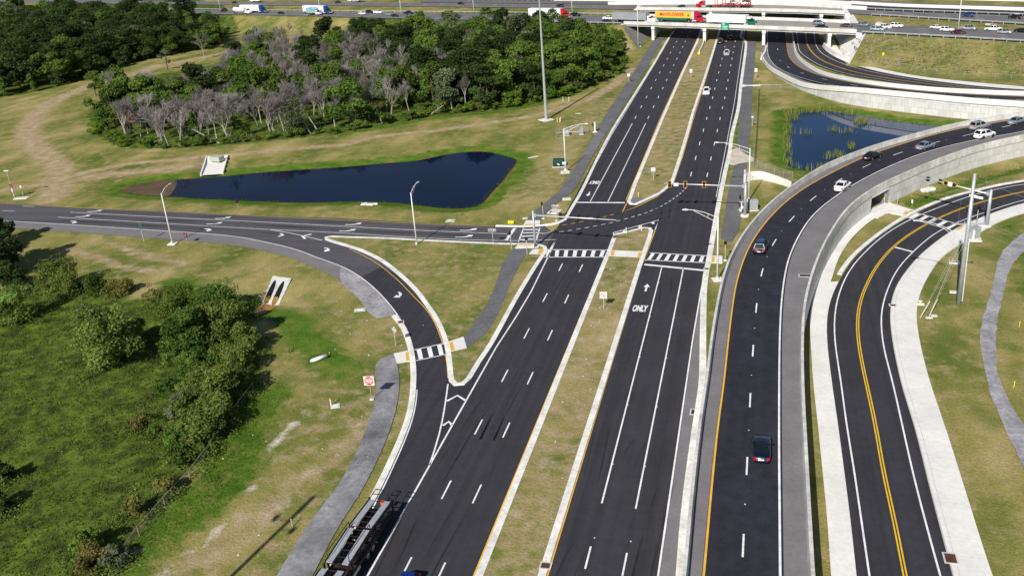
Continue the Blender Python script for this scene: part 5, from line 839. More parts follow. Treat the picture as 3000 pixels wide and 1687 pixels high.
# traffic signals
def signal_head(E,p,rz,front=True,n=3,w=.36,yellow=True,horiz=False,sc_=.74):
    """head hanging at p; backplate faces rz"""
    h=empty('signal_head',p,rz); h.parent=E; h.scale=(sc_,)*3
    H_=.36*n
    m=MB(); (m.box(0,0,0,H_+.35,.06,.75) if horiz else m.box(0,0,0,w+.42,.06,H_+.4)); m.build('backplate',black_m,h)
    m=MB(); (m.box(0,-.14,0,H_,.24,.36) if horiz else m.box(0,-.14,0,w,.24,H_)); 
    for i in range(n):
        o=(i-(n-1)/2)*.36; c=(o,-.26,0) if horiz else (0,-.26,o)
        m.tube((c[0],c[1],c[2]+.02),(c[0],c[1]-.2,c[2]+.02),.15,.15,10,False)
    m.build('housing',black_m,h)
    if yellow and front:
        m=MB(); a,b=(H_/2+.2,.4) if horiz else (w/2+.23,H_/2+.22)
        for sx,sz,cx,cz in ((2*a,.07,0,b),(2*a,.07,0,-b),(.07,2*b,a,0),(.07,2*b,-a,0)): m.box(cx,-.035,cz,sx,.03,sz)
        m.build('reflective_border',mat('border_yellow',(.9,.5,.02),.5),h)
    ln=MB()
    for i in range(n):
        o=(i-(n-1)/2)*.36; c=(o,-.27,0) if horiz else (0,-.27,o); ln.tube(c,(c[0],c[1]-.01,c[2]),.14,.14,12)
    ln.build('lens',mat('lens_dark_red',(.16,.02,.015),.3),h); return h
def mast(name,p,hp,root,tip,za,label,heads,signs=(),r=.22):
    E=empty(name,(p[0],p[1],0),0,label,'traffic signal'); o=Vector((p[0],p[1],0)); L=lambda q,z:(q[0]-p[0],q[1]-p[1],z)
    MB().tube((0,0,.25),(0,0,hp),r,r*.75,12).build('pole',steel,E,True)
    MB().tube((0,0,0),(0,0,.3),.75,.75,16).build('footing',conc,E)
    d=Vector((tip[0]-p[0],tip[1]-p[1],0)); ln=d.length; d.normalize()
    MB().tube((0,0,za-.05),(d.x*ln,d.y*ln,za+.35),.15,.07,10).build('mast_arm',alu,E,True)
    MB().box(d.x*.35,d.y*.35,za,.5,.5,.55,math.atan2(d.y,d.x)).build('arm_bracket',steel,E)
    for q,rz,fr,n,hz in heads: signal_head(E,L(q,za+.22),rz,fr,n,horiz=hz)
    for q,w_,h_,mm,rz in signs: 
        s_=MB(); s_.box(0,-.12,0,w_,.04,h_); b=s_.build('sign_panel',mm,E); b.location=L(q,za+.2); b.rotation_euler=(0,0,rz)
    return E
sR=PTS['sigL_tip']
hd=[(PTS[k],R(182),False,3,False) for k in ('sigL_h1','sigL_h2','sigL_h3')]
pl=PTS['sigL']; tipL=(PTS['sigL_tip'][0],PTS['sigL_tip'][1]); 
def onl(p,t,k): return (p[0]+(t[0]-p[0])*k,p[1]+(t[1]-p[1])*k)
mast('signal_mast',pl,6.6,None,tipL,5.8,'traffic signal mast on the grass island corner with its heads seen from behind',[(onl(pl,tipL,k),R(178),False,3,False) for k in (.34,.56,.79)],[(onl(pl,tipL,.7),.75,.3,alu,R(178)),(onl(pl,tipL,.55),.3,.3,alu,R(178))])
pr=PTS['sigR']; tR=PTS['sigR_tip']
E=mast('signal_mast',pr,6.2,None,tR,5.6,'traffic signal mast by the right path with three yellow bordered heads over the road',[(onl(pr,tR,k),R(4),True,3,False) for k in (.93,.735,.505)],[(onl(pr,tR,.85),.85,.6,white_s,R(4))],.3)
for z in (2.2,3.6):
    h=signal_head(E,(-.75,-.2,z),R(-90),True,3,yellow=False)
pf=PTS['sigF']; tF=PTS['sigF_tip']; af=math.atan2(tF[1]-pf[1],tF[0]-pf[0])
E=mast('signal_mast',pf,6.3,None,tF,5.5,'traffic signal mast over the right hand road with two yellow bordered twin heads',[(onl(pf,tF,.45),R(-35),True,2,True),(onl(pf,tF,.56),R(-35),True,2,True),(onl(pf,tF,.64),R(145),False,2,False),(onl(pf,tF,.8),R(145),False,2,False)],[(onl(pf,tF,.505),.7,.75,white_s,R(-35)),(onl(pf,tF,.72),1.0,.3,alu,R(145))],.3)
m=MB(); m.box(-1.9,.95,4.75,2.4,.05,.42,af+math.pi); m.build('street_name_panel',white_s,E)
GP='pedestrian signal posts'
for k,lab,az in (('ped1','pedestrian signal post with black head at the crossing by the island, left one',R(-100)),('ped2','pedestrian signal post with round black head at the end of the island path',R(180)),('ped3','pedestrian signal post with black head beside the shared path across the cross street',R(-90)),('ped4','pedestrian signal post by the right kerb between light pole and ramp barrier',R(180)),('ped5','pedestrian signal post with black head beside the tunnel opening',R(-60)),('ped6','dark pedestrian signal post among the cabinets right of the far crosswalk',R(120))):
    E=empty('pedestrian_signal',(PTS[k][0],PTS[k][1],0),az,lab,'signal post',GP)
    MB().tube((0,0,0),(0,0,2.7),.055,.055,8).build('post',alu,E); MB().box(0,-.12,2.95,.45,.3,.5).build('head',black_m,E); MB().box(0,0,.06,.5,.5,.12).build('footing',conc,E); MB().box(.0,-.1,1.1,.16,.12,.3).build('push_button',yel_s if k=='ped5' else black_m,E)
# signs (front faces -Y when rz=0)
def sign(name,p,label,w,h,z0,m_,rz=0,art=None,post=alu,foot=False,cat='sign',group=None,dia=False,two=False):
    E=empty(name,(p[0],p[1],gz(*p) if gz(*p)>0 else 0),rz,label,cat,group)
    m=MB()
    for x in ((-w*.32,w*.32) if two else (0,)): m.box(x,0,(z0+h)/2,.07,.06,z0+h)
    m.build('post',post,E)
    pn=MB(); pn.box(0,-.06,z0+h/2,w,.03,h); pnl=pn.build('panel',m_,E)
    if dia: pnl.data.clear_geometry(); k=w*.7; me=MB(); me.add([(0,-.06,z0-.15),(k,-.06,z0-.15+k),(0,-.06,z0-.15+2*k),(-k,-.06,z0-.15+k),(0,-.09,z0-.15),(k,-.09,z0-.15+k),(0,-.09,z0-.15+2*k),(-k,-.09,z0-.15+k)],[(0,1,2,3),(7,6,5,4),(0,4,5,1),(1,5,6,2),(2,6,7,3),(3,7,4,0)]); pnl.data.from_pydata(me.v,[],me.f)
    if art: art(E,pnl,z0+h/2,w,h)
    if foot: MB().box(0,0,.05,.5,.35,.1).build('footing',conc,E)
    return E
def txt(parent,s,size,x,z,m_,y=-.085,sx=1,sz=1,bold=.01):
    v,f=text_mesh(s,size,bold); m=MB(); m.add([(x+a*sx,y,z+b*sz) for a,b,c in v],f); return m.build('lettering',m_,parent)
def disc(parent,r,x,z,m_,y=-.08,r0=0,n=28,name='disc'):
    m=MB(); 
    if r0: m.add([(x+q*math.cos(2*math.pi*i/n),y,z+q*math.sin(2*math.pi*i/n)) for q in (r,r0) for i in range(n)],[(i,(i+1)%n,n+(i+1)%n,n+i) for i in range(n)])
    else: m.add([(x+r*math.cos(2*math.pi*i/n),y,z+r*math.sin(2*math.pi*i/n)) for i in range(n)],[tuple(range(n))])
    return m.build(name,m_,parent)
def art_dne(E,p,z,w,h):
    disc(p,.56,0,z,red_s); MB().box(0,-.084,z,.95,.004,.17).build('bar',white_s,p); txt(p,'DO NOT',.2,0,z+.26,white_s,-.086); txt(p,'ENTER',.22,0,z-.26,white_s,-.086)
sign('do_not_enter_sign',PTS['dne'],'white square DO NOT ENTER sign with red disc beside the lower path',1.28,1.22,2.05,white_s,R(8),art_dne,wood_m,True)
def art_noturn(E,p,z,w,h):
    disc(p,.42,0,z,red_s,-.08,.36,name='ring'); m=MB(); m.path([(.18,-.084,z-.22),(.2,-.084,z+.05),(.08,-.084,z+.12),(-.2,-.084,z+.12)],.03,4); m.path([(-.02,-.084,z-.22),(-.02,-.084,z-.02)],.03,4); m.add([(-.32,-.086,z+.12),(-.18,-.086,z+.0),(-.18,-.086,z+.24)],[(0,1,2)]); m.build('arrow',black_s,p)
    m=MB(); m.path([(-.28,-.088,z+.28),(.28,-.088,z-.28)],.025,4); m.build('slash',red_s,p)
sign('no_turn_sign',PTS['noturn'],'white square no left turn sign with red ring in the grass median',1.02,1.0,1.75,white_s,R(4),art_noturn,alu)
def art_oneway(E,p,z,w,h):
    MB().add([(-.5,-.08,z-.09),(.28,-.08,z-.09),(.28,-.08,z-.16),(.56,-.08,z),(.28,-.08,z+.16),(.28,-.08,z+.09),(-.5,-.08,z+.09)],[(0,1,2,3,4,5,6)]).build('arrow',white_s,p); txt(p,'ONE WAY',.13,-.1,z,black_s,-.084)
    m=MB()
    for sx,sz,cx,cz in ((w,.05,0,h/2-.02),(w,.05,0,-h/2+.02),(.05,h,w/2-.02,0),(.05,h,-w/2+.02,0)): m.box(cx,-.082,z+cz,sx,.006,sz)
    m.build('border',white_s,p)
sign('one_way_sign',PTS['ow1'],'black and white ONE WAY arrow sign on the island side of the cross street',1.35,.5,2.65,black_s,R(4),art_oneway,alu,True)
sign('one_way_sign',PTS['ow2'],'black and white ONE WAY arrow sign across the cross street near the signal post',1.35,.5,2.65,black_s,R(4),art_oneway,alu,True)
def art_block(E,p,z,w,h):
    m=MB(); m.box(-.1,-.082,z-.18,.12,.006,.3); m.box(.12,-.082,z-.18,.1,.006,.3); m.box(0,-.082,z+.28,.4,.006,.06); m.build('lettering',mat('sign_grey',(.3,.3,.32),.5),p)
sign('white_sign',PTS['sp1'],'white upright sign in the far grass median left of the right carriageway',.8,1.05,1.9,white_s,0,art_block)
sign('white_sign',PTS['sp2'],'white upright sign beside the far end of the right path',.8,1.05,1.9,white_s,0,art_block)
sign('white_sign',PTS['sp3'],'white square sign in the median just above the right signal heads',.85,.75,1.9,white_s,0,art_block)
sign('white_sign',PTS['sp4'],'white square sign in the grass left of the upper path',.85,.85,1.9,white_s,0,art_block)
def art_shield(E,p,z,w,h):
    p.data.clear_geometry(); m=MB(); m.add([(-.42,-.07,z+.4),(.42,-.07,z+.4),(.46,-.07,z+.1),(.3,-.07,z-.3),(0,-.07,z-.5),(-.3,-.07,z-.3),(-.46,-.07,z+.1)],[(6,5,4,3,2,1,0)]); p.data.from_pydata(m.v,[],m.f); MB().box(0,-.08,z+.3,.7,.01,.1).build('band',red_s,p); MB().box(0,-.08,z-.02,.4,.01,.3).build('number_block',white_s,p)
sign('route_shield_sign',PTS['shield'],'light blue shield shaped route sign beside the right path',.9,.9,2.0,blue_s,0,art_shield)
sign('warning_sign',PTS['diamond'],'grey backed diamond sign beside the slip lane, seen from behind',.8,.7,2.0,alu,R(150),None,alu,False,dia=True)
def art_maroon(E,p,z,w,h): MB().box(0,-.082,z+.06,.5,.006,.09).build('lettering',mat('sign_pink',(.55,.3,.4),.5),p); MB().box(0,-.083,z-.14,.4,.006,.09).build('lettering',mat('sign_pink',(.5,.3,.4),.5),p)
sign('maroon_sign',(PTS['msign1'][0],PTS['msign1'][1]),'maroon sign on a post with a solar lamp at the far left edge',.95,.75,2.6,maroon_s,R(-15),art_maroon,alu)
p=PTS['msign1']; E=empty('solar_lamp',(p[0]-.5,p[1]+.4,0),0,'thin pole with a white solar lamp behind the maroon sign at the far left','lamp'); MB().tube((0,0,0),(0,0,6.3),.05,.05).build('pole',alu,E); MB().box(0,0,6.4,1.3,.5,.12).build('solar_panel',white_s,E); MB().box(0.2,-.1,1.8,.35,.25,.7).build('control_box',white_m,E)
sign('white_post_sign',PTS['msign2'],'slim white post with a small box beside the solar lamp at the far left',.4,.8,1.6,white_m)
sign('maroon_sign',PTS['msign3'],'small maroon sign on a thin post beside the left street light pad',.95,.75,1.5,maroon_s,R(-20),art_maroon,wood_m)
sign('maroon_sign',PTS['msign4'],'tiny dark maroon sign across the street below the pond',.6,.7,1.6,maroon_s,R(70),None,wood_m)
sign('street_sign',PTS['gsign'],'green sign on a thin post seen edge on, left of the left street light',.45,1.3,2.6,mat('sign_green_dull',(.06,.13,.14),.5),R(30),None,alu)
sign('regulatory_sign',PTS['wpost'],'small grey sign on a post in the grass triangle beside the far crosswalk',.6,.7,2.0,alu,R(-60),None,alu)
sign('marker_sign',PTS['ysign'],'white delineator post with a pale head on the tunnel plaza',.3,.6,.7,white_m,R(-40))
sign('post_sign_cluster',(PTS['lamp3'][0]+.2,PTS['lamp3'][1]-2.2),'pair of white plates low on the pole of the path side street light',.8,.55,2.0,white_m,R(5))
# green direction sign hung on the bridge
p=PTS['bsign']; yb=yat(EBN,p[0])-.35
E=empty('direction_sign',(p[0],yb,5.0),R(-28),'green direction sign hung on the parapet of the nearest bridge','sign'); MB().box(0,-.1,1.2,3.2,.1,2.6).build('panel',green_s,E); m=MB(); m.box(-.5,-.17,2.0,1.0,.01,.35); m.box(.1,-.17,1.1,2.0,.01,.4); m.box(0,-.17,.3,2.4,.01,.18); m.build('lettering',white_s,E)
# cabinets, boxes, posts
def boxthing(name,p,label,w,d,h,m_,rz=0,foot=True,cat='utility box',z=0,top=None):
    E=empty(name,(p[0],p[1],z),rz,label,cat)
    m=MB(); m.box(0,0,h/2+.08,w,d,h-.12); m.build('body',m_,E); m=MB(); m.box(0,0,h+.06,w+.08,d+.08,.1,0,.93); m.build('lid',m_,E)
    if foot: MB().box(0,0,.03,w+.3,d+.3,.12).build('concrete_pad',conc,E)
    m=MB(); m.box(0,-d/2-.012,h*.5,w*.85,.02,h*.75); m.build('door',top or m_,E); return E
E=boxthing('transformer_box',PTS['cab_green'],'dark green transformer box beside the path side street light',2.4,1.7,1.5,green_box,R(5)); m=MB(); m.box(-.1,-.9,.75,.3,.01,.25); m.box(.15,-.9,.6,.25,.01,.25); m.build('warning_label',white_s,E)
boxthing('equipment_cabinet',PTS['box1'],'grey pump cabinet inside the little fenced compound',1.1,1.1,1.35,grey_box,R(15)); 
E=boxthing('equipment_cabinet',(PTS['box2'][0]+.6,PTS['box2'][1]+.6),'tall grey control panel inside the fenced compound, right one',.8,.45,1.7,grey_box,R(25)); MB().tube((.3,.4,0),(.3,.4,2.6),.04).build('antenna',alu,E)
boxthing('signal_cabinet',PTS['cabR'],'white and grey signal cabinet behind the right signal mast',1.6,1.0,1.9,grey_box,R(15)); boxthing('battery_cabinet',(PTS['cabR'][0]-1.6,PTS['cabR'][1]-.3),'low white cabinet left of the grey signal cabinet',1.3,.9,1.5,white_m,R(15))
boxthing('signal_cabinet',PTS['cabF'],'grey signal cabinet behind the tall steel pole on the right',1.5,1.1,1.8,grey_box,R(30)); E=empty('meter_post',(PTS['cabF2'][0]-.2,PTS['cabF2'][1]-1.0,0),0,'white meter post in front of the grey cabinet by the steel pole','post'); MB().box(0,0,.9,.28,.2,1.8).build('post',white_m,E); MB().box(0,-.15,1.4,.3,.15,.5).build('meter',white_m,E); MB().box(0,0,.05,2.6,.9,.1).build('concrete_pad',conc,E)
E=empty('meter_post',(*PTS['elpost'],0),R(10),'white concrete meter post with a dark box beside the upper path','post'); MB().box(0,0,1.3,.35,.3,2.6).build('post',white_m,E); MB().box(-.35,.1,1.9,.5,.35,.8).build('meter_box',green_box,E); MB().box(0,0,.1,1.1,.6,.2).build('footing',conc,E)
# fenced compound
cp=[PTS['compA'],PTS['compB'],PTS['compC'],PTS['compD']]
def fence(name,pts,label,h=1.8,m_=steel,step=2.6,cat='fence',wires=9,z=None,diag=True):
    E=empty(name,(0,0,0),0,label,cat); m=MB(); L_=clean(pts,.1); s=arclen(L_)[-1]; k=0; w_=MB()
    n=max(2,int(s/step)+1)
    q=[sub(L_,s*i/(n-1)*.9999,s*i/(n-1)*.9999+1e-4)[0] for i in range(n)]; zz=[(gz(*p) if z is None else z) for p in q]
    for p,z_ in zip(q,zz): m.tube((p[0],p[1],z_),(p[0],p[1],z_+h),.035,.035,6)
    m.build('post',m_,E)['kind']='stuff'
    for i in range(n-1):
        for j in range(wires): 
            hh=h*(j+.5)/wires; w_.tube((*q[i],zz[i]+hh),(*q[i+1],zz[i+1]+hh),.009,.009,3,False)
        w_.tube((*q[i],zz[i]+h-.03),(*q[i+1],zz[i+1]+h-.03),.025,.025,5,False)
        if diag:
            d=math.hypot(q[i+1][0]-q[i][0],q[i+1][1]-q[i][1]); c=max(2,int(d/.25))
            for j in range(c):
                t=j/c; w_.tube((q[i][0]+(q[i+1][0]-q[i][0])*t,q[i][1]+(q[i+1][1]-q[i][1])*t,zz[i]+.05),(q[i][0]+(q[i+1][0]-q[i][0])*t,q[i][1]+(q[i+1][1]-q[i][1])*t,zz[i]+h-.05),.007,.007,3,False)
    w_.build('wire_mesh',m_,E); return E
fence('wire_fence',cp+[cp[0]],'small square wire fence around the pump compound beside the path',1.4,steel,2.0,'fence',5,None,False)
fence('wire_fence',smooth('fence_p',2,2,1),'wire fence along the right path, then along the near side of the reed pond',1.8)
fence('wire_fence',GEO['fence_p2'],'wire fence at the far side of the grass by the reed pond',1.5)
fence('wire_fence',smooth('fence_bl',2,2,2),'low field fence along the weedy lower left field',1.2,wood_m,4.5,wires=4,diag=False)
fence('wire_fence',[PTS['sfence0'],(63.5,183),PTS['sfence1'],(72,160),(84,148),(100,138)],'wire fence running down the right embankment to the inner road',1.5,steel,4,'fence',5,None,False)
def post(name,p,label,h,r,m_,group=None,tip=None,rz=0):
    E=empty(name,(p[0],p[1],gz(*p)),rz,label,'marker post',group); MB().box(0,0,h/2,r,r*.6,h).build('post',m_,E); MB().box(0,0,h-.12,r*1.1,r*.7,.24).build('cap',tip or m_,E); return E
post('marker_stake',PTS['opost'],'white stake with orange top beside the lower left slab',1.25,.12,white_m,None,org_s)
post('marker_stake',PTS['stake'],'pale wooden stake in the sandy spot by the pole shadow',1.0,.1,wood_m)
GY='cream marker posts beside the high mast pole'
for k in ('posts1','posts2','posts3'): post('marker_post',PTS[k],'short cream marker post right of the high mast pad',1.2,.14,mat('cream',(.75,.68,.42),.6),GY)
for k,l in (('wp1','left one of the pair of white posts at the edge of the grove'),('wp2','right one of the pair of white posts at the edge of the grove')): post('marker_post',PTS[k],l,1.3,.12,white_m)
for k,l in (('yel1','yellow marker post on the right beyond the gravel path'),('yel2','yellow marker post near the right edge lower beside the gravel path')): post('marker_post',PTS[k],l,.8,.08,yel_s)
post('marker_post',PTS['gpost1'],'cream post at the nose of the far grass median',1.1,.12,mat('cream',(.75,.68,.42),.6)); post('marker_post',PTS['wstk1'],'white flexible post at the striped gore, left one',1.3,.1,white_m); post('marker_post',PTS['wstk2'],'white flexible post at the striped gore, right one',1.3,.1,white_m)
E=empty('fire_hydrant',(*PTS['hydrant'],0),0,'fire hydrant with blue cap and yellow body on a white pad by the wide sidewalk','hydrant'); MB().tube((0,0,.1),(0,0,.62),.16,.15,10).build('body',yel_s,E); MB().tube((0,0,.62),(0,0,.85),.17,.07,10).build('bonnet',blue_s,E); m=MB(); m.tube((-.28,0,.48),(.28,0,.48),.07); m.tube((0,-.27,.45),(0,0,.45),.09); m.build('outlet',white_s,E); MB().box(0,-.1,.04,1.0,.7,.1).build('pad',conc,E)
GS='flat concrete slabs set in the grass'
def slab(name,p,label,w,d,rz=0,m_=conc_o,h=.12,cat='slab'):
    E=empty(name,(p[0],p[1],max(gz(*p),-.07)),rz,label,cat); MB().box(0,0,.04,w,d,h).build('slab',m_,E); m=MB(); m.box(0,0,.04+h/2,w*.55,d*.5,.02); m.build('hatch',conc_o if m_ is conc else conc,E); return E
for k,l,w,d,rz in (('slab1','pale concrete slab in the grass below the slip lane shoulder',1.7,1.0,.3),('slab2','concrete slab in the island left of the middle street light',1.4,1.2,0),('slab3','concrete slab across the street on the pole shadow tip',1.7,1.3,0),('slab4','small concrete slab beside the upper path corner',1.0,.9,.2),('slab6','white slab under the far one way sign',2.0,2.6,-.25),('mpad','white slab behind the maroon sign at the far left',3.2,1.6,.2),('opad','white slab beside the orange topped stake',1.1,.9,.4),('gbox1','small white box at the foot of the guy wires, left one',.9,.45,0),('gbox2','small white box right of the guy wire anchor',.8,.6,0),('pb1','white slab left of the steel pole, upper one',1.5,1.1,-.2),('pb2','white slab left of the steel pole, lower one',1.2,.8,-.1),('mist','thin pale slab in the dry grass right of the high mast pole',1.6,.35,0),('lw1','short white headwall by the right corner of the pond',2.6,.6,.75)):
    slab('concrete_slab',PTS[k],l,w,d,rz,conc if k in('slab6','mpad','pb1','pb2') else conc_o)
slab('concrete_slab',(PTS['lamp3'][0]+.1,PTS['lamp3'][1]-1.2),'white pad under the path side street light',1.9,1.9,.2,conc)
slab('concrete_slab',PTS['slab5'],'white slab at the foot of the low pair of plates',1.6,1.4,.2,conc)
E=empty('rubble_headwall',(*PTS['rip'],gz(*PTS['rip'])),0,'row of broken white concrete pieces at the lower pond bank','headwall')
for i,(x,y,w,d,a) in enumerate(((-1.3,.2,1.2,.6,.4),(-.2,-.1,1.3,.7,.1),(1.0,.1,1.2,.6,.3),(.3,-.7,1.5,.5,0),(-1.2,-.6,1.0,.5,.2))): MB().box(x,y,.15,w,d,.35,a).build('block',conc,E)
E=empty('rock',(*PTS['rock'],0),.3,'pale boulder on the grass strip under the ramp wall','rock'); m=MB()
bmr=bmesh.new(); bmesh.ops.create_icosphere(bmr,subdivisions=2,radius=1); 
for v in bmr.verts: v.co=Vector((v.co.x*1.5,v.co.y*.7,v.co.z*.55))*(1+.12*math.sin(5*v.co.x+3*v.co.y))
me=bpy.data.meshes.new('stone'); bmr.to_mesh(me); bmr.free(); me.materials.append(conc_o); obj('stone',me,E,(0,0,.25))
post('marker_post',PTS['yhill'],'small yellow marker on the right hand grass hillside',.9,.5,yel_s)
E=empty('marker_box',(*PTS['yelbox'],0),0,'small yellow box lying by the street kerb left of the crosswalk','box'); MB().box(0,0,.25,1.1,.4,.5).build('box',yel_s,E); MB().box(.2,-.25,.18,.5,.2,.3).build('lid',yel_s,E)
# white pipe lying in the grass
E=empty('drain_pipe',(*PTS['pipe'],gz(*PTS['pipe'])+.35),R(48),'white pipe wrapped in plastic lying in the grass left of the lower path','pipe'); MB().tube((-1.0,0,0),(1.1,0,.05),.26,.28,12).build('pipe',white_m,E,True); MB().tube((-1.0,0,0),(-1.25,0,0),.28,.17,12).build('wrapped_end',mat('pale_blue',(.55,.68,.78),.5),E)
GD='drain inlets at the kerbs'
for k,l,mm,w,d,z,rz in (('grateR','dark drain grate with a concrete frame on the shoulder beside the ramp barrier',dark_m,1.0,1.0,.03,0),('grate2','rust brown inlet in the wide sidewalk kerb at the bottom right',rust_m,.9,1.2,.16,0),('grate3','rust brown inlet at the inner kerb of the wide sidewalk bend',rust_m,.7,.6,.16,0),('grate4','rust brown inlet in the slip lane kerb above the diamond sign',rust_m,.7,.7,.16,.4),('grate5','rust brown inlet in the median kerb at the bottom edge',rust_m,.8,.7,.17,0),('grateramp','drain grate on the shoulder of the elevated ramp',dark_m,1.7,.75,ZR+.01,0),('grate6','dark inlet in the kerb at the right end of the stop line',rust_m,.6,.6,.16,0)):
    E=empty('drain_inlet',(*PTS[k],z),rz,l,'drain inlet',GD); m=MB()
    for sx,sy,cx,cy in ((w+.3,.15,0,d/2+.07),(w+.3,.15,0,-d/2-.07),(.15,d,w/2+.07,0),(.15,d,-w/2-.07,0)): m.box(cx,cy,.0,sx,sy,.03)
    m.build('frame',conc_o,E); m=MB(); m.box(0,0,-.005,w,d,.02); 
    for i in range(5): m.box(-w/2+w*(i+.5)/5,0,.01,w*.06,d,.03)
    m.build('grate',mm,E)
# flume headwall on the pond bank
f=GEO['flume']; f0=np.array(f[0]);f1=np.array(f[1]);f2=np.array(f[2]);f3=np.array(f[3]); E=empty('flume_headwall',(0,0,0),0,'white concrete flume box sunk in the pond bank with a grey green box on it','headwall')
m=MB(); B4=lambda p,z:(float(p[0]),float(p[1]),z)
zt,zb=.12,-.75; m.add([B4(f0,zb+.18),B4(f3,zb+.18),B4(f2-(f2-f3)*.35,zb+.28),B4(f1-(f1-f0)*.35,zb+.28)],[(0,1,2,3)]); m.add([B4(f1,zt),B4(f2,zt),B4(f2-(f2-f3)*.35,zb+.28),B4(f1-(f1-f0)*.35,zb+.28)],[(3,2,1,0)]); m.build('floor',conc,E)
m=MB(); n1=(f3-f0)/np.linalg.norm(f3-f0)
for a,b,s in ((f0,f1,1),(f3,f2,-1)):
    i=n1*.3*s; m.add([B4(a-i,zb-.3),B4(b-i,-.3),B4(b-i,zt+.1),B4(a-i,zb+.5),B4(a,zb-.3),B4(b,-.8),B4(b,zt+.1),B4(a,zb+.5)],[(0,1,2,3),(4,5,6,7),(3,2,6,7),(0,3,7,4)])
m.build('side_wall',conc,E); c=(f1*.5+f2*.5)*.72+(f0*.5+f3*.5)*.28
boxthing('pump_box',(float(c[0])+.5,float(c[1])),'grey green box standing in the white flume on the pond bank',3.0,2.0,1.2,tan_box,R(-10),False,z=-.2)
# twin culvert
a=[np.array(p) for p in GEO['culvert']]; E=empty('culvert_headwall',(0,0,0),0,'white sloped culvert headwall with two long dark pipe openings','culvert')
def cp_(u,v,dz=0): q=(a[0]*(1-u)+a[3]*u)*(1-v)+(a[1]*(1-u)+a[2]*u)*v; return (float(q[0]),float(q[1]),-1.35+1.4*v+dz)
m=MB(); n_=12
for u in range(n_):
    for v in range(n_): m.add([cp_(u/n_,v/n_,.12),cp_((u+1)/n_,v/n_,.12),cp_((u+1)/n_,(v+1)/n_,.12),cp_(u/n_,(v+1)/n_,.12)],[(0,1,2,3)])
m.add([cp_(0,0,-.5),cp_(1,0,-.5),cp_(1,0,.12),cp_(0,0,.12),cp_(0,1,-.5),cp_(0,1,.12),cp_(1,1,-.5),cp_(1,1,.12)],[(0,1,2,3),(4,0,3,5),(1,6,7,2)]); m.build('headwall',conc_o,E)
for uc in (.23,.68):
    m=MB(); q=[cp_(uc+.16*math.cos(t)*(1 if math.sin(t)<0 else .9),.36+.5*math.sin(t) if math.sin(t)>0 else .36*(1+math.sin(t)),.135) for t in np.linspace(0,2*math.pi,28,endpoint=False)]; m.add(q,[tuple(range(28))]); m.build('pipe_opening',black_m,E)  # flat black ellipse on the slab, painting the dark inside of the pipe
    m=MB(); q=[cp_(uc+.15*math.cos(t),.16+.15*math.sin(t),.14) for t in np.linspace(0,2*math.pi,18,endpoint=False)]; m.add(q,[tuple(range(18))]); m.build('outflow',orange_w,E)
oz=[(p[0],p[1]) for p in GEO['orange']]; struct('orange_puddle',MB().flat(oz,gz(-46.5,-17.5)+.35),orange_w)
# steel transmission pole with wires and guys
p=PTS['trans']; E=empty('transmission_pole',(*p,0),0,'tall grey steel utility pole with crossarm and guy wires between sidewalk and gravel path','utility pole')
MB().tube((0,0,0),(0,0,18.3),.36,.2,12).build('pole',steel,E,True); m=MB(); m.box(0.2,0,11.4,3.3,.14,.16); m.build('crossarm',steel,E)
m=MB(); 
for x in (-1.3,-.5,.9,1.7): m.tube((x,0,11.48),(x,0,11.8),.07,.05)
m.build('insulator',mat('porcelain',(.4,.4,.42),.3),E)
m=MB(); m.path([(0,0,9.3),(-3.2,.6,11.0),(-5.6,1.0,11.5)],.05); m.path([(0,0,8.6),(-3.2,.6,10.8)],.04); m.build('lamp_arm',alu,E); MB().box(-6.1,1.05,11.5,1.1,.35,.16).build('lamp_head',alu,E)
MB().tube((.36,-.14,.4),(.3,-.1,9.3),.06,.06,6).build('conduit',white_m,E); MB().box(.3,-.35,10.2,.35,.3,.9).build('transformer',steel,E)
m=MB()
for k,zs in (('guy1',(11.2,9.8)),('guy2',(11.2,10.5,9.0))):
    for z in zs: m.tube((-.2,0,z),(PTS[k][0]-p[0],PTS[k][1]-p[1],.1),.011,.011,4)
m.build('guy_wire',steel,E)
m=MB()
for k in ('guy1','guy2'):
    d=Vector((-(PTS[k][0]-p[0]),-(PTS[k][1]-p[1]),9.5)).normalized()*2.6; m.tube((PTS[k][0]-p[0],PTS[k][1]-p[1],.05),(PTS[k][0]-p[0]+d.x,PTS[k][1]-p[1]+d.y,d.z),.035,.035,6)
m.build('guy_guard',mat('guard_white',(.8,.8,.76),.5),E)
def wire(label,a,b,sag,r=.011):
    m=MB(); a,b=Vector(a),Vector(b); q=[a.lerp(b,i/14)-Vector((0,0,4*sag*(i/14)*(1-i/14))) for i in range(15)]; m.path(q,r,4); tag(m.build('overhead_wire',dark_m if r>.02 else steel),label,'wire','overhead wires on the right')
P_=lambda x,z:(p[0]+x,p[1],z)
for x,z,e in ((-1.3,11.8,(92,-62,10.5)),(.9,11.8,(95,-60,10.5)),(1.7,11.8,(98,-58,10.5)),(0,17.6,(100,-70,17))): wire('thin wire from the steel utility pole towards the lower right corner',P_(x,z),e,1.2)
for x,z,e in ((-1.3,11.8,(71,60,9)),(1.7,11.8,(75,62,9))): wire('thin wire from the steel utility pole up over the right hand road',P_(x,z),e,1.0)
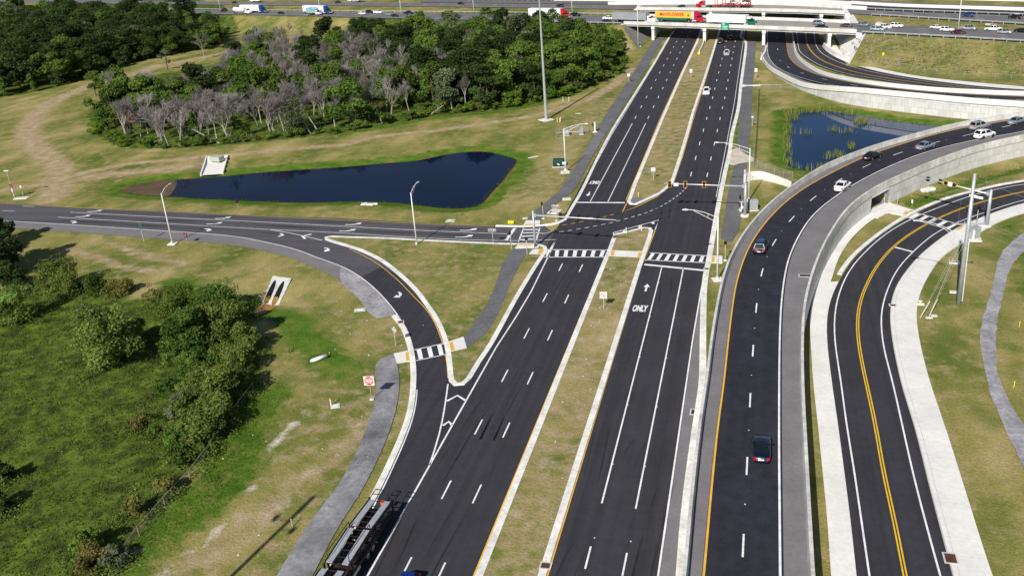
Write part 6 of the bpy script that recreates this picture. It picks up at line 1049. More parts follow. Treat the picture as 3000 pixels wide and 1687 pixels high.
# wooden pole below the lower edge whose shadow falls on the grass
E=empty('utility_pole',(-20.1,-100.8,0),0,'wooden utility pole just below the lower left edge, seen by its shadow','utility pole'); MB().tube((0,0,0),(0,0,26.2),.3,.2,10).build('pole',wood_m,E); MB().tube((-.0,-.1,22.6),(0,.1,26.4),.2,.3,8).build('transformer',steel,E); m=MB(); m.tube((-.0,0,23.4),(-1.6,0,23.6),.05); m.tube((-.0,0,22.4),(1.3,0,22.4),.05); m.build('crossarm',dark_m,E); m=MB(); m.box(-1.6,0,23.6,.5,.5,.5); m.box(1.3,0,22.4,.5,.5,.5); m.build('lamp_box',dark_m,E)
# ------------------------------------------------------------------ vehicles
PAINT={k:mat('paint_'+k,c,.35,spec=.5,coat=.6,metal=mt,noise=[(3,.02)]) for k,(c,mt) in dict(white=((.78,.78,.78),0),black=((.008,.008,.01),0),blackblue=((.008,.009,.014),0),navymet=((.006,.012,.032),.3),navy=((.015,.02,.045),.2),darkblue=((.012,.025,.085),.2),blue=((.015,.06,.2),.1),vividblue=((.006,.03,.22),.2),grey=((.09,.09,.1),.4),silver=((.48,.49,.49),.4),silverblue=((.3,.37,.43),.4),bluegrey=((.33,.45,.53),.2),paleblue=((.5,.62,.66),.2),darkred=((.09,.01,.02),.1),maroon=((.08,.012,.02),.1),red=((.5,.008,.03),0),green=((.005,.14,.08),0),yellow=((.85,.5,.01),0)).items()}
beige_m=mat('load_beige',(.62,.5,.42),.8); blueglass=mat('sunroof_blue',(.02,.09,.22),.08,spec=.6)
SPEC=dict(
 sedan=dict(L=4.75,W=1.84,H=1.45,prof=[(-2.4,.5,.6),(-2.34,.86,.76),(-2.1,.97,.86),(-1.75,1.0,.9),(-.4,1.0,.92),(1.0,.99,.92),(1.8,.88,.9),(2.15,.76,.82),(2.32,.66,.7),(2.4,.45,.55)],cab=(-1.85,-.85,.35,1.25),zb=.97,wb=1.4),
 coupe=dict(L=4.75,W=1.78,H=1.2,prof=[(-2.38,.5,.6),(-2.34,.78,.76),(-2.1,.88,.86),(-1.5,.94,.92),(-.9,.92,.92),(-.1,.88,.88),(.8,.86,.91),(1.4,.82,.93),(1.9,.7,.87),(2.2,.6,.74),(2.38,.42,.52)],cab=(-1.75,-.75,.1,.85),zb=.87,wb=1.35),
 hatch=dict(L=4.25,W=1.8,H=1.5,prof=[(-2.12,.6,.76),(-2.05,.95,.86),(-1.3,1.02,.9),(1.0,1.0,.9),(1.7,.88,.87),(2.0,.74,.8),(2.12,.5,.7)],cab=(-2.0,-1.55,.3,1.2),zb=.98,wb=1.28),
 suv=dict(L=4.7,W=1.92,H=1.72,prof=[(-2.37,.6,.68),(-2.32,1.0,.82),(-2.1,1.1,.9),(-1.4,1.14,.95),(1.05,1.12,.95),(1.8,1.02,.94),(2.15,.92,.86),(2.3,.78,.74),(2.37,.5,.58)],cab=(-2.25,-1.85,.35,1.2),zb=1.1,wb=1.38),
 van=dict(L=5.05,W=1.98,H=1.74,prof=[(-2.52,.65,.84),(-2.45,1.05,.92),(-1.4,1.12,.97),(1.3,1.08,.97),(2.1,.92,.93),(2.42,.76,.84),(2.52,.5,.74)],cab=(-2.42,-2.1,.6,1.75),zb=1.08,wb=1.5),
 pickup=dict(L=5.7,W=1.98,H=1.85,prof=[(-2.85,.7,.9),(-2.8,1.12,.95),(-1.0,1.14,.97),(1.3,1.16,.97),(2.3,1.1,.95),(2.72,.95,.9),(2.85,.6,.84)],cab=(-.95,-.75,.75,1.5),zb=1.13,wb=1.75),
)
SPEC['utility']=dict(SPEC['pickup'])
def wheel(parent,x,y,r,wd,rimname=True):
    w_=MB(); n=14; sgn=1 if y>0 else -1; w_.tube((x,y-wd/2,r),(x,y+wd/2,r),r,r,n); o=w_.build('wheel',tyre_m,parent)
    MB().tube((x,y+sgn*(wd/2-.02),r),(x,y+sgn*(wd/2+.012),r),r*.66,r*.62,n).build('rim',rim_m,o); return o
def make_car(kind):
    s=SPEC[kind]; E=empty('car',(0,0,0)); zb=s['zb']; rw_=.33 if kind in('sedan','coupe','hatch') else .38
    m=MB(); rings=[]
    for x,zt,hw in s['prof']:
        zl=.24; hw*=s['W']/1.84/1.0
        hw=min(hw,s['W']/2)
        rings.append([(x,-hw*.86,zl),(x,-hw,zl+.14),(x,-hw*1.0,zl+(zt-zl)*.62),(x,-hw*.95,zt-.07),(x,-hw*.82,zt),(x,0,zt+.03),(x,hw*.82,zt),(x,hw*.95,zt-.07),(x,hw,zl+(zt-zl)*.62),(x,hw,zl+.14),(x,hw*.86,zl)])
    k=11; m.add([p for r in rings for p in r],[(i*k+j,(i+1)*k+j,(i+1)*k+(j+1)%k,i*k+(j+1)%k) for i in range(len(rings)-1) for j in range(k)]+[tuple(range(k-1,-1,-1)),tuple((len(rings)-1)*k+j for j in range(k))])
    m.f=[f[::-1] for f in m.f]; nbody=len(m.f)
    x0,x1,x2,x3=s['cab']; H=s['H']; bw=s['W']/2*.9; tw=s['W']/2*(.68 if kind!='van' else .76); zc=zb-.06
    def cabv(e=0): return [(x0,-bw-e,zc),(x3,-bw-e,zc),(x3,bw+e,zc),(x0,bw+e,zc),(x1,-tw-e,H),(x2,-tw-e,H),(x2,tw+e,H),(x1,tw+e,H),((x1+x2)/2,-tw*.7,H+.04),((x1+x2)/2,tw*.7,H+.04)]
    m.add(cabv(),[(0,1,5,4),(2,3,7,6),(1,2,6,5),(3,0,4,7),(4,5,8),(5,6,9,8),(6,7,9),(7,4,8,9)])
    m.box(x3-.55,-s['W']/2-.06,zb+.03,.16,.2,.14); m.box(x3-.55,s['W']/2+.06,zb+.03,.16,.2,.14)
    if kind in('pickup','utility'):
        for y in (-.86,.86): m.box(-1.9,y,1.2,1.85,.14,.2)
        m.box(-2.78,0,1.2,.1,1.86,.2)
    ob=m.build('body',PAINT['white'],E,False); ob.data.polygons.foreach_set('use_smooth',[q<nbody-2 for q in range(len(ob.data.polygons))])
    def quad(a,b,c,d,mar,e,name):
        P=[Vector(v) for v in (a,b,c,d)]; ce=sum(P,Vector())/4; nn=(P[1]-P[0]).cross(P[3]-P[0]).normalized()*e
        q=[ce+(v-ce)*mar+nn for v in P]; MB().add(q,[(0,1,2,3)]).build(name,glass_m,E)
    V=cabv()
    quad(V[1],V[2],V[6],V[5],.86,.012,'windscreen'); quad(V[3],V[0],V[4],V[7],.84,.012,'rear_window')
    mid=lambda a,b,t:tuple(a[i]*(1-t)+b[i]*t for i in range(3))
    up_=lambda a:(a[0],a[1],a[2]+.06)
    for a,b,c,d in ((V[0],V[1],V[5],V[4]),(V[2],V[3],V[7],V[6])):
        A,B,C_,D=a,b,c,d; quad(A,mid(A,B,.5),mid(D,C_,.5),D,.84,.012,'side_window'); quad(mid(A,B,.5),B,C_,mid(D,C_,.5),.84,.012,'side_window')
    f=s['prof'][-2]; r=s['prof'][1]; hw=s['W']/2
    for y in (-1,1):
        MB().box(f[0]-.06,y*hw*.6,f[1]-.12,.16,.32,.1,0).build('headlight',white_l,E)
        if kind=='coupe':
            MB().tube((r[0]-.1,y*hw*.72,r[1]-.13),(r[0]+.1,y*hw*.72,r[1]-.06),.15,.15,12).build('tail_light',red_l,E)
        else: MB().box(r[0]+.02,y*hw*.78,r[1]-.13,.16,.3,.2).build('tail_light',red_l,E)
    MB().box(s['prof'][0][0]-.0,0,.62,.06,.5,.16).build('number_plate',white_s,E)
    m=MB(); m.box(s['prof'][-1][0]-.02,0,.5,.08,1.1,.18); m.build('grille',black_m,E)
    if kind in('suv','van','sedan'):
        m=MB(); m.box((x1*.35+x2*.65),0,H+.035,.75,tw*1.1,.015); m.build('sunroof',glass_m,E) if kind=='suv' else None
    if kind=='coupe':
        m=MB(); m.add([(.1,-.52,H+.035),(.1,.52,H+.035),(-.9,.55,H+.02),(-.9,-.55,H+.02)],[(0,1,2,3)]); up(m).build('glass_roof',glass_m,E)
    if kind=='pickup':
        m=MB(); m.box(-1.9,0,1.17,1.8,1.5,.02); m.build('cargo_bed',black_m,E)
    if kind=='utility':
        m=MB(); m.box(-1.85,0,1.5,1.95,1.9,.75); m.build('locker_body',white_m,E)
    for x in (-s['wb'],s['wb']):
        for y in (-1,1): wheel(E,x,y*(hw-.1),rw_,.22)
    return E
PROTO={}
def far_away(E): pass
def paint(E,m_,kinds=('body',)):
    for c in E.children:
        if c.name.split('.')[0] in kinds: c.material_slots[0].link='OBJECT'; c.material_slots[0].material=m_
def place_car(kind,colr,x,y,z,ang,label,cat,scale=1,group=None):
    if kind not in PROTO: PROTO[kind]=E=make_car(kind); first=True; E.location=(x,y,z); E.rotation_euler=(0,0,R(ang))
    else: E=dup(PROTO[kind],(x,y,z),R(ang))
    E.name={'pickup':'pickup_truck','utility':'utility_truck','van':'minivan','suv':'suv','coupe':'sports_car'}.get(kind,'car'); E.scale=(scale,)*3
    tag(E,label,cat,group); paint(E,PAINT[colr]); return E
zc={0:.015,3.5:ZR+.012,ZI:ZI+.02}
for kind,colr,x,y,z,ang,label,cat in CARS:
    s=.9 if z==ZI else .97
    E=place_car(kind,colr,x,y,zc.get(z,z),ang,label,cat,s)
    if kind=='utility':
        paint(E,PAINT['green'] if 'green' in label else white_m,('locker_body',))
        if 'beige' in label: MB().box(-1.85,0,2.1,1.7,1.7,.55).build('load',beige_m,E)
        else:
            m=MB(); 
            for y_ in (-.8,.8): m.box(-1.2,y_,2.35,3.6,.08,.08); m.box(-2.6,y_,2.1,.07,.07,.5); m.box(-.9,y_,2.1,.07,.07,.5)
            for i in range(6): m.box(-2.8+i*.65,0,2.35,.07,1.6,.06)
            m.build('ladder_rack',mat('rack_orange',(.6,.3,.2),.6),E)
    if 'blue tinted' in label:
        for c in E.children:
            if c.name.startswith('sunroof'): c.material_slots[0].link='OBJECT'; c.material_slots[0].material=blueglass; c.scale=(1.9,1.15,1); c.location.x=.55; c.location.z=.003
    if 'black wheels' in label:
        for c in E.children:
            if c.name.startswith('wheel'):
                for g_ in c.children: g_.material_slots[0].link='OBJECT'; g_.material_slots[0].material=dark_m
    if 'white roof' in label:
        p_=SPEC['suv']; m=MB(); m.box((p_['cab'][1]+p_['cab'][2])/2,0,p_['H']+.04,1.8,1.2,.06); m.build('roof_panel',PAINT['white'],E)
# semi trucks (front is +x, origin under the middle)
def tractor(E,x,colr,day=False,roof=None):
    """x: rear of the tractor frame; cab nose at x+6.6"""
    c=PAINT[colr]; m=MB()
    m.add([(x+5.0,-1.0,.6),(x+6.9,-.85,.65),(x+6.9,.85,.65),(x+5.0,1.0,.6),(x+5.0,-1.0,1.95),(x+6.75,-.7,1.55),(x+6.75,.7,1.55),(x+5.0,1.0,1.95)],[(3,2,1,0),(4,5,6,7),(0,1,5,4),(1,2,6,5),(2,3,7,6),(3,0,4,7)])
    xr=x+(3.4 if day else 2.3); zr=2.75 if day else 2.9
    m.add([(xr,-1.18,.7),(x+5.15,-1.1,.7),(x+5.15,1.1,.7),(xr,1.18,.7),(xr,-1.18,zr),(x+4.6,-.95,zr),(x+4.6,.95,zr),(xr,1.18,zr),(x+5.15,-1.1,1.95),(x+5.15,1.1,1.95)],[(0,1,8,5,4),(2,3,7,6,9),(1,2,9,8),(8,9,6,5),(3,0,4,7),(4,5,6,7)])
    for y in (-1.05,1.05): m.box(x+6.0,y,.75,1.2,.35,.4)
    b=m.build('cab',c,E)
    if roof or not day:
        m=MB(); h=3.95 if not day else 3.4; m.add([(xr,-1.15,zr),(x+4.7,-.9,zr),(x+4.7,.9,zr),(xr,1.15,zr),(xr,-1.1,h),(xr+1.0,-1.0,h-.05),(xr+1.0,1.0,h-.05),(xr,1.1,h)],[(0,1,5,4),(2,3,7,6),(1,2,6,5),(3,0,4,7),(4,5,6,7)]); m.build('roof_fairing',PAINT[roof] if roof else c,E)
    m=MB(); m.add([(x+5.17,-.95,2.0),(x+5.17,.95,2.0),(x+4.68,.82,2.68),(x+4.68,-.82,2.68)],[(0,1,2,3)]); m.build('windscreen',glass_m,E)
    for y in (-1.185,1.185): MB().box(x+4.45,y*.955,2.2,.75,.03,.55).build('side_window',glass_m,E)
    m=MB(); m.box(x+3.0,0,.75,6.2,.9,.25); m.build('frame',dark_m,E)
    for y in (-1.05,1.05): MB().tube((x+2.3,y,.72),(x+3.9,y,.72),.3,.3,10).build('fuel_tank',alu,E)
    for y in (-1.15,1.15): MB().box(x+5.05,y*1.12,2.2,.12,.2,.5).build('mirror',black_m,E)
    m=MB(); m.box(x+6.93,0,.75,.1,1.9,.4); m.build('bumper',alu,E)
    for y in (-.75,.75): MB().box(x+6.85,y,1.1,.15,.3,.22).build('headlight',white_l,E)
    for xx in (x+.9,x+2.1,x+6.0):
        for y in (-1.0,1.0): wheel(E,xx,y,.5,.4)
def semi(x,y,z,ang,label,cab,boxc,day=False,kind='semi',Lt=16.2):
    E=empty('semi_truck',(x,y,z),R(ang),label,'truck'); E.scale=(1.0 if day else 1.06,)*3
    x0=-10.2
    bm={'white':PAINT['white'],'greybox':mat('trailer_grey',(.33,.34,.36),.6,noise=[(.5,.1)]),'yellow':PAINT['yellow']}[boxc]
    if kind=='moving':
        t=MB().box(x0+Lt/2,0,2.75,Lt,2.55,2.3).build('trailer',bm,E); MB().box(x0+Lt/2-1.2,0,1.2,Lt-3.4,2.56,.85).build('green_skirt',PAINT['green'],E)
        MB().box(x0+Lt/2,0,3.94,Lt,2.5,.1).build('trailer_roof',mat('trailer_roof_grey',(.3,.3,.32),.6),E)
        for s in (-1,1):
            v,f=text_mesh('MAYFLOWER',1.75,.05); m=MB(); m.add([(x0+Lt/2-1.0+a if s<0 else x0+Lt/2-1.0-a,s*1.29,2.75+b) for a,b,c in v],f if s<0 else [q[::-1] for q in f]); m.build('lettering',red_s,t)
        m=MB(); m.tube((x0+Lt-2.2,-1.29,2.5),(x0+Lt-2.2,-1.3,2.5),.38,.38,12); m.box(x0+Lt-2.2,-1.3,3.0,.1,.02,.5); m.box(x0+Lt-2.2,-1.3,3.1,.6,.02,.1); m.build('emblem',mat('emblem_green',(.08,.12,.02),.5),t)
        MB().box(x0+Lt-.35,0,2.6,.75,2.57,2.6).build('trailer_nose',PAINT['white'],E)
    else:
        MB().box(x0+Lt/2,0,2.55,Lt,2.55,2.75).build('trailer',bm,E)
        m=MB()
        for i in range(24): m.box(x0+Lt*(i+.5)/24,0,2.55,.07,2.6,2.6)
        m.build('trailer_rib',mat('rib_grey',(.26,.27,.29),.6) if boxc=='greybox' else mat('rib_white',(.74,.74,.75),.5),E)
        MB().box(x0+Lt/2,0,1.12,Lt*.55,.9,.12).build('side_rail',dark_m,E)
    m=MB()
    for y_ in (-.8,.8): m.box(x0+Lt*.72,y_,.65,.15,.15,.9)
    m.build('landing_gear',dark_m,E)
    for xx in (x0+1.4,x0+2.6):
        for y_ in (-1.05,1.05): wheel(E,xx,y_,.5,.4)
    tractor(E,x0+Lt-2.9,cab,day,'white' if cab=='green' else None); return E
def boxtruck(x,y,z,ang,label,art):
    E=empty('box_truck',(x,y,z),R(ang),label,'truck'); E.scale=(1.05,)*3
    b=MB().box(-1.2,0,2.35,6.6,2.5,2.6).build('cargo_box',mat('mural_blue',(.2,.45,.55),.5,noise=[(.6,.25)]) if art=='mural' else PAINT['white'],E)
    if art=='mural':
        m=MB(); n=random.Random(3)
        for c,mm in (((.75,.35,.05),'mural_orange'),((.75,.6,.1),'mural_yellow'),((.6,.08,.05),'mural_red')):
            m=MB()
            for i in range(12):
                cx=n.uniform(-3.6,1.6); m.tube((cx,-1.256,n.uniform(1.2,1.75)),(cx,-1.27,1.5),n.uniform(.15,.35),.2,8)
            m.build('painted_fruit',mat(mm,c,.5),b)
    else: MB().box(-1.2,0,3.67,6.5,2.3,.05).build('box_roof',white_m,E)
    m=MB(); m.add([(2.2,-1.05,.6),(3.6,-1.0,.6),(3.6,1.0,.6),(2.2,1.05,.6),(2.2,-1.05,2.6),(3.1,-.9,2.55),(3.1,.9,2.55),(2.2,1.05,2.6),(3.6,-1,1.6),(3.6,1,1.6)],[(0,1,8,5,4),(2,3,7,6,9),(1,2,9,8),(8,9,6,5),(3,0,4,7),(4,5,6,7)]); m.box(4.2,0,1.05,1.4,1.7,.9); m.build('cab',PAINT['white'],E)
    m=MB(); m.add([(3.62,-.9,1.65),(3.62,.9,1.65),(3.14,.8,2.5),(3.14,-.8,2.5)],[(0,1,2,3)]); m.build('windscreen',glass_m,E)
    for y_ in (-1.03,1.03): MB().box(2.9,y_,2.0,.6,.05,.5).build('side_window',glass_m,E)
    MB().box(0,0,.8,8.6,.9,.25).build('frame',dark_m,E)
    if art=='mural': MB().box(2.35,0,3.3,.5,1.8,.5).build('cooling_unit',white_m,E)
    for xx in (-3.2,-2.1,3.9) if art=='mural' else (-2.6,3.9):
        for y_ in (-1,1): wheel(E,xx,y_,.48,.35)
    return E
def tanker(x,y,z,ang,label):
    E=empty('tanker_truck',(x,y,z),R(ang),label,'truck'); E.scale=(1.0,)*3
    m=MB(); m.tube((-8.4,0,2.3),(1.2,0,2.3),1.15,1.15,16); m.build('tank',PAINT['white'],E)
    for i,xx in enumerate((-6.8,-3.9,-1.0)): MB().tube((xx,0,1.6),(xx,0,.75),1.0,.25,10).build('hopper',PAINT['white'],E)
    MB().box(-3.6,0,.85,9.8,.7,.2).build('frame',alu,E); m=MB(); m.box(-3.6,0,3.5,8.5,.5,.06); m.build('walkway',alu,E)
    for xx in (-8.0,-6.9):
        for y_ in (-1,1): wheel(E,xx,y_,.5,.4)
    tractor(E,-.8,'white',True); return E
def carrier_deck(name,E,x,z,L_,m_,pitch=0,track=None):
    """two wheel tracks with cross members and side frames"""
    c,s=math.cos(pitch),math.sin(pitch); f=lambda u,y,h:(x+u*c-h*s,y,z+u*s+h*c)
    m=MB()
    for y in (-.78,.78):
        m.add([f(-L_/2,y-.3,.05),f(L_/2,y-.3,.05),f(L_/2,y+.3,.05),f(-L_/2,y+.3,.05),f(-L_/2,y-.3,-.05),f(L_/2,y-.3,-.05),f(L_/2,y+.3,-.05),f(-L_/2,y+.3,-.05)],[(0,1,2,3),(7,6,5,4),(0,4,5,1),(1,5,6,2),(2,6,7,3),(3,7,4,0)])
    d=m.build(name,track or alu,E)
    m=MB()
    for i in range(6):
        u=-L_/2+L_*i/5; m.tube(f(u,-1.2,-.08),f(u,1.2,-.08),.05,.05,5)
    for y in (-1.2,1.2): m.tube(f(-L_/2,y,-.0),f(L_/2,y,-.0),.08,.08,5)
    m.build('deck_frame',m_,d); return d
def carrier(x,y,z,ang,label):
    E=empty('car_transporter',(x,y,z),R(ang),label,'truck'); E.scale=(1.05,)*3; rm=PAINT['red']
    tractor(E,5.6,'red',True); m=MB()
    m.box(-2.5,0,.95,16,1.0,.25)
    for y_ in (-1.2,1.2):
        for xx in (-10.5,-7,-3.2,.4,3.6): m.box(xx,y_,2.0,.22,.12,2.5)
        m.tube((-10.5,y_,1.0),(-3,y_,2.2),.1); m.tube((-3,y_,2.2),(3.6,y_,1.0),.1)
    m.build('frame',rm,E)
    for xx,zz,L_,pt in ((-8.6,3.15,4.8,.03),(-3.6,3.2,4.8,-.02),(1.4,3.2,4.8,.02),(6.2,3.3,4.6,.05)): carrier_deck('upper_deck',E,xx,zz,L_,rm,pt,rm)
    for xx,zz,L_,pt in ((-8.2,1.2,5.2,-.08),(-3.0,1.3,4.6,.1)): carrier_deck('lower_deck',E,xx,zz,L_,rm,pt,rm)
    for xx in (-6.6,-5.5):
        for y_ in (-1.05,1.05): wheel(E,xx,y_,.5,.4)
    ca,sa=math.cos(R(ang)),math.sin(R(ang))
    for i,(k,xx,zz,lab) in enumerate((('suv',-8.6,3.25,'white car on the upper deck at the tail of the red transporter'),('suv',-3.6,3.3,'white car second from the tail on the upper deck of the red transporter'),('sedan',1.4,3.3,'white car behind the cab on the upper deck of the red transporter'),('sedan',6.2,3.45,'white car above the cab of the red transporter'),('suv',-8.4,1.3,'white car on the lower deck at the tail of the red transporter'),('sedan',-3.0,1.45,'white car on the lower deck in the middle of the red transporter'))):
        place_car(k,'white',x+1.05*xx*ca,y+1.05*xx*sa,z+zz*1.05,ang,lab,'car',.98)
for kind,cab,bx,x,y,z,ang,label in TRUCKS:
    z=z+.02
    if kind=='semi': semi(x,y,z,ang,label,cab,bx)
    elif kind=='semi_day': semi(x,y,z,ang,label,cab,bx,True)
    elif kind=='semi_moving': semi(x,y,z,ang,label,cab,bx,False,'moving')
    elif kind=='boxtruck': boxtruck(x,y,z,ang,label,bx)
    elif kind=='tanker': tanker(x,y,z,ang,label)
    elif kind=='carrier': carrier(x,y,z,ang,label)
# empty dark car transporter parked at the bottom edge (tail towards +y)
E=empty('empty_car_transporter',(-5.15,-77.5,.012),R(-90-2),'empty dark brown car transporter with silver wheel tracks at the bottom edge','truck')
br=mat('hauler_brown',(.028,.016,.018),.5,noise=[(1,.3)]); tk=mat('track_silver',(.5,.52,.56),.4,metal=.3,noise=[(2,.1)])
m=MB(); m.box(0,0,.85,19,.8,.3)
for y_ in (-1.18,1.18):
    for xx in (-10.2,-6.2,-5.6,-1.0,-.3,4.5,8.5): m.box(xx,y_,1.55,.2,.14,1.5)
    m.tube((-10.2,y_,1.0),(-6.2,y_,2.2),.09); m.tube((-5.6,y_,1.2),(-1,y_,2.3),.09); m.tube((-.3,y_,1.1),(4.5,y_,2.3),.09); m.box(-2.5,y_,1.0,15,.12,.35)
m.build('frame',br,E)
for xx,zz,L_,pt in ((-7.9,2.25,4.4,.06),(-2.9,2.35,4.7,-.03),(2.6,2.3,4.6,.02),(7.6,2.6,4.8,.06)): carrier_deck('upper_deck',E,xx,zz,L_,br,pt,tk)
for xx,zz,L_ in ((-8.0,.9,4.6),(-2.6,1.05,4.6)): carrier_deck('lower_deck',E,xx,zz,L_,br,0,dark_m)
m=MB()
for yc in (-.8,.8): m.path([(-10.3,yc-.4,2.1),(-11.7,yc-.4,2.2),(-11.7,yc+.4,2.2),(-10.3,yc+.4,2.1)],.05,5); m.path([(-11.0,yc-.4,2.16),(-11.0,yc+.4,2.16)],.05,5)
m.build('tail_ramp',dark_m,E); MB().box(-10.5,.0,1.6,.3,.35,.35).build('tail_light',org_s,E)
for xx in (-5.2,-4.05):
    for y_ in (-1.0,1.0): wheel(E,xx,y_,.48,.38)
m=MB(); m.tube((-2.2,1.05,.8),(-.8,1.05,.8),.28,.28,10); m.build('air_tank',alu,E); m=MB(); m.box(.4,1.05,.8,1.6,.4,.55); m.build('tool_box',white_m,E)
for y_ in (-1.05,1.05): m=MB(); m.path([(-5.4,y_,2.3),(-5.4,y_,3.0),(-.9,y_,3.1),(-.9,y_,2.3)],.04,5); m.build('guard_rail_bar',dark_m,E)
tractor(E,5.2,'black',True)
# ------------------------------------------------------------------ vegetation
def leaf_mesh(name,blobs,n,size,m_,seed,flat=.6,inner=.25):
    """many small leaf-clump quads over a set of blob shells (cx,cy,cz,rx,ry,rz); attribute tint light/dark"""
    g=np.random.default_rng(seed); B=np.array(blobs,float); vol=(B[:,3]*B[:,4]+B[:,4]*B[:,5])**1.0; cnt=np.maximum(6,(n*vol/vol.sum()).astype(int))
    C_,T=[],[]; NRM=[]
    for b,c in zip(B,cnt):
        d=g.normal(size=(c,3)); d/=np.linalg.norm(d,axis=1)[:,None]; d[:,2]=np.where(d[:,2]<-.55,-d[:,2],d[:,2])
        r=1-np.abs(g.normal(0,inner,c)); lump=1+.16*np.sin(d[:,0]*5+b[0]*3)*np.sin(d[:,1]*5+b[1])+.12*np.sin(d[:,2]*9+b[2]*2)
        C_.append(b[:3]+d*b[3:]*(r*lump)[:,None]); NRM.append(d); 
        T.append(np.clip(g.normal(.45,.2)+.3*(r-.85)+g.normal(0,.18,c)+.12*d[:,2],0,1))  # tint brightens outer and upward leaves: crown shading painted into the colour
    P=np.vstack(C_); D=np.vstack(NRM); T=np.concatenate(T); k=len(P)
    nn=D*flat+g.normal(0,.55,(k,3))+np.array([0,0,.35]); nn/=np.linalg.norm(nn,axis=1)[:,None]
    a=np.cross(nn,g.normal(size=(k,3))); a/=np.linalg.norm(a,axis=1)[:,None]; b=np.cross(nn,a)
    s=size*g.uniform(.6,1.35,k)[:,None]; e=g.uniform(.5,.9,k)[:,None]
    V=np.stack([P-a*s-b*s*e*.3,P-b*s*e,P+a*s,P+b*s*e],1).reshape(-1,3); F=np.arange(4*k).reshape(k,4)
    me=bpy.data.meshes.new(name); me.from_pydata(V.tolist(),[],F.tolist()); me.materials.append(m_)
    at=me.attributes.new('tint','FLOAT','FACE'); at.data.foreach_set('value',T.astype(np.float32)); return me
def crown_blobs(g,h,w,n=11,low=.3):
    bl=[]
    lean=(g.normal(0,.06*w),g.normal(0,.06*w)); asym=g.uniform(0,6.28)
    for i in range(n):
        t=g.uniform(low,.95); a=g.uniform(0,6.28); rad=w/2*math.sqrt(max(.05,1-((t-.5)/.58)**2))*g.uniform(.25,.85)*(1+.25*math.cos(a-asym)); r=w*g.uniform(.09,.25)
        bl.append((rad*math.cos(a)+lean[0]*t,rad*math.sin(a)+lean[1]*t,h*t,r,r*g.uniform(.8,1.2),r*g.uniform(.5,.9)))
    bl.append((lean[0],lean[1],h*.82,w*.19,w*.19,h*.16)); return bl
def trunk_mb(g,h,w,blobs,r=.22,frac=.75):
    m=MB(); top=(g.uniform(-.3,.3),g.uniform(-.3,.3),h*frac); mid_=(top[0]*.4+g.uniform(-.3,.3),top[1]*.4,h*.4); m.tube((0,0,-.3),mid_,r,r*.7,7); m.tube(mid_,top,r*.7,r*.3,6)
    for b in blobs[:7]:
        t=g.uniform(.3,.8); s=Vector((0,0,0)).lerp(Vector(mid_),t) if t<.5 else Vector(mid_).lerp(Vector(top),t-.3); m.tube(s,(b[0]*.85,b[1]*.85,b[2]*.95),r*.38,r*.1,5)
    return m
def make_tree(name,seed,h,w,n,size,m_,nb=11,low=.3,bark_=None,r=.22):
    g=np.random.default_rng(seed); bl=crown_blobs(g,h,w,nb,low); E=empty(name)
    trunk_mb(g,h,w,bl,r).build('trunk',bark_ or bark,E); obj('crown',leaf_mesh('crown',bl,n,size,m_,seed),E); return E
def bare_tree(name,seed,h,w,m_=None,dens=1.0):
    g=np.random.default_rng(seed); E=empty(name); tr=MB(); tw=MB()
    def rec(p,d,l,r,depth):
        q=p+d*l; (tr if depth<2 else tw).tube(p,q,r,r*.62,5 if depth<2 else 3,False)
        if depth>=4: return
        k=(4,4,5,6)[depth] if dens>=1 else 3
        for i in range(k):
            ax=Vector(g.normal(size=3)); nd=(d+ax.normalized()*g.uniform(.45,.85)+Vector((0,0,.22))).normalized()
            rec(p+d*l*g.uniform(.45,1.0),nd,l*g.uniform(.55,.8),max(.022,r*.5),depth+1)
    st=1 if g.random()<.5 else 2
    for i in range(st): rec(Vector((i*.4,0,-.2)),Vector((g.uniform(-.25,.25),g.uniform(-.2,.2),1)).normalized(),h*.36,.17,0)
    tr.build('trunk',bark_pale,E); me_o=tw.build('branches',m_ or twig_m,E); me=me_o.data
    at=me.attributes.new('tint','FLOAT','FACE'); at.data.foreach_set('value',g.uniform(0,1,len(me.polygons)).astype(np.float32)); return E
def place(proto,first,loc,rz,label,cat,group,scale):
    if not proto.get('used'):
        proto['used']=1; E=proto; E.location=loc; E.rotation_euler=(0,0,rz); E.scale=scale if isinstance(scale,tuple) else (scale,)*3; tag(E,label,cat,group)
    else: E=dup(proto,loc,rz,label,group,scale); E['category']=cat
    return E
def scatter(poly,sp,seed,jit=.42,keep=None):
    g=np.random.default_rng(seed); xs=[p[0] for p in poly]; ys=[p[1] for p in poly]; out=[]
    row=0; y=min(ys)
    while y<max(ys):
        x=min(xs)+(sp/2 if row%2 else 0)
        while x<max(xs):
            px,py=x+g.uniform(-jit,jit)*sp,y+g.uniform(-jit,jit)*sp
            if inside(np.array([px]),np.array([py]),poly)[0] and (keep is None or keep(px,py)): out.append((px,py))
            x+=sp
        y+=sp*.87; row+=1
    return out
def inview(x,y,z,mg=60):
    d=Vector((x,y,z))-Vector((29.4373,-136.2923,55.2352)); dz=d.dot(fw)
    if dz<1: return False
    px=1500+2710.7*d.dot(rt)/dz; py=843.5-2710.7*d.dot(up)/dz if False else 843.5-2710.7*d.dot(UPV)/dz
    return -mg<px<3000+mg and -mg*3<py<1687+mg
UPV=-math.sin(ROLL)*r0+math.cos(ROLL)*u0
rv=random.Random(11)
def topok(x,y,h,poly,mg=3.0):
    # is the top of a tree seen against the wood's own outline (as the wood shows from the road bridge side)?
    k=55.2352/(55.2352-h); X0,Y0=29.4373+(x-29.4373)*k,-136.2923+(y+136.2923)*k
    a,b=np.array([X0]),np.array([Y0]); return bool(inside(a,b,poly)[0]) or float(dist_line(a,b,poly,True)[0])<mg

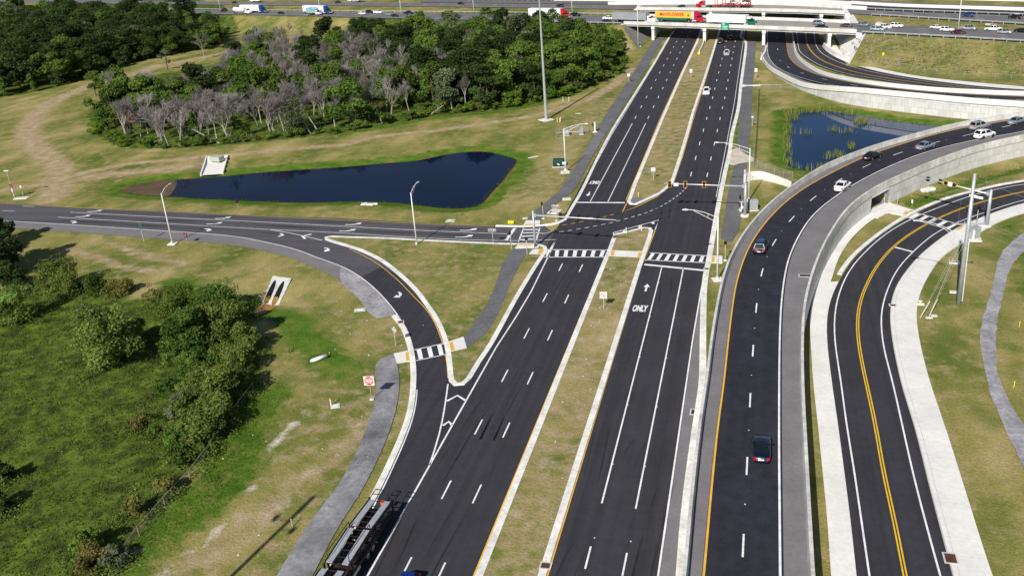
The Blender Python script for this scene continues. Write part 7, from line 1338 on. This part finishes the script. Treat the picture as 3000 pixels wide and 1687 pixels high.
# dense wood at the upper left
WOOD='trees of the dense dark wood at the upper left'
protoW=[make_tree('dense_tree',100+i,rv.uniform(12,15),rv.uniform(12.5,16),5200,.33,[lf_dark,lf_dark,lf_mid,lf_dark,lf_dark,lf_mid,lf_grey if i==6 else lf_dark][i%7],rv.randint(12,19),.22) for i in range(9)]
wp=[(p[0]-2,p[1]+5) for p in GEO['wood'] if p[0]>-300]
woodpoly=[(-290,140)]+wp[1:11]+[(-236,275),(-262,300)]+[(x,yat(EBN,x)-14) for x in (-285,-300,-350,-400,-450,-500,-540)]+[(-540,330),(-420,230),(-340,170)]
nw=0
for x,y in scatter(woodpoly,10.6,5,.4,lambda x,y:inview(x,y,9) and topok(x,y,11.5,GEO['wood'],6)):
    pr=protoW[rv.choice((0,1,2,3,4,5,7,8,0,1,3,4,6))]; s=rv.uniform(.7,1.25); place(pr,None,(x,y,gz(x,y)),rv.uniform(0,6.28),'dark green broadleaf tree in the dense wood at the upper left','tree',WOOD,(s,s,s*rv.uniform(.85,1.1))); nw+=1
for x,y,s in ((-228,283,.78),(-236,290,.85),(-225,269,.75),(-232,273,.85),(-243,301,.85),(-250,311,.85),(-223,258,.7),(-238,281,.9),(-240,246,.8),(-236,236,.75),(-243,226,.85),(-250,240,.95),(-241,258,.9),(-247,270,.95),(-242,205,.85),(-248,214,.95),(-241,192,.8),(-232,248,.65),(-257,255,1.0),(-255,228,1.0)): place(protoW[rv.randrange(6)],None,(x,y,gz(x,y)),rv.uniform(0,6),'dark green broadleaf tree in the dense wood at the upper left','tree',WOOD,s)
# front fringe of the wood, lower and brighter
FR='small trees along the front edge of the dense wood'
protoF=[make_tree('edge_tree',200+i,rv.uniform(6.5,8.5),rv.uniform(6,8),1700,.3,[lf_dark,lf_mid,lf_dark][i],9,.12) for i in range(3)]
for a,b in zip(GEO['wood'][:11],GEO['wood'][1:12]):
    l=math.hypot(b[0]-a[0],b[1]-a[1])
    for i in range(max(1,int(l/5.5))):
        t=(i+rv.random()*.6)/max(1,int(l/5.5)); x,y=a[0]+(b[0]-a[0])*t-1.5+rv.uniform(-1,1),a[1]+(b[1]-a[1])*t+2+rv.uniform(-1,1)
        if inview(x,y,4): place(protoF[rv.randrange(3)],None,(x,y,gz(x,y)),rv.uniform(0,6.28),'low dark tree at the foot of the dense wood along the grass track','tree',FR,rv.uniform(.7,1.1))
# trees beyond the highway at the top edge
TB='trees beyond the highway at the top edge'
for x in range(-300,-80,11):
    y=yat(WBF,x)+34+rv.uniform(-4,8)
    if x<-150: place(protoW[rv.randrange(6)],None,(x,y,0),rv.uniform(0,6),'dark tree cut by the top edge beyond the far highway lanes','tree',TB,rv.uniform(.7,.95))
for x,dy in ((178,58),(186,60),(196,58),(205,62)): place(protoW[rv.randrange(6)],None,(x,yat(WBF,x)+dy,0),rv.uniform(0,6),'dark tree at the top right corner behind the tall pale wall','tree','trees at the top right corner',.8)
# mixed grove
gp=GEO['grove']
GG,GB,GRD='green trees of the mixed grove','leafless grey trees of the mixed grove','reddish trees of the mixed grove'
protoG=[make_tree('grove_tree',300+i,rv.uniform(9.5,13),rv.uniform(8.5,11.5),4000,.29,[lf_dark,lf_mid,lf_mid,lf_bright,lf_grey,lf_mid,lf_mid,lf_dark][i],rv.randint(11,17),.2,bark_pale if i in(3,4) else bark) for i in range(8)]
protoB=[bare_tree('bare_tree',400+i,rv.uniform(9.5,12.5),8) for i in range(6)]
protoRd=[bare_tree('reddish_tree',450,9,8,lf_brown),make_tree('reddish_tree',451,8,7,800,.28,lf_brown,9,.3)]
def barep(x,y):   # share of leafless trees: most on the west half
    return (.8 if x<-82 else float(np.clip(.8-(x+82)/30,0.02,.8))) if (x>-142 or y>122) else .12
for x,y in scatter(gp,7.7,9,.42,lambda x,y:inview(x,y,8) and topok(x,y,12,GEO['grove_sil'],1.5)):
    dd_=float(dist_line(np.array([x]),np.array([y]),gp,True)[0])
    if dd_<2.2: continue
    front=(y<95+.35*(x+110)) if x<-60 else (x+y<75)
    z=gz(x,y); rz=rv.uniform(0,6.28)
    if y>yat(EBN,x)-17: continue
    q=rv.random()
    if q<.035 and x<-60: place(protoRd[rv.randrange(2)],None,(x,y,z),rz,'reddish brown tree among the grey trees of the grove','tree',GRD,rv.uniform(.7,1)); continue
    if rv.random()<barep(x,y):
        place(protoB[rv.randrange(6)],None,(x,y,z),rz,'leafless pale grey tree in the left half of the mixed grove','bare tree',GB,rv.uniform(1.05,1.5) if dd_<22 else rv.uniform(.85,1.25))
        if rv.random()<.25: place(protoG[rv.choice((1,2,3,4,6))],None,(x+rv.uniform(-3,3),y+rv.uniform(-3,3),z),rz,'leafy green tree in the mixed grove beside the tall mast','tree',GG,rv.uniform(.3,.62))
    else:
        s=rv.uniform(.75,1.28)*(.85 if dd_<5 else 1); place(protoG[rv.choice((0,1,2,4,5,6,7,0,5)) if x>-110 else rv.choice((1,2,3,6,7))],None,(x,y,z),rz,'leafy green tree in the mixed grove beside the tall mast','tree',GG,(s,s,s*rv.uniform(.85,1.15)))
# pale leaning dead trunks at the grove front
GD_='pale dead trunks leaning at the front of the grove'
for i,(x,y,tx,ty,h) in enumerate(((-88,92,-5,2,8),(-86,93,-6,2,9),(-90,91,-7,1,6),(-110,82,-9,2,3.5),(-105,83,-6,3,2.5),(-121,80,2,1,9),(-60,112,5,-2,3),(-97,90,-3,0,7))):
    E=empty('dead_trunk',(x,y,0),0,'bare white trunk leaning out of the grove towards the pond','dead tree',GD_); m=MB(); m.tube((0,0,-.1),(tx,ty,h),.2,.07,6); m.build('trunk',bark_pale,E); m=MB()
    for k in range(7): t=.4+.08*k; m.tube((tx*t,ty*t,h*t),(tx*t+rv.uniform(-1.6,1.0),ty*t+rv.uniform(-1,1),h*t+rv.uniform(.4,1.6)),.05,.02,4)
    m.build('branches',bark_pale,E)
# bright shrubs along the foot of the grove
GS_='bright green shrubs along the foot of the grove'
protoS=[make_tree('shrub',500+i,rv.uniform(2.6,3.4),rv.uniform(4.5,5.5),1500,.2,[lf_bright,lf_mid,lf_bright,lf_olive][i],8,.05,r=.08) for i in range(4)]
ring=clean(gp,2)
for a,b in zip(ring,ring[1:]):
    l=math.hypot(b[0]-a[0],b[1]-a[1])
    if a[1]>190 and a[0]<-20: break
    k=max(1,int(l/3.4))
    for i in range(k):
        t=(i+rv.random()*.7)/k; x,y=a[0]+(b[0]-a[0])*t+rv.uniform(-1.6,1.0),a[1]+(b[1]-a[1])*t+rv.uniform(.2,3.2)
        bright=-72<x<-25
        place(protoS[rv.choice((0,0,2,1)) if bright else rv.choice((1,1,3,2))],None,(x,y,gz(x,y)),rv.uniform(0,6),'bright low shrub at the foot of the grove facing the road' if True else '','shrub',GS_,rv.uniform(.7,1.35) if bright else rv.uniform(.5,1.0))
# isolated tree left of the grove
E=make_tree('round_tree',610,8.5,9,2600,.3,lf_mid,10,.35); E.location=(-201,152,0); tag(E,'round green tree standing free at the left tip of the grove','tree')
E=bare_tree('bare_tree',612,15,9); E.location=(-203,229,0); tag(E,'tall pale leafless tree standing before the dense wood','bare tree')
E=make_tree('young_tree',613,9,5,900,.28,lf_grey,7,.3); E.location=(-206,205,0); tag(E,'thin grey green tree between the dense wood and the grove','tree')
# shrubs and willows of the lower left field
LM={0:lf_pale,1:lf_mid,2:lf_olive,3:lf_mid,4:lf_yel,5:lf_grey}
used={}
names={0:'pale green willow',1:'mid green shrub',2:'olive shrub',3:'dark green shrub',4:'yellow green low shrub',5:'grey green shrub'}
LAB={0:'big round pale willow standing alone in the lower left field',1:'small pale willow touching the right side of the big round willow',2:'tall bright green bush right of the big round willow',3:'olive brown bush behind the bright green bush by the culvert',4:'dark bush row left of the culvert, left part',5:'dark bush row left of the culvert, right part nearest the culvert',12:'pale green tree at the left edge casting a long shadow',17:'dark tree at the left edge beside the cross street',11:'dark bush at the left edge above the pale green tree'}
for i,(x,y,w_,h,t) in enumerate(SHRUBS):
    big=h>4.5; n=int(min(17000,1500+w_*h*190)); nb=int(13+w_*2.6)
    g_=np.random.default_rng(700+i); bl=crown_blobs(g_,h*.97,w_*.98,nb,.05 if not big else .12)
    if i==0: bl+=[(0,0,h*.45,w_*.4,w_*.4,h*.38)]
    E=empty('willow_tree' if t==0 else 'field_shrub',(x-.0,y+w_*.28,gz(x,y)),0,LAB.get(i),'tree' if t==0 else 'shrub')
    if i not in LAB: tag(E,names[t]+' in the overgrown belt of the lower left field','shrub','%ss of the lower left field'%names[t])
    trunk_mb(g_,h,w_,bl,.12 if h<4 else .2).build('trunk',bark,E); obj('crown',leaf_mesh('crown',bl,n,.135 if h<6 else .17,lf_dark if i in(11,17,18,19,30,33) else LM[t],700+i,.7,.16),E)
g_=np.random.default_rng(5)
for k in range(30):
    t=g_.random(); x=-43+12.5*t+g_.normal(0,2.0); y=-31-31*t+g_.normal(0,2.2)
    h=g_.uniform(1.8,4.2); w_=g_.uniform(2.6,4.8); kk=int(g_.choice((1,2,2,3,1))); bl=crown_blobs(g_,h,w_,16,.05)
    if not inside(np.array([x]),np.array([y]),field_poly)[0]: x-=2.5
    E=empty('field_shrub',(x,y,-.1),0,names[kk]+' in the overgrown belt of the lower left field','shrub','%ss of the lower left field'%names[kk]); trunk_mb(g_,h,w_,bl,.08).build('trunk',bark,E); obj('crown',leaf_mesh('crown',bl,2600,.12,LM[kk],900+k,.7,.16),E)
for (x,y,h,w_,lab) in ((-100,-9,10,8,'tree crown cut by the left edge, highest one beside the cross street'),(-94,-17.5,9.5,8,'dark tree at the left edge between dark bush and cross street'),(-97,-14,10,8,'dark tree crown at the left edge just below the cross street shadow'),(-110,-9,10.5,9,'big dark tree at the left edge shading the grass below the cross street'),(-103.5,-15,8.5,8,'second dark tree at the left edge behind the dark bush'),(-112,1,8.5,7,'dark tree at the left edge nearest the cross street'),(-66,-66,6,6,'dark tree cut by the left edge, lowest one in the field')):
    E=make_tree('edge_field_tree',int(900-x),h,w_,4200,.24,lf_dark,12,.12); E.location=(x,y,-.1); tag(E,lab,'tree')
# undergrowth that ties the shrubs of the belt together
g_=np.random.default_rng(15)
for nm,mm,sd,lab in (('undergrowth',lf_olive,1,'low olive undergrowth between the shrubs of the lower left field'),('bramble',lf_mid,2,'low green brambles between the shrubs of the lower left field')):
    ub=[]
    for (x,y,w_,h,t) in SHRUBS:
        if y>-15: continue
        for k in range(7): a=g_.uniform(0,6.28); r=w_*g_.uniform(.3,.75); ub.append((x+r*math.cos(a),y+w_*.28+r*math.sin(a),g_.uniform(.0,.25),g_.uniform(.6,1.5),g_.uniform(.6,1.5),g_.uniform(.25,.8)))
    for k in range(70): t=g_.random(); ub.append((-44+14*t+g_.normal(0,2.5),-30-36*t+g_.normal(0,2.5),.1,g_.uniform(.5,1.4),g_.uniform(.5,1.4),g_.uniform(.2,.7)))
    for k in range(60): ub.append((g_.uniform(-75,-30),g_.uniform(-85,-28),.0,g_.uniform(.4,1.2),g_.uniform(.4,1.2),g_.uniform(.12,.4)))
    o=obj(nm,leaf_mesh(nm,ub,26000,.1,mm,sd,.6,.25)); tag(o,lab,'undergrowth',kind='stuff')
# weeds of the field: countless tufts, one object
g=np.random.default_rng(42); fx=[p[0] for p in field_poly]; fy_=[p[1] for p in field_poly]; n=52000
px=g.uniform(-100,-14,n); py=g.uniform(-100,-22,n); nz=np.sin(px*.55+1.3*np.sin(py*.4))*np.sin(py*.5+1.1*np.sin(px*.33))+.6*np.sin(px*1.7)*np.sin(py*1.9)
ok=inside(px,py,field_poly)&(g.uniform(-1.1,1.3,n)<nz+.35); px,py=px[ok],py[ok]; k=len(px)
def tufts(name,px,py,pz,hmin,hmax,m_,seed,wd=.16,per=3,upr=.55):
    g=np.random.default_rng(seed); k=len(px); P=np.column_stack([px,py,pz]).repeat(per,0); K=k*per
    a=g.normal(size=(K,3)); a[:,2]*=.3; a/=np.linalg.norm(a,axis=1)[:,None]; u=np.column_stack([g.normal(0,upr,K),g.normal(0,upr,K),np.ones(K)]); u/=np.linalg.norm(u,axis=1)[:,None]
    h=g.uniform(hmin,hmax,K)[:,None]; w_=wd*g.uniform(.6,1.4,K)[:,None]; P=P+g.normal(0,.12,(K,3))*[1,1,0]
    V=np.stack([P-a*w_*.5,P+a*w_*.5,P+u*h*.7+a*w_*.45,P+u*h-a*w_*.1],1).reshape(-1,3)
    me=bpy.data.meshes.new(name); me.from_pydata(V.tolist(),[],np.arange(4*K).reshape(K,4).tolist()); me.materials.append(m_)
    at=me.attributes.new('tint','FLOAT','FACE'); at.data.foreach_set('value',np.clip(g.normal(.4,.25,K)+.0,0,1).astype(np.float32)); o=obj(name,me); o['kind']='stuff'; return o
weeds=leaf_material('weeds',(.045,.066,.012),(.14,.2,.032))
o=tufts('weeds',px,py,np.full(k,-.1),.08,.34,weeds,1,.15,3,.8); tag(o,'knee high weeds covering the lower left field','weeds')
# reeds of the right pond
rx,ry=[],[]
def clump(cx,cy,sx,sy,n):
    rx.extend(g.normal(cx,sx,n)); ry.extend(g.normal(cy,sy,n))
edge=clean(GEO['pond2'],.5)
for (i0,i1,dn,sp) in ((0,5,7,.7),(10,17,2.2,.5)):
    for i in range(i0,min(i1,len(edge)-1)):
        a,b=edge[i],edge[i+1]; L_=math.hypot(b[0]-a[0],b[1]-a[1])
        for j in range(int(L_*dn)): t=g.random(); rx.append(a[0]+(b[0]-a[0])*t+g.normal(0,sp)); ry.append(a[1]+(b[1]-a[1])*t+g.normal(0,sp))
for c in ((54.5,96,.9,1.4,50),(41,86,.7,.5,7),(47.5,89,1.0,.6,10),(50.5,87,.9,.6,11),(50.3,73,.5,.5,14),(46.5,66,.7,.9,26),(44.6,64.5,.3,.3,6),(38.3,103,1.3,2.2,60),(43,109,2,.8,60),(42.5,56.6,1.8,.4,24),(36.6,76,.3,4,30)): clump(*c)
o=tufts('reeds',np.array(rx),np.array(ry),np.full(len(rx),-.55),.7,1.9,reed_m,2,.11,3,.13); tag(o,'green and straw coloured reeds standing in the pond by the ramp','reeds')
# rough grass along banks and on the grass islands edges
def along(line,n,sp,seed):
    g=np.random.default_rng(seed); s=arclen(line); P=np.array([p[:2] for p in line]); t=g.uniform(0,s[-1],n); x=np.interp(t,s,P[:,0])+g.normal(0,sp,n); y=np.interp(t,s,P[:,1])+g.normal(0,sp,n); return x,y
bx,by=along(pond1+[pond1[0]],2600,.5,3); b2=along([(54,101.5),(64,96),(78,84),(88,77)],1500,1.0,4); b3=along([(56.5,33),(66,43),(80,55),(96,66)],2200,1.1,5); b4=along(GEO['lushline'],2500,1.6,6); b5=along(smooth('bright_edge',3,2,1,True),2600,2.0,7)
bx=np.concatenate([bx,b2[0],b3[0],b4[0],b5[0]]); by=np.concatenate([by,b2[1],b3[1],b4[1],b5[1]])
bank=leaf_material('bank_grass',(.06,.1,.012),(.15,.2,.035))
o=tufts('bank_grass',bx,by,np.array([max(gz(a,b),-.62)-.03 for a,b in zip(bx,by)]),.08,.24,bank,8,.07,3,.5); tag(o,'long green grass on the pond banks and along the wall','grass')
# rough scrub on the right embankment
g=np.random.default_rng(91); n=52000; qx=g.uniform(60,150,n); qy=g.uniform(110,200,n); qz=np.array([gz(a,b) for a,b in zip(qx,qy)]); nz=np.sin(qx*.31+1.7*np.sin(qy*.23))*np.sin(qy*.37+qx*.1)+.5*np.sin(qx*1.1)*np.sin(qy*1.3)
ok=(qz>.4)&(qz<ZI-.5)&(g.uniform(-.6,1.4,n)<nz)
o=tufts('embankment_scrub',qx[ok],qy[ok],qz[ok]-.03,.08,.38,leaf_material('scrub',(.07,.065,.026),(.17,.16,.055)),9,.16,3,.7); tag(o,'rough green and brown scrub on the right highway embankment','scrub')
# scattered sods and small stones on the dry slopes
sx,sy=[],[]
E=None
g=np.random.default_rng(77); st_=MB()
for (x0,x1,y0,y1,nn) in ((-34,-12,-85,-20,45),(-30,-6,-30,8,30),(62,110,140,185,140),(8,12,-60,0,25)):
    for i in range(nn):
        x,y=g.uniform(x0,x1),g.uniform(y0,y1)
        if inside(np.array([x]),np.array([y]),field_poly)[0]: continue
        z=gz(x,y)+(.19 if 8<=x<=12 else .0); r=g.uniform(.04,.12); st_.box(x,y,z+.03,r*2,r*1.5,r,g.uniform(0,3),.7)
o=st_.build('stones',sand_m); tag(o,'small pale stones strewn over the dry grass','stones',kind='stuff')
print('trees',nw,len(bpy.data.objects))
